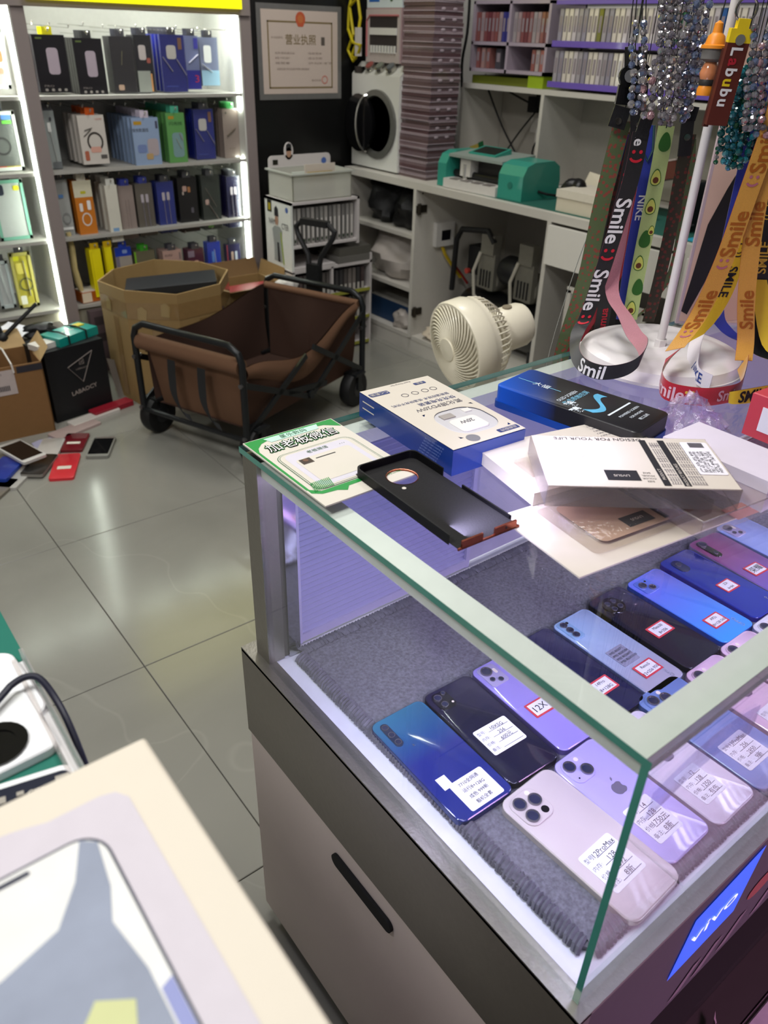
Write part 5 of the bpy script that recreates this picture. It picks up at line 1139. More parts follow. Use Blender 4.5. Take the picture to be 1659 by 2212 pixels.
# bags in the cupboard
def blob(name, label, cat, c, r, m, seed, sq=1.0, grp=None):
    rg = random.Random(seed); ph = [rg.uniform(0, 6) for _ in range(6)]
    def fn(u, v):
        a, b_ = 2*math.pi*u, math.pi*v; k = 1+.16*math.sin(3*a+ph[0]+2*b_)+.10*math.sin(5*a+ph[1]-4*b_)+.07*math.sin(7*b_+ph[2]+a*2)
        k *= 1
        z = -math.cos(b_)*r[2]*(1+.1*math.sin(3*a+ph[3])*math.sin(b_)); z = max(z, -r[2]*.7)
        return (c[0]+r[0]*k*math.sin(b_)**.7*math.cos(a), c[1]+r[1]*k*math.sin(b_)**.7*math.sin(a), c[2]+r[2]*.7+z)
    o = MB().grid(fn, 22, 14).build(name, m, None, True); return tag(o, label, cat, grp)
bagb = M('black bag', '#0b0b0d', .55, bump=.4, scale=30)
blob('bag', 'black plastic bag on the upper cupboard shelf, larger left one', 'bag', (2.06, 2.86, .517), (.12, .105, .12), bagb, 1)
blob('bag', 'black plastic bag with grey patch on the upper cupboard shelf, right', 'bag', (2.04, 2.655, .517), (.11, .10, .10), bagb, 2)
blob('bag', 'dark red bag at the back of the upper cupboard shelf', 'bag', (2.26, 2.72, .517), (.10, .12, .11), M('bag red', '#6e1418', .5, bump=.3), 3)
wbm = M('white bag', '#b3aba4', .45, coat=.2, bump=.4, scale=25)
blob('bag', 'pale plastic bag filling the middle cupboard shelf', 'bag', (2.05, 2.75, .287), (.12, .19, .12), wbm, 4)
blob('bag', 'small dark red bag beside the pale bag', 'bag', (2.22, 2.58, .287), (.06, .05, .12), M('bag red', '#6e1418', .5, bump=.3), 8)
o = T('blue_box', 'dark blue box on the lowest cupboard shelf', 'box', (2.05, 2.75, .079)); MB().box(-.10, -.19, 0, .2, .12, .10).build('carton', M('carton blue', '#1c3a5e', .5), o); MB().box(-.10, -.19, .1, .2, .12, .104).build('paper_top', M('paper grey', '#a9a6a0', .6), o)
blob('bag', 'small white bag at the foot of the cupboard', 'bag', (1.96, 2.62, .079), (.05, .05, .05), wbm, 6)
blob('rag', 'cream rag lying on the cupboard floor by the partition', 'rag', (1.98, 2.40, .079), (.06, .07, .03), M('rag', '#c9bca8', .9, bump=.5), 7)
# washer shaped machine
ws = T('lamination_machine', 'white washer shaped machine with round black door ajar on the desk', 'machine', (1.945, 2.865, DT))
wm = M('machine white', '#d2d2cd', .35, var=.02); dkc = M('door black', '#0c0c0e', .2, coat=.6)
MB().box(0, -.168, .008, .33, .168, .372).build('housing', wm, ws)
pn = MB().add([(0, -.168, .372), (0, .168, .372), (.05, .168, .418), (.05, -.168, .418), (.33, -.168, .418), (.33, .168, .418), (.33, -.168, .372), (.33, .168, .372)], [(0, 3, 2, 1), (3, 4, 5, 2), (0, 6, 4, 3), (1, 2, 5, 7), (6, 7, 5, 4)]).build('control_panel', M('panel white', '#bdbdb6', .4), ws)
for y, m_ in ((.055, M('gauge red', '#8a4a44', .3)), (-.015, M('gauge grey', '#6a7064', .3)), (-.09, M('knob grey', '#5a5f62', .3))):
    o = MB().cyl((.022, y, .395), (.010, y, .408), .024, 16).build('dial', M('chrome', '#b8b6b0', .15, .9), pn); MB().cyl((.012, y, .4055), (.008, y, .4105), .018, 14).build('dial_face', m_, o)
MB().box(-.001, .095, .376, .03, .15, .40).build('display', dkc, pn)
pr_ = [(.135, 0), (.135, -.012), (.112, -.014), (.108, .0), (.105, .10), (0, .10)]
dr = MB().lathe(pr_, 32, (0, -.02, .185), 'x').build('drum_ring', [M('drum grey', '#6b6b66', .3, .3)], ws, True)
MB().lathe([(.108, .002), (0, .002)], 28, (0, -.02, .185), 'x').build('drum_hole', M('hole black', '#040405', .6), ws)
MB().lathe([(.11, -.004), (.115, .014), (.06, .022), (0, .024)], 28, (0, 0, 0), 'y').build('door', dkc, ws, True).matrix_basis = Matrix.Translation((-.018, .075, .185)) @ Matrix.Rotation(R_(28), 4, 'Z') @ Matrix.Translation((-.0, 0, 0)) @ Matrix.Rotation(R_(58), 4, 'Z')
MB().tube([(-.07+.0*i, .012, .185) for i in range(2)], .002, 4).build('door_pin', dkc, ws)
MB().tube([(-.020-.045*math.sin(math.pi*i/16), .030+.02*math.sin(math.pi*i/16), .185-.11*math.cos(math.pi*i/16)) for i in range(17)], .005, 6).build('door_rim', M('chrome', '#b8b6b0', .15, .9), ws, True)
MB().box(-.012, .118, .165, .004, .150, .205).build('door_hinge', dkc, ws); MB().box(-.006, -.152, .175, .003, -.138, .20).build('door_latch', M('latch', '#b9b7b0', .4), ws)
for x in (.03, .3):
    for y in (-.14, .14): MB().cyl((x, y, 0), (x, y, .009), .014, 8).build('foot', bkp, ws)
# boxes on top of it and yellow cable
mx_ = T('printed_box', 'white and blue MAX box on top of the pink cased device', 'box', (1.975, 2.855, DT+.418+.196))
MB().box(0, -.12, 0, .2, .115, .13).build('carton', M('carton pale', '#c8d4d8', .5), mx_)
o = MB().box(-.0006, .030, .02, 0, .10, .062).build('blue_patch', M('patch blue', '#2a62b0', .5), mx_); lettering('MAX', white, o, (-.0010, .065, .041), (90, 0, -90), .03, .058, off=.02)
MB().cyl((-.001, -.05, .03), (0, -.05, .03), .010, 10).build('green_dot', M('dot green', '#3a5a3a', .5), mx_)
dv = T('boxed_device', 'pink cased machine with dark slot and white rack on the washer', 'machine', (1.975, 2.855, DT+.4185))
MB().box(0, -.12, 0, .2, .115, .195).build('case', M('case pink', '#a98e90', .5), dv)
fr_ = MB().box(-.006, -.115, .0, 0, .112, .19).build('face', M('face grey', '#b3a9a6', .5), dv)
MB().box(-.0068, -.10, .04, -.006, .085, .165).build('dark_slot', M('slot dark', '#2a2628', .5), fr_); MB().box(-.012, -.10, .10, -.006, .08, .125).build('white_bar', wm, fr_)
for k in range(9): MB().box(-.012, -.095+.02*k, .035, -.006, -.085+.02*k, .062).build('rack_tooth', wm, fr_)
MB().tube([(-.008, -.11, .168), (-.008, .085, .168), (-.008, .105, .15), (-.008, .105, .02)], .004, 6).build('pink_rim', M('rim pink', '#b06a6c', .4), fr_)
yc = M('yellow cable', '#c9b818', .45)
o = T('power_strip', 'yellow cable coil with white power strip beside the machine', 'power strip', (1.955, 3.02, DT+.418))
MB().tube([(0, 0, .30), (.0, .05, .20), (0, .02, .10), (0, .06, .04), (0, .02, .0), (-.01, -.03, .03), (-.012, -.05, .06), (-.01, .01, .07), (0, .06, .12), (0, .05, .20), (0, -.01, .23), (0, -.03, .16), (0, -.01, .08), (0, .03, .02), (0, .0, -.02+.03)], .0065, 7).build('yellow_cable', yc, o, True)
MB().box(-.015, -.035, .02, .005, -.012, .125).build('socket_bar', M('socket white', '#c9c5be', .4), o)
# tall stack of mauve packs
stm = [M('stack mauve %d' % i, c, .35, coat=.5, var=.12, scale=30) for i, c in enumerate(('#5d4a4c', '#67555a', '#574044', '#725f64'))]
filmm = M('shrink film', '#a99aa2', .12, coat=1, var=.2, scale=40)
MEs = [MB().prism(rect(0, 0, .150, .185), 0, .0165, .001).mesh('film_pack', m) for m in stm]
lip_me = MB().box(-.0015, -.0015, .0, .1515, .1865, .0035).mesh('film_lip', filmm)
bump_me = MB().ball((0, 0, 0), (.012, .003, .006), 8, 5).mesh('bubble', filmm)
rg = random.Random(3)
for k in range(45):
    z = DT+.0172*k; jx, jy = rg.uniform(-.004, .004), rg.uniform(-.003, .003)
    if z > 1.47: break
    t = T('film_pack', 'flat mauve plastic pack in the tall wrapped stack on the desk', 'package', (1.958+jx, 2.515+jy, z), rg.uniform(-1.2, 1.2), 'mauve packs stacked in a tall tower')
    inst(MEs[k % 4], 'pack', t, (0, 0, 0)); inst(lip_me, 'film_lip', t, (0, 0, .0 if k % 3 else .012))
    if k % 2 and k > 8:
        inst(bump_me, 'bubble', t, (.045, -.001, .008)); inst(bump_me, 'bubble', t, (.105, -.001, .008))
# hutch
hu = T('desk_hutch', 'white hutch shelf unit standing at the back of the desk', 'hutch', (0, 0, 0))
HX = 2.235
MB().box(HX, .3, 1.072, 2.49, 2.63, 1.09).build('hutch_shelf', dw, hu)
for y in (2.63, 2.17, 1.30): MB().box(HX, y-.008, DT+.0025, 2.49, y+.008, 1.072).build('hutch_post', dw, hu)
MB().box(2.475, .3, DT+.0025, 2.49, 2.62, 1.072).build('hutch_back', M('hutch back', '#aaa59c', .6), hu)
ob2 = M('organizer pale', '#a79aa6', .4, coat=.3); pur = M('purple rail', '#6a52b0', .35, coat=.4); pwh = M('pack white', '#cfc8c4', .4, coat=.4)
og = T('film_organizer', 'mauve open organizer with screen film packs, left one above the desk', 'organizer', (2.245, 2.185, 1.135))
for z in (0, .095, .235): MB().box(0, 0, z, .20, .42, z+.012).build('tier_board', ob2, og)
for y in (0, .205, .41): MB().box(0, y, 0, .20, y+.012, .245).build('divider', ob2, og)
MB().box(.19, 0, 0, .20, .42, .245).build('back_board', M('organizer dark', '#5d525a', .6), og)
rg = random.Random(11)
def film(label, x, y, z, w_, h_, th, c, grp):
    t = T('film_box', label, 'package', (x, y, z), 0, grp)
    MB().box(0, 0, 0, w_, th, h_).build('sleeve', pm(c, .35), t); MB().box(-.0004, th*.2, h_*.35, 0, th*.8, h_*.8).build('spine_print', pm('#8a7f86', .5), t)
y = 2.20; cols = ['#7e4a4c', '#8a5a5c', '#a08a8c', '#6e3a40', '#9a9294', '#84504e']
while y < 2.595:
    if not 2.384 < y < 2.402:
        film('slim red mauve film box on the upper tier of the left organizer', 2.255, y, 1.243, .17, .10, .0165, cols[int(y*997) % 6] if abs(y-2.42) > .02 else '#3c3c80', 'film boxes in the left organizer')
    y += .0205
for y, c in ((2.205, '#9a5a52'), (2.228, '#a89a98'), (2.25, '#8a5450'), (2.50, '#8c5c58'), (2.53, '#a0807c'), (2.56, '#8c5654')):
    film('slim red mauve film box on the lower tier of the left organizer', 2.255, y, 1.148, .17, .072, .018, c, 'film boxes in the left organizer')
film('lone grey film box leaning on the lower tier of left organizer', 2.26, 2.44, 1.148, .15, .07, .03, '#4a484e', 'film boxes in the left organizer')
ol = T('green_box', 'olive green flat boxes under the left organizer', 'box', (2.25, 2.19, 1.0905)); MB().box(.02, .08, 0, .2, .42, .03).build('flat_box', M('olive', '#6a7220', .5), ol); MB().box(0, .0, .0, .12, .08, .042).build('lime_box', M('lime', '#8fa81e', .5), ol)
for k, (z0, lab) in enumerate(((1.102, 'lower'), (1.235, 'upper'))):
    rk = T('film_rack', 'clear rack with purple rails, %s tier of the right organizer' % lab, 'rack', (2.245, 1.28, z0))
    MB().box(0, 0, 0, .19, .88, .006).build('rack_floor', pwh, rk); MB().box(-.004, 0, -.002, 0, .88, .018).build('purple_rail', pur, rk)
    MB().box(.18, 0, 0, .19, .88, .125).build('rack_back', M('rack back', '#9a90a0', .5), rk)
    n = 38
    for i in range(n):
        yy = 1.285+.0228*i
        c = ('#d0c8bc', '#c4bcc0', '#8f8a9a', '#d8d0c4', '#a09aa0')[(i*7+k*3) % 5]
        if k == 1: c = {14: '#2f6a4c', 15: '#22443a', 29: '#77773a', 8: '#2a5a9a', 22: '#9a9a96'}.get(i, c)
        film('slim pale film box on the %s purple railed rack' % lab, 2.252, yy, z0+.0065, .16, .112, .0175, c, 'film boxes on the purple racks')
MB().box(2.2405, 1.28, 1.366, 2.43, 2.16, 1.38).build('purple_shelf', pur, hu)
# plugs and cables on the hutch back
pl_ = T('plug_cluster', 'black adapters and white plug in the hutch socket', 'plugs', (2.474, 2.33, .98))
MB().box(-.006, -.10, -.07, 0, .10, .06).build('socket_plate', M('socket white', '#c9c5be', .4), pl_)
for y, z, w_, h_, c in ((.03, .01, .05, .06, '#101012'), (-.01, .03, .045, .05, '#141416'), (-.09, .0, .035, .07, '#0e0e10')):
    MB().box(-.06, y, z, -.006, y+w_, z+h_).build('black_adapter', M('adapter', '#131315', .4), pl_)
MB().prism(rrect(.075, .085, .012, 4), 0, .05).build('white_adapter', M('adapter white', '#d2cec8', .35), pl_).matrix_basis = Matrix.Translation((-.055, -.02, -.08)) @ Matrix.Rotation(R_(90), 4, 'Y')
for a in ([(-.03, .05, .02), (-.08, .12, -.1), (-.12, .16, -.22), (-.1, .05, -.24)], [(-.03, .02, .03), (-.05, .1, .05), (-.06, .26, .10), (-.12, .29, .14)], [(-.02, -.05, .0), (-.06, .02, -.12), (-.1, -.05, -.2), (-.08, -.12, -.24)], [(-.12, .29, .12), (-.1, .18, -.05), (-.08, .05, -.2)]):
    MB().tube(cr(a, 5), .004, 6).build('black_cable', cordm, pl_, True)
sq_ = MB().tube(cr([(2.30, 2.66, DT+.01), (2.27, 2.65, .95), (2.26, 2.67, 1.15), (2.27, 2.66, 1.30), (2.27, 2.67, 1.6)], 6), .006, 6).build('wall_cable', cordm); tag(sq_, 'black cable running up beside the mauve stack', 'cable')
ybx = T('yellow_green_box', 'yellow box with green corner leaning behind the stack', 'box', (2.20, 2.40, DT+.0003), 0, None)
MB().add([(0, .0, 0), (0, .12, 0), (0, .12, .12), (0, .06, .14), (.02, 0, 0), (.02, .12, 0), (.02, .12, .12), (.02, .06, .14)], [(0, 3, 2, 1), (4, 5, 6, 7), (0, 1, 5, 4), (1, 2, 6, 5), (2, 3, 7, 6), (3, 0, 4, 7)]).build('carton', M('carton yellow', '#9a8a40', .5), ybx)
MB().obox((-.001, .055, .145), (-.001, .0, .0), .002, .03, up=(0, 1, 0)).build('green_edge', M('edge green', '#15502c', .5), ybx)
# teal cutting plotter
ct = T('cutting_plotter', 'teal and white cutting plotter on the desk edge', 'machine', (1.945, 1.955, DT+.0022), 2.5)
tl = M('teal plastic', '#2f8f7e', .38, coat=.2, var=.04); swt = M('silver white', '#cfccc8', .35)
def endcap(y0, y1, nm):
    pts = [(0, 0), (0, .085), (.02, .118), (.06, .130), (.17, .130), (.205, .11), (.215, .06), (.21, 0)]
    m = MB(); n = len(pts); m.add([(p[0], y0, p[1]) for p in pts]+[(p[0], y1, p[1]) for p in pts], [tuple(range(n)), tuple(range(2*n-1, n-1, -1))]+[(i, n+i, n+(i+1) % n, (i+1) % n) for i in range(n)]); return m.build(nm, tl, ct)
endcap(0, .12, 'end_cap'); endcap(.405, .452, 'end_cap')
MB().box(-.012, .12, .0, .20, .405, .034).build('base', swt, ct); MB().box(.075, .12, .034, .20, .405, .105).build('carriage_wall', M('dark bay', '#33312f', .5), ct)
MB().add([(.012, .12, .122), (.012, .405, .122), (.20, .405, .135), (.20, .12, .135), (.012, .12, .112), (.012, .405, .112), (.20, .405, .104), (.20, .12, .104)], [(0, 3, 2, 1), (4, 5, 6, 7), (0, 1, 5, 4), (2, 3, 7, 6), (1, 2, 6, 5), (3, 0, 4, 7)]).build('hood', M('hood grey', '#8f9a94', .4), ct)
MB().cyl((.055, .12, .050), (.055, .405, .050), .013, 12).build('roller', bkp, ct, True)
MB().box(.03, .30, .045, .075, .355, .108).build('tool_carriage', swt, ct); MB().cyl((.035, .33, .03), (.035, .33, .09), .010, 10).build('blade_holder', M('blade silver', '#d8d6d2', .2, .8), ct)
for k in range(4): MB().box(-.0125, .15+.06*k, .034, .02, .19+.06*k, .037).build('grey_pad', M('pad grey', '#77716e', .6), ct)
sc2 = MB().add([(.06, .20, .131), (.06, .345, .131), (.15, .345, .150), (.15, .20, .150), (.06, .20, .120), (.06, .345, .120), (.15, .345, .120), (.15, .20, .120)], [(0, 3, 2, 1), (0, 1, 5, 4), (2, 3, 7, 6), (1, 2, 6, 5), (3, 0, 4, 7)]).build('screen_bezel', tl, ct)
MB().add([(.068, .212, .1332), (.068, .333, .1332), (.142, .333, .1488), (.142, .212, .1488)], [(0, 3, 2, 1)]).build('screen', M('plotter screen', '#1e2422', .2), sc2)
MB().cyl((.0, .06, .05), (-.002, .06, .05), .012, 14).build('round_logo', M('teal dark', '#257264', .4), ct)
MB().tube([(.09, -.002, .03), (.12, -.02, .02), (.18, -.02, .01)], .005, 6).build('power_cord', cordm, ct)
# cream box, wood block, tools
crb = T('cream_box', 'cream lidded box on the desk beside the plotter', 'box', (1.94, 1.50, DT+.0022), 0); cmb = M('cream card', '#cfc6b2', .55, var=.02)
MB().box(0, .0, 0, .17, .28, .05).build('box_base', cmb, crb); MB().box(-.003, -.003, .046, .173, .283, .072).build('lid', M('cream lid', '#d9d2c2', .5), crb)
wbk = T('wood_block', 'dark reddish brown wood block lying on papers', 'block', (2.20, 1.62, DT+.095), 0, None, rot=(R_(-14), 0, R_(-8)))
MB().box(-.04, -.18, .0, .06, .16, .055).build('block', M('dark wood', '#5a2c22', .55, var=.25, scale=20), wbk); MB().box(-.042, -.182, .055, .062, .162, .06).build('pale_top', M('block top', '#a89c98', .6), wbk)
pp = T('cream_folder', 'cream folder leaning behind the plotter', 'folder', (2.14, 1.66, DT+.0022), 0); MB().add([(0, 0, 0), (0, .2, 0), (.06, .2, .10), (.06, 0, .08), (.006, 0, 0), (.006, .2, 0), (.066, .2, .10), (.066, 0, .08)], [(0, 3, 2, 1), (4, 5, 6, 7), (0, 1, 5, 4), (2, 3, 7, 6), (1, 2, 6, 5), (3, 0, 4, 7)]).build('folder_sheet', cmb, pp)
blob('hair_tangle', 'black tangled cable bundle between plotter and cream box', 'cable', (2.06, 1.80, DT+.003), (.045, .05, .055), M('cable black', '#0d0d0f', .4, bump=1, scale=70), 12)
for (x, y, w_, l_, h_, c, lab) in ((2.15, 1.05, .12, .22, .13, '#26282a', 'black device stack at the back of the desk right side'), (2.02, 1.30, .08, .06, .15, '#141416', 'tall black tool holder behind the avocado lanyard'), (2.10, .80, .14, .2, .09, '#5a5c60', 'grey tool tray on the desk right side')):
    t = T('desk_device', lab, 'device', (x, y, DT+.0022)); MB().box(0, 0, 0, w_, l_, h_).build('housing', M('dev '+c, c, .4, coat=.2), t); MB().box(-.0006, l_*.2, h_*.3, 0, l_*.7, h_*.6).build('front_plate', M('plate grey', '#8a8c8e', .3, .5), t)
t = T('lidded_tub', 'clear tub with lime green lid on the black device stack', 'box', (2.15, 1.06, DT+.1325)); MB().box(0, 0, 0, .12, .2, .04).build('tub', M('tub clear', '#8a96a0', .3), t); MB().box(-.004, -.004, .04, .124, .204, .052).build('lid', M('lime', '#8fa81e', .5), t); MB().box(-.004, -.004, .052, .124, .204, .058).build('lid_rim', M('rim grey', '#b6b8b2', .4), t)
t = MB().box(1.93, 1.02, DT+.0022, 2.05, 1.24, DT+.006).build('blue_pad', M('cyan pad', '#2a9fc0', .5)); tag(t, 'bright cyan pad lying on the desk edge', 'pad')
t = MB().tube(cr([(1.98, 1.32, DT+.006), (2.02, 1.28, DT+.03), (2.06, 1.33, DT+.006), (2.0, 1.36, DT+.006)], 5), .004, 6).build('desk_cable', cordm); tag(t, 'short black cable curl near the cyan pad', 'cable')
# ------------------------------------------------------------------ folding wagon
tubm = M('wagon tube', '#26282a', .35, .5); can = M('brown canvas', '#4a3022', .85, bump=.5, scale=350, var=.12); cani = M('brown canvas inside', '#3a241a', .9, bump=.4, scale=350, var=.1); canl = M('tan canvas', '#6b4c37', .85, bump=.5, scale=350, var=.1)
rub = M('black rubber', '#0e0e10', .6); wh_ = M('wheel hub', '#232326', .4)
wg = T('folding_wagon', 'brown canvas folding wagon with black tube frame and wheels', 'wagon', (.972, 2.262, 0), 21.5)
hx, hy = .352, .232
def endframe(x, zt):
    pts = [(x, -hy, .10), (x, -hy, zt-.05), (x, -hy+.012, zt-.02), (x, -hy+.05, zt), (x, hy-.05, zt), (x, hy-.012, zt-.02), (x, hy, zt-.05), (x, hy, .10)]
    o = MB().tube(pts, .0115, 10).build('end_frame', tubm, wg, True); MB().cyl((x, -hy, .105), (x, hy, .105), .009, 8).build('cross_bar', tubm, o, True)
    for y in (-hy, hy):
        MB().cyl((x-.016, y, .30), (x+.016, y, .30), .008, 8).build('bolt', M('bolt', '#6a6a6c', .3, .8), o)
        MB().cyl((x-.016, y, .115), (x+.016, y, .115), .008, 8).build('bolt', M('bolt', '#6a6a6c', .3, .8), o)
endframe(-hx, .42); endframe(hx, .43)
for sx in (-1, 1):
    for sy in (-1, 1):
        y = sy*(hy-.005); x = sx*(hx-.055)
        w_ = MB().lathe([(.030, -.024), (.066, -.022), (.070, -.012), (.070, .012), (.066, .022), (.030, .024)], 24, (0, 0, 0), 'y').build('wheel', rub, wg, True); w_.location = (x, y, .070)
        MB().lathe([(.030, -.026), (.030, .026)], 14, (0, 0, 0), 'y').build('hub', wh_, w_, True)
        MB().box(x-.012, y-.032, .07, x+.012, y-.027, .135).box(x-.012, y+.027, .07, x+.012, y+.032, .135).box(x-.03, y-.034, .128, x+.03, y+.034, .138).build('wheel_fork', tubm, wg)
# scissor braces on both long sides
for y in (-hy-.004, hy+.004):
    for a, b_ in (((-hx, .30), (-.02, .15)), ((-hx, .12), (-.02, .30)), ((.02, .15), (hx, .36)), ((.02, .32), (hx, .13)), ((-.13, .20), (.10, .16)), ):
        MB().obox((a[0], y, a[1]), (b_[0], y, b_[1]), .008, .020, up=(0, 0, 1)).build('brace', tubm, wg)
    MB().cyl((0, y-.01, .15), (0, y+.01, .15), .016, 10).build('brace_joint', tubm, wg)
# canvas
def side(y, s):
    def fn(u, v):
        x = -hx+.03+(2*hx-.06)*u; top = .345+.055*u+.0-.075*math.sin(math.pi*u)**2*(1 if s < 0 else .35)
        z = .125+(top-.125)*v; return (x, y+s*.012*math.sin(math.pi*v)*math.sin(math.pi*u*2.3)-s*.012*(1-v), z)
    return fn
for y, s in ((-hy+.018, -1), (hy-.018, 1)):
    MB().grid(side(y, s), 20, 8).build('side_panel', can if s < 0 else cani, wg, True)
    # folded hem
    MB().grid(lambda u, v, f=side(y, s): (f(u, 1)[0], f(u, 1)[1]+s*(.006+.010*math.sin(math.pi*v)), f(u, 1)[2]-.085*v*(.45+.55*math.sin(math.pi*min(1, u*1.1)))), 20, 4).build('side_hem', canl, wg, True)
def endp(x, s):
    return lambda u, v: (x+s*(.010*math.sin(math.pi*u*3)*math.sin(math.pi*v))-s*.03*(1-v), -hy+.03+(2*hy-.06)*u*(1)+(.02*(1-v)*(1 if u < .5 else -1)), .125+(.235 if s < 0 else .26)*v)
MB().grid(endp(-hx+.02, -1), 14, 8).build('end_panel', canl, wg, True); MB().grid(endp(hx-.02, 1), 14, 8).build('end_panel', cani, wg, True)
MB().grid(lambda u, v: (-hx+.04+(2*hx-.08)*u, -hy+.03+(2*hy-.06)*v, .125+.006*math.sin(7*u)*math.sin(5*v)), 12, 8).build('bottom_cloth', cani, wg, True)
MB().cyl((-hx+.012, -hy+.012, .352), (-hx+.012, hy-.012, .352), .027, 16).build('rolled_flap', canl, wg, True)
MB().cyl((hx-.012, -hy+.012, .392), (hx-.012, hy-.012, .392), .014, 12).build('rolled_flap', canl, wg, True)
stp = M('black webbing', '#191a1c', .7)
for y0 in (.06, -.07):
    rb_ = Ribbon([(-hx-.012, y0, .325), (-hx-.020, y0-.004, .27), (-hx-.034, y0-.02, .21), (-hx-.036, y0-.05, .16), (-hx-.024, y0-.075, .14)], [(0, .017, 0), (0, .017, 0), (0, .014, .006), (0, .010, .010), (0, .006, .012)], 4)
    rb_.mesh('pull_strap', stp, stp, wg)
# telescopic handle folded up at the far end
hz = hx+.015
MB().box(hz-.012, -.03, .30, hz+.012, .03, .50).build('handle_sleeve', tubm, wg)
MB().tube([(hz, -.022, .48), (hz+.004, -.030, .53), (hz+.01, -.080, .60), (hz+.012, -.088, .625), (hz+.012, -.06, .648), (hz+.012, .06, .648), (hz+.012, .088, .625), (hz+.01, .080, .60), (hz+.004, .030, .53), (hz, .022, .48)], .0105, 8).build('handle_loop', bkp, wg, True)
MB().obox((hz+.012, -.06, .648), (hz+.012, .06, .648), .028, .022).build('hand_grip', bkp, wg)
# ------------------------------------------------------------------ cartons
kraft = M('kraft board', '#93784c', .75, bump=.1, scale=60, var=.06); kraftd = M('kraft inside', '#6d5230', .8, var=.06); tape = M('parcel tape', '#8c7048', .15, coat=.8, var=.1); tape_glare_m = M('clear tape glare', '#9c8456', .08, coat=1)
oc = T('octagonal_carton', 'large eight sided cardboard carton with tape beside the wagon', 'box', (.855, 2.745, 0), 8)
n = 8; rr = .245; ring = [(rr*math.cos(2*math.pi*(i+.5)/n), rr*math.sin(2*math.pi*(i+.5)/n)) for i in range(n)]
htop = [.44+.006*math.sin(i*2.1) for i in range(n)]
for i in range(n):
    a, b_ = ring[i], ring[(i+1) % n]; k = .975
    v = [(a[0], a[1], 0), (b_[0], b_[1], 0), (b_[0]*1.01, b_[1]*1.01, htop[(i+1) % n]), (a[0]*1.01, a[1]*1.01, htop[i])]
    v += [(x*k, y*k, z) for x, y, z in v]
    MB().add(v, [(0, 1, 2, 3), (7, 6, 5, 4), (3, 2, 6, 7), (0, 4, 5, 1), (1, 5, 6, 2), (0, 3, 7, 4)]).build('wall_panel', [kraft], oc)
    if i in (3, 4, 5, 6):
        m_ = ((a[0]+b_[0])/2*1.012, (a[1]+b_[1])/2*1.012)
        e = Vector((b_[0]-a[0], b_[1]-a[1], 0))*.5; c = Vector((m_[0], m_[1], 0))
        MB().add([c-e+Vector((0, 0, .34)), c+e+Vector((0, 0, .34)), c+e+Vector((0, 0, .40)), c-e+Vector((0, 0, .40))], [(0, 1, 2, 3)]).build('tape_band', tape, oc)
        MB().add([c-e*.1+Vector((0, 0, .02)), c+e*.25+Vector((0, 0, .02)), c+e*.25+Vector((0, 0, .33)), c-e*.1+Vector((0, 0, .33))], [(0, 1, 2, 3)]).build('tape_strip', tape, oc)
for i, f_, zz in ((3, .35, .37), (4, .3, .36), (4, .75, .375)):  # paler glossy patches painted on as glare from the clear tape
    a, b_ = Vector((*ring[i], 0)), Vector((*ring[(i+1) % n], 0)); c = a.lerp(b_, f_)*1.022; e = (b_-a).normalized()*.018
    MB().add([c-e+Vector((0, 0, zz-.022)), c+e*.7+Vector((0, 0, zz-.026)), c+e*1.1+Vector((0, 0, zz+.012)), c+e*.1+Vector((0, 0, zz+.028)), c-e*.8+Vector((0, 0, zz+.02))], [(0, 1, 2, 3, 4)]).build('tape_glare', tape_glare_m, oc)
MB().plate([(p[0]*.97, p[1]*.97) for p in ring], .02).build('carton_floor', kraftd, oc)
fb_ = T('foam_filling', 'white papers filling the eight sided carton', 'paper', (.855, 2.745, .025), 0); MB().lathe([(.17, 0), (.19, .27), (.12, .30), (0, .29)], 12).build('paper_heap', M('paper grey', '#a9a6a0', .7), fb_, True)
bb2 = T('black_box', 'flat black box lying in the eight sided carton', 'box', (.885, 2.745, .335), 0, None, rot=(R_(0), R_(-4), R_(-24)))
MB().prism(rrect(.34, .17, .008, 3), 0, .085, .002).build('box_body', M('box black', '#131417', .5), bb2); MB().prism(rrect(.343, .173, .008, 3), .060, .087, .002).build('lid', M('box black lid', '#202226', .45), bb2)
c2 = T('open_carton', 'brown carton with open flaps holding red box, behind the wagon', 'box', (1.250, 2.86, 0), 0)
for a in ((-.14, -.11, .14, -.104), (-.14, .104, .14, .11), (-.14, -.11, -.134, .11), (.134, -.11, .14, .11)): MB().box(a[0], a[1], 0, a[2], a[3], .33).build('wall_panel', kraft, c2)
MB().box(-.134, -.104, 0, .134, .104, .008).build('carton_floor', kraftd, c2)
MB().add([(-.14, .108, .33), (.14, .108, .33), (.145, .15, .39), (-.145, .15, .39)], [(0, 1, 2, 3)]).build('flap', kraftd, c2); MB().add([(.137, -.11, .33), (.137, .11, .33), (.150, .10, .395), (.150, -.10, .395)], [(0, 1, 2, 3)]).build('flap', kraft, c2); MB().add([(-.14, -.107, .33), (.14, -.107, .33), (.15, -.155, .345), (-.12, -.155, .345)], [(0, 1, 2, 3)]).build('flap', M('kraft pale', '#b09468', .7), c2)
rb = T('red_box', 'red box standing inside the open carton', 'box', (1.25, 2.83, .0085), 0); MB().box(-.12, -.035, 0, .11, .05, .31).build('carton', M('carton red', '#8e1518', .45), rb); MB().box(-.12, -.036, .20, .11, -.035, .28).build('dark_band', M('band maroon', '#5a1014', .5), rb)
pq = T('purple_bag', 'dark purple bag beside the red box in front of carton', 'bag', (1.24, 2.70, 0), 0); MB().prism(rrect(.18, .07, .02, 4), 0, .27, .01).build('bag_body', M('bag purple', '#2c2440', .6, bump=.4, scale=40), pq)
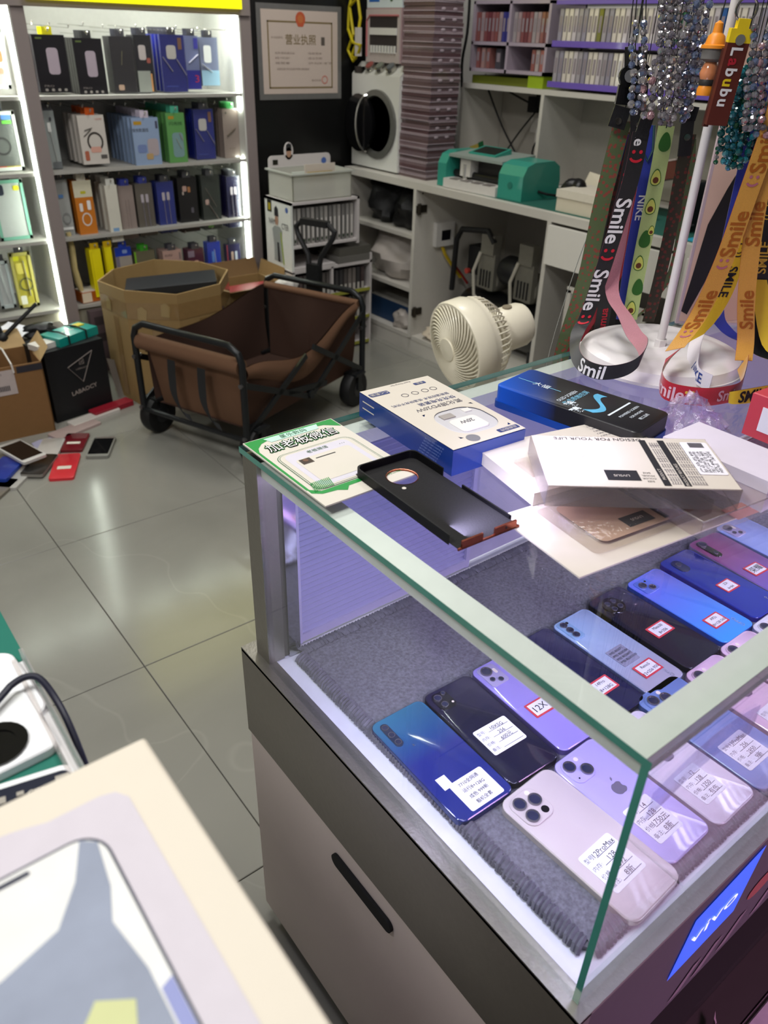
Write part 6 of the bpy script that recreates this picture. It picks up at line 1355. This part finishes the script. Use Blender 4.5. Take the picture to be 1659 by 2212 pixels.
wbag = blob('white_bag', 'small white crumpled bag behind the wagon handle', 'bag', (1.335, 2.64, .30), (.05, .045, .05), M('bag white', '#c9c5c0', .5, bump=.4, scale=50), 17)
wst = T('bag_carton', 'narrow carton under the small white crumpled bag', 'box', (1.335, 2.64, 0), 0); MB().box(-.045, -.04, 0, .045, .04, .299).build('carton', kraftd, wst)
# ------------------------------------------------------------------ left floor corner
bx1 = T('open_carton', 'brown cardboard box with white shipping label at the left edge', 'box', (.195, 2.675, 0), -3)
for a in ((-.115, -.095, .115, -.090), (-.115, .090, .115, .095), (-.115, -.095, -.110, .095), (.110, -.095, .115, .095)): MB().box(a[0], a[1], 0, a[2], a[3], .262).build('wall_panel', M('kraft brown', '#7d5a34', .75, var=.06), bx1)
MB().box(-.11, -.09, 0, .11, .09, .006).build('carton_floor', kraftd, bx1)
MB().add([(.113, -.09, .262), (.113, .09, .262), (.155, .08, .315), (.150, -.07, .300)], [(0, 1, 2, 3)]).build('flap', M('kraft pale', '#b09468', .7), bx1); MB().add([(-.11, .093, .262), (.11, .093, .262), (.10, .14, .315), (-.11, .14, .315)], [(0, 1, 2, 3)]).build('flap', M('kraft pale', '#b09468', .7), bx1)
o = MB().box(-.075, -.0965, .165, .020, -.0955, .252).build('shipping_label', M('label grey', '#b4a8a4', .6), bx1)
for k in range(10): MB().box(-.055+.0055*k, -.0972, .180, -.055+.0055*k+.003, -.0966, .198).build('barcode_bar', ink, o)
lettering('SHIP 0471', ink, o, (-.045, -.0972, .240), (90, 0, 0), .012)
MB().box(.03, -.0962, .235, .114, -.0955, .258).build('dark_tape', M('dark tape', '#2a2830', .3), bx1)
MB().tube([(.0, .085, .29), (.012, -.02, .30), (.018, -.096, .27), (.020, -.099, .24)], .003, 6).build('white_cord', M('cord white', '#cfcac4', .5), bx1)
bx2 = T('black_box', 'tall black box with silver triangle logo on the floor', 'box', (.425, 2.735, 0), 12)
MB().box(-.117, -.085, 0, .117, .085, .268).build('box_body', M('box black', '#131417', .5), bx2)
sil = M('silver print', '#a79c96', .35, .3)
tri = [(-.038, .195), (.066, .235), (.012, .128)]
for i in range(3):
    a, b_ = tri[i], tri[(i+1) % 3]; MB().obox((a[0], -.0856, a[1]), (b_[0], -.0856, b_[1]), .001, .006, up=(0, 1, 0)).build('logo_bar', sil, bx2)
lettering('ᴡ', sil, bx2, (.018, -.0858, .205), (90, 0, 0), .02, name='logo_bird'); lettering('LABROCY', sil, bx2, (.015, -.0858, .180), (90, 0, 0), .009, .045, name='logo_word')
lettering('LABAOCY', sil, bx2, (.012, -.0858, .098), (90, -6, 0), .022, .105, off=.02)
tlb = T('teal_box', 'teal flat box wrapped with black cord on the black box', 'box', (.455, 2.735, .2682), 24)
MB().box(-.085, -.05, 0, .095, .05, .03).build('carton', M('box teal', '#0f8f84', .4, coat=.3), tlb)
for x in (-.045, .035): MB().tube([(x, -.055, 0.002), (x, -.054, .033), (x+.004, .0, .036), (x, .053, .033)], .003, 6).build('black_cord', cordm, tlb)
MB().box(.04, .0, .03, .08, .03, .034).build('yellow_tag', M('tag yellow', '#c8b82a', .5), tlb); lettering('OPPO', white, tlb, (0, 0, .0305), size=.02)
swb = T('small_carton', 'small white box lying in front of the teal box', 'box', (.352, 2.690, .2682), 20); MB().box(-.045, -.028, 0, .045, .028, .02).build('carton', M('small white', '#d2cec8', .5), swb)
blob('cable_coil', 'black cable heap behind the small white box', 'cable', (.385, 2.835, .262), (.06, .03, .03), M('cable black', '#0d0d0f', .4, bump=1, scale=70), 21)
cbx = T('cable_box', 'low carton behind the black box under the cable heap', 'box', (.36, 2.885, 0), 0); MB().box(-.16, -.055, 0, .14, .09, .262).build('carton', M('dark carton', '#4a4038', .7), cbx)
for k, (x, y, rz, sx) in enumerate(((.26, 2.90, 20, .14), (.22, 2.86, -15, .11), (.30, 2.85, 40, .08))):
    o = MB().grid(lambda u, v: ((u-.5)*sx, (v-.5)*.10, .004*math.sin(u*6)+.01*u), 6, 4).build('paper_sheet', M('paper white', '#dcdce2', .6)); o.location = (x, y, .268+.012*k); o.rotation_euler = (R_(8), R_(-6), R_(rz)); tag(o, ('crumpled white paper sheet, largest on the low carton', 'white paper scrap nearest the left edge', 'small white paper beside the cable heap')[k], 'paper', 'papers on the low carton')
tr = T('tripod', 'small black tripod with splayed legs on the left cartons', 'tripod', (.245, 2.80, .272), 0)
for a in (((0, 0, .03), (-.03, .03, .24)), ((0, 0, .02), (.13, -.03, .13)), ((0, 0, .02), (-.12, .04, .035))): MB().cyl(a[0], a[1], .008, 8, .006).build('leg', bkp, tr, True)
MB().ball((0, 0, .02), .02, 10, 6).build('hub', bkp, tr, True)
# books and flat boxes on the floor
for (x, y, rz, w_, l_, h_, c, lab) in ((.455, 2.60, 15, .20, .05, .012, '#c8c2bc', 'thin white box lying in front of the black box'), (.535, 2.635, 14, .17, .05, .020, '#8e1628', 'dark red flat box by the black box corner'), (.36, 2.535, 18, .18, .07, .010, '#a89490', 'pale pink flat case lying by the brown box')):
    o = T('flat_box', lab, 'box', (x, y, 0), rz, 'flat boxes on the floor'); MB().prism(rrect(w_, l_, .006, 3), 0, h_, .001).build('carton', M('flat '+c, c, .45), o)
o = T('paper_sign', 'white paper tucked behind the dark red flat box', 'paper', (.60, 2.73, 0), 30); MB().add([(0, 0, 0), (.07, 0, 0), (.06, .03, .13), (0, .03, .16)], [(0, 1, 2, 3)]).build('sheet', M('paper grey2', '#9a948e', .7), o)
def floor_phone(lab, x, y, rz, w_, l_, h_, back, z=0, screen=None, stick=None, frame=None):
    t = T('loose_phone', lab, 'phone', (x, y, z), rz, 'old phones scattered on the floor')
    MB().prism(rrect(w_, l_, .009, 4), 0, h_-.001).build('body', M('fp '+(frame or back), frame or back, .35, .2), t, True); MB().prism(rrect(w_-.001, l_-.001, .0085, 4), h_-.001, h_, .0006).build('face', M('fpf '+back, back, .3, coat=.5), t, True)
    if screen: MB().plate(rect(-w_*.44, -l_*.40, w_*.44, l_*.40), h_+.0003).build('screen', M('dead screen', '#0c0c0e', .12, coat=.6), t)
    if stick: MB().plate(rect(-w_*.28, -l_*.14, w_*.28, -l_*.02), h_+.0003).build('white_sticker', white, t)
    return t
floor_phone('silver phone with dark screen lying apart on the floor', .384, 2.338, -31, .076, .150, .012, '#8a8a84', screen=True)
floor_phone('bright red phone with white sticker, nearest on the floor', .237, 2.270, -26.5, .078, .175, .010, '#d8323c', stick=True)
floor_phone('dark red phone beside the bright red one', .322, 2.428, -31, .080, .135, .010, '#6e1420', stick=True)
floor_phone('white framed phone with black screen on top of the pile', .142, 2.402, 14, .084, .172, .010, '#cfccc8', .028, screen=True)
floor_phone('black phone with silver edge under the white framed one', .170, 2.315, -38, .074, .145, .011, '#23211f', .006, frame='#8a8680')
floor_phone('white phone lying behind the white framed one', .235, 2.420, -30, .076, .150, .010, '#c4c0bc', .004)
floor_phone('royal blue phone at the left edge of the pile', .068, 2.340, -40, .080, .150, .012, '#1c3a9c', .012, frame='#2a48b0')
floor_phone('white phone under the royal blue one', .085, 2.290, -42, .078, .150, .010, '#b8b6b2', 0)
floor_phone('grey phone poking out lowest at the left edge', .010, 2.235, -45, .076, .150, .010, '#7d776c', 0)
o = MB().grid(lambda u, v: (.20+.16*u, 2.46+.05*v+.03*u, .003+.003*math.sin(u*9)), 6, 3).build('film_sheet', M('lilac sheet', '#a9a8c4', .3)); tag(o, 'pale lilac film sheet on the floor by the brown box', 'sheet')
# ------------------------------------------------------------------ white card rack stand by the black wall
rw = M('rack white', '#c9c3c2', .45, var=.02)
lr = T('card_rack', 'white lower rack with slim packs standing on the floor', 'rack', (1.402, 2.702, 0))
MB().box(0, 0, 0, .012, .20, .385).build('side_board', M('rack side', '#d0cac4', .45), lr); MB().box(.41, 0, 0, .42, .20, .42).build('side_board', rw, lr); MB().box(.20, 0, .02, .21, .19, .385).build('middle_board', rw, lr)
MB().box(0, 0, .378, .42, .20, .390).build('top_board', rw, lr); MB().box(0, .19, 0, .42, .20, .385).build('back_board', M('rack dark', '#3a3638', .6), lr)
for z in (.01, .13, .255): MB().box(.012, 0, z, .41, .19, z+.010).build('tier_board', rw, lr); MB().box(.012, -.003, z, .41, 0, z+.014).build('yellow_rail', M('rail yellow', '#9a9a3c', .5), lr)
MB().box(-.0006, .13, .28, 0, .19, .36).build('pink_print', M('pink print', '#c89aa0', .6), lr)
rg = random.Random(9)
for r_, z in enumerate((.142, .267)):
    for k in range(16):
        x = 1.418+.0235*k
        if 1.598 < x < 1.615: continue
        t = T('slim_pack', 'slim dark pack in the %s tier of the white rack' % ('middle', 'upper')[r_], 'package', (x, 2.712, z), 0, 'slim packs in the white rack')
        MB().box(0, 0, 0, .016, .16, .095).build('sleeve', pm(('#3b3a3c', '#55504e', '#2a2c26', '#4a3c3e', '#77706c')[rg.randrange(5)], .4), t); MB().box(.002, -.0005, 0, .014, 0, .03).build('white_foot', pm('#b8b4ae', .5), t)
ub = T('display_box', 'white printed display box of packs on the card rack', 'display box', (1.404, 2.704, .3905))
MB().box(0, 0, 0, .010, .215, .272).build('printed_side', M('print white', '#dfe2dc', .45), ub); MB().box(.335, 0, .08, .347, .215, .272).build('side_board', rw, ub)
MB().box(0, 0, .262, .347, .215, .272).build('top_board', rw, ub); MB().box(0, .205, 0, .347, .215, .27).build('back_board', M('rack dark', '#3a3638', .6), ub); MB().box(.01, 0, .09, .337, .205, .10).build('tier_board', rw, ub); MB().box(.01, 0, 0, .22, .205, .01).build('tier_board', rw, ub)
# printed figure and words on the side (faces -x)
def sp_(pts, m_, nm, o_=.0006): return MB().add([(-o_, p[0], p[1]) for p in pts], [tuple(range(len(pts)))]).build(nm, m_, ub)
blk_p, gry_p, skn_p, grn_p = M('print black', '#25262a', .5), M('print grey', '#9aa09c', .5), M('print skin', '#b08a72', .5), M('print lime', '#9ab04a', .5)
sp_(rect(.150, .215, .185, .262), M('badge black', '#1c1c12', .5), 'badge'); sp_(rect(.158, .222, .177, .250), M('badge yellow', '#b8a81e', .5), 'badge_mark', .0009); sp_(disc(.030, .240, .011), M('badge blue', '#4a66a8', .5), 'blue_badge')
lettering('NAM', blk_p, ub, (-.0008, .150, .180), (90, 0, -90), .034, .05); lettering('CTER', blk_p, ub, (-.0008, .045, .172), (90, 0, -90), .034, .055)
sp_([(.075, .02), (.142, .02), (.140, .08), (.150, .15), (.130, .165), (.088, .165), (.070, .15), (.080, .08)], gry_p, 'figure_suit', .0009)
sp_([(.092, .02), (.112, .02), (.114, .10), (.100, .10)], blk_p, 'figure_trousers', .0012); sp_([(.060, .015), (.070, .015), (.086, .14), (.078, .15)], grn_p, 'green_streak', .0012)
sp_(disc(.112, .190, .014, 14, .022), skn_p, 'figure_face', .0012); sp_([(.095, .205), (.129, .205), (.127, .235), (.112, .247), (.098, .235)], blk_p, 'figure_hair', .0014)
for k in range(14):
    t = T('slim_pack', 'slim white pack in the upper display box', 'package', (1.424+.0222*k, 2.716, .4910), 0, 'white packs in the display box')
    MB().box(0, 0, 0, .013, .16, .145).build('sleeve', pm(('#8f8d8a', '#a09c98', '#7a7876')[k % 3], .4), t); MB().box(.003, -.0005, .025, .010, 0, .10).build('spine_print', pm('#d0ccc8', .5), t); MB().box(.003, -.0006, .012, .010, 0, .022).build('green_mark', pm('#1f3a22', .5), t)
gt = T('grey_tray', 'grey flat trays stacked beside the display box', 'tray', (1.64, 2.705, .3905)); MB().box(.0, 0, 0, .18, .16, .028).build('lower_tray', M('tray grey2', '#6a6864', .4), gt); MB().box(.01, .004, .028, .178, .158, .064).build('upper_tray', M('tray grey3', '#57554f', .4), gt)
tubp = M_glass('milky tub', '#e2e2da', 1.2, .2, haze=.55)
tb_ = T('plastic_tub', 'milky plastic tub of papers on the display box', 'tub', (1.425, 2.715, .6630), 0)
for a in ((0, 0, .29, .004), (0, .186, .29, .190), (0, 0, .004, .19), (.286, 0, .29, .19)): MB().box(a[0], a[1], 0, a[2], a[3], .105).build('tub_wall', tubp, tb_)
MB().box(0, 0, 0, .29, .19, .004).build('tub_floor', tubp, tb_)
for a in ((-.01, -.01, .30, .0), (-.01, .19, .30, .20), (-.01, 0, 0, .19), (.29, 0, .30, .19)): MB().box(a[0], a[1], .100, a[2], a[3], .106).build('tub_rim', M('rim milky', '#cfd2ca', .3, trans=.3), tb_)
for k, (x, y, w_, h_, c, lab) in enumerate(((1.52, 2.77, .15, .125, '#c9bfb4', 'cream card standing in the plastic tub'), (1.52, 2.745, .12, .100, '#a8905a', 'ochre card standing at the front of the plastic tub'), (1.44, 2.74, .06, .105, '#ced4cc', 'folded white bag edge in the plastic tub'))):
    t = T('tub_card', lab, 'card', (x, y, .6672), 0, 'cards in the plastic tub'); MB().box(0, 0, 0, w_, .006, h_).build('card', pm(c, .6), t)
hd = T('header_card', 'white printed header card standing behind the plastic tub', 'sign', (1.43, 2.912, .6630))
MB().prism(rrect(.31, .15, .018, 4, .155, .075), 0, .004).build('board', rw, hd).rotation_euler = (R_(90), 0, 0)
MB().prism(disc(.10, .165, .022, 16, .034), 0, .004).build('figure_cutout', rw, hd).rotation_euler = (R_(90), 0, 0)
for pts, m_, nm in ((disc(.10, .160, .012, 14, .02), skn_p, 'figure_face'), ([(.086, .165), (.114, .165), (.112, .190), (.10, .195), (.088, .19)], blk_p, 'figure_hair'), (disc(.275, .12, .013), M('badge blue', '#4a66a8', .5), 'blue_badge'), (rect(.02, .115, .045, .135), M('badge black', '#1c1c12', .5), 'badge')):
    MB().add([(p[0], -.0048, p[1]) for p in pts], [tuple(range(len(pts)))]).build(nm, m_, hd)
# ------------------------------------------------------------------ cream fan
crm = M('fan cream', '#f1ead4', .4, coat=.15, var=.03)
fn_ = T('air_fan', 'cream air circulation fan with spiral grille behind the display case', 'fan', (.990, 1.168, 0), 0)
hd_m = Matrix.Translation((-.035, .0, .615)) @ Matrix.Rotation(R_(172), 4, 'Z') @ Matrix.Rotation(R_(9), 4, 'Y')
def fpart(mb, nm, m=crm, smooth=True):
    o = mb.build(nm, m, fn_, smooth); o.matrix_basis = hd_m; return o
RR = .108
fpart(MB().lathe([(RR-.006, .036), (RR, .036), (RR+.003, .030), (RR+.003, -.012), (RR, -.016), (RR-.004, -.034), (RR-.008, -.034), (RR-.006, .036)], 40, (0, 0, 0), 'x'), 'rim')
fpart(MB().lathe([(.030, .052), (.028, .058), (0, .060)], 24, (0, 0, 0), 'x'), 'front_hub')
def spiral(a0):
    pts = []
    for i in range(9):
        f = i/8; r = .028+(RR-.032)*f; a = a0+1.05*f**1.1; pts.append((.054-.020*f**2, r*math.cos(a), r*math.sin(a)))
    return pts
sme = MB(); P = spiral(0)
sme.tube(P, .0022, 4); sme_ = sme.mesh('grille_rib', crm, True)
for k in range(40):
    o = inst(sme_, 'grille_rib', fn_); o.matrix_basis = hd_m @ Matrix.Rotation(2*math.pi*k/40, 4, 'X')
bme = MB().tube([(-.030, RR-.004, 0), (-.055, RR-.010, 0), (-.078, RR-.030, 0), (-.082, .045, 0)], .0021, 4).mesh('rear_rib', crm, True)
for k in range(44):
    o = inst(bme, 'rear_rib', fn_); o.matrix_basis = hd_m @ Matrix.Rotation(2*math.pi*k/44, 4, 'X')
fpart(MB().lathe([(.050, -.075), (.055, -.082), (.055, -.160), (.050, -.173), (.030, -.180), (0, -.181)], 28, (0, 0, 0), 'x'), 'motor_housing')
ts = MB().cyl((-.125, .0, .050), (-.125, .0, .058), .012, 14); fpart(ts, 'oscillation_knob', M('knob cavity', '#8a7f6a', .5))
for k in range(5):
    m = MB(); m.grid(lambda u, v: (.012-.02*v+.01*(u-.5), (.02+.072*u)*math.cos(.9*v+.2*u), (.02+.072*u)*math.sin(.9*v+.2*u)), 5, 4); o = m.build('blade', M('blade cream', '#c9c0a6', .4), fn_, True); o.matrix_basis = hd_m @ Matrix.Rotation(2*math.pi*k/5, 4, 'X')
MB().cyl((.075, .01, .02), (.075, .01, .575), .016, 14).build('pole', crm, fn_, True)
MB().lathe([(.14, 0), (.14, .012), (.12, .022), (.03, .030), (.02, .04)], 28, (.075, .01, 0)).build('foot', crm, fn_, True)
# ------------------------------------------------------------------ black swivel chair and printed board
chr_ = T('swivel_chair', 'black swivel chair behind the case near the desk', 'chair', (1.52, .93, 0), 35)
MB().prism(rrect(.46, .46, .09, 6), .42, .50, .02).build('seat', bkp, chr_, True); MB().cyl((0, 0, .09), (0, 0, .42), .025, 12).build('column', M('chrome', '#b8b6b0', .15, .9), chr_)
bk = MB().prism(rrect(.44, .40, .09, 6), 0, .06, .015).build('backrest', bkp, chr_, True); bk.rotation_euler = (R_(82), 0, 0); bk.location = (0, .24, .78)
MB().obox((0, .20, .45), (0, .26, .70), .06, .02).build('back_bracket', bkp, chr_)
for k in range(5):
    a = 2*math.pi*k/5; l_ = MB().obox((0, 0, .09), (.27*math.cos(a), .27*math.sin(a), .07), .05, .03).build('leg', M('chrome', '#b8b6b0', .15, .9), chr_); MB().cyl((.27*math.cos(a), .27*math.sin(a)-.015, .03), (.27*math.cos(a), .27*math.sin(a)+.015, .03), .03, 12).build('caster', rub, l_)
bd = T('printed_board', 'tall board printed with skin tones and long black hair behind the lanyards', 'board', (.770, .513, ZT), -38.6)
MB().box(0, 0, 0, .27, .006, .38).build('panel', M('board edge', '#c9b4bc', .5), bd)
skn = M('print peach', '#e0bda8', .55, var=.05, scale=12); skd = M('print tan', '#cfa48e', .55, var=.05, scale=12); hair = M('print hair', '#161210', .5, var=.2, scale=80); shirt = M('print white', '#dcdce6', .55)
def bp_(pts, m_, nm, k): return MB().add([(p[0], -.0005-.0004*k, p[1]) for p in pts], [tuple(range(len(pts)))]).build(nm, m_, bd)
bp_([(.004, .004), (.266, .004), (.266, .376), (.004, .376)], skn, 'skin_print', 0)
bp_([(.004, .02), (.008, .066), (.014, .150), (.030, .20), (.048, .245), (.070, .30), (.090, .376), (.150, .376), (.105, .30), (.066, .225), (.050, .165), (.030, .066), (.014, .015)], hair, 'hair_print', 1)
bp_([(.018, .02), (.032, .055), (.056, .150), (.085, .215), (.10, .26), (.135, .30), (.20, .30), (.20, .02), (.05, .0045), (.022, .0045)], skd, 'arm_print', 2)
bp_([(.120, .376), (.165, .376), (.17, .30), (.12, .24), (.086, .195), (.100, .27)], shirt, 'shirt_print', 3)
bp_([(.058, .10), (.0605, .10), (.074, .15), (.090, .20), (.087, .201), (.071, .152)], M('print line', '#5a3a2e', .6), 'crease_print', 4)
MB().box(.05, .006, 0, .22, .07, .004).build('foot_plate', M('board edge', '#c9b4bc', .5), bd)
# ------------------------------------------------------------------ left counter and cream product box in the foreground
lt_ = T('repair_table', 'narrow repair table with green mat at the left foreground', 'table', (0, 0, 0))
MB().box(-1.15, -.14, .820, -.276, .62, .848).build('table_top', dw, lt_)
for x in (-1.10, -.34):
    for y in (-.10, .57): MB().box(x-.02, y-.02, 0, x+.02, y+.02, .82).build('leg', dw, lt_)
o = MB().box(-1.12, -.13, .848, -.2745, .60, .8505).build('green_mat', M('mat green2', '#0e6a5a', .6, var=.05)); tag(o, 'green work mat covering the left foreground table', 'mat')
shl = M('shell white', '#eef0f2', .25, coat=.5)
wsh = T('phone_shell', 'white phone shell with gold mark on the green mat', 'phone part', (-.317, .316, .8505), 4); MB().prism(rrect(.075, .080, .012, 6), 0, .006, .001).build('shell', shl, wsh, True); MB().plate(disc(.010, .014, .006, 10), .0064).build('gold_mark', M('gold mark2', '#a8781e', .3, .6), wsh)
cph = T('phone_case', 'white phone case with black ring inside a clear tray', 'phone case', (-.325, .275, .8505), 3)
MB().prism(rrect(.082, .066, .008, 5), 0, .007, .001).build('shell', shl, cph, True)
MB().lathe([(.019, .007), (.019, .0085), (.012, .0085), (.012, .0075), (0, .0075)], 24).build('black_ring', M('gloss black2', '#0a0a0a', .1, coat=1), cph, True).location = (.010, -.010, 0)
actr = T('clear_tray', 'clear acrylic strips along the right edge of the green mat', 'tray', (-.2768, .285, .8505), -.5)
MB().box(-.0015, -.075, 0, .0015, .062, .010).build('outer_strip', M_glass('acrylic', '#f4f0ee', 2.0, .05, haze=.2), actr); MB().box(-.0085, -.070, 0, -.006, .055, .008).build('inner_strip', M_glass('acrylic', '#f4f0ee', 2.0, .05, haze=.2), actr); MB().box(-.0060, -.072, 0, -.0015, .058, .0015).build('white_base', shl, actr)
o = MB().tube(cr([(-.35, .262, .862), (-.302, .300, .864), (-.292, .307, .865), (-.282, .308, .866), (-.275, .303, .864), (-.271, .288, .855), (-.270, .265, .845), (-.271, .235, .82), (-.272, .22, .76)], 4), .0024, 8).build('navy_cable', M('navy cable', '#14162c', .45), None, True); tag(o, 'dark navy cable looping over the edge of the green mat', 'cable')
scr = T('phone_screen', 'bare dark phone screen panel with white flex pads', 'phone part', (-.330, .208, .8505), -12)
MB().prism(rrect(.09, .055, .008, 5), 0, .006).build('white_bezel', shl, scr, True); MB().prism(rrect(.086, .048, .006, 5, 0, -.002), .006, .0075).build('dark_panel', M('panel navy', '#1c2030', .3), scr)
for x, y, w_, h_ in ((.034, .012, .008, .006), (-.008, .010, .014, .005), (.012, .012, .004, .003)): MB().prism(rect(x, y, x+w_, y+h_), .0075, .0082).build('solder_pad', M('pad silver', '#c8c2b8', .3, .6), scr)
lettering('GISES', white, scr, (.024, .012, .0078), size=.005)
stk_b = T('stacked_boxes', 'cartons under the cream product box on the table', 'box', (-.335, .0, .8506)); MB().box(-.066, -.115, 0, .066, .120, .068).build('carton', cmb, stk_b)
pbx = T('product_box', 'large cream product box with printed phone in the near foreground', 'box', (-.334, .003, .9188))
cream = M('cream box', '#dcd3c3', .5, var=.015)
MB().prism(rrect(.148, .256, .002, 3), 0, .0312, .0012).build('box_body', cream, pbx, True)
z = .0315
MB().plate([(-.054, -.125), (.054, -.125), (.054, .098), (.050, .104), (.043, .106), (.020, .106), (.010, .109), (.002, .1105), (-.008, .1105), (-.018, .108), (-.03, .106), (-.043, .106), (-.050, .104), (-.054, .098)], z).build('mauve_panel', M('panel mauve', '#cdc6cf', .5), pbx)
MB().plate(rrect(.075, .22, .014, 7, 0, -.020), z+.0003).build('phone_bezel', M('bezel dark', '#2e3246', .4), pbx); MB().plate(rrect(.0725, .2175, .013, 7, 0, -.020), z+.0005).build('phone_screen', M('screen white', '#e2e2e0', .4), pbx)
MB().plate(rrect(.013, .0022, .001, 3, 0, .0855), z+.0008).build('speaker_slot', M('bezel dark', '#2e3246', .4), pbx)
gp = M('picture grey', '#8d95a8', .5, var=.25, scale=30)
MB().plate([(-.036, .045), (-.015, .047), (.008, .054), (.020, .070), (.028, .088), (.034, .083), (.031, .060), (.026, .045), (.030, .020), (.030, -.02), (-.036, -.02)], z+.0007).build('picture_shape', gp, pbx)
MB().plate([(.0, .0), (.018, .0), (.022, .012), (.010, .020), (.002, .012)], z+.0009).build('picture_green', M('picture lime', '#c8cc94', .5), pbx)
MB().plate([(.030, -.1), (.036, -.1), (.036, .012), (.031, .010)], z+.0009).build('picture_blue', M('picture blue', '#8d94c8', .5), pbx)
lettering('0', M('brown print', '#a2745e', .5), pbx, (-.052, .095, z+.0003), size=.008)
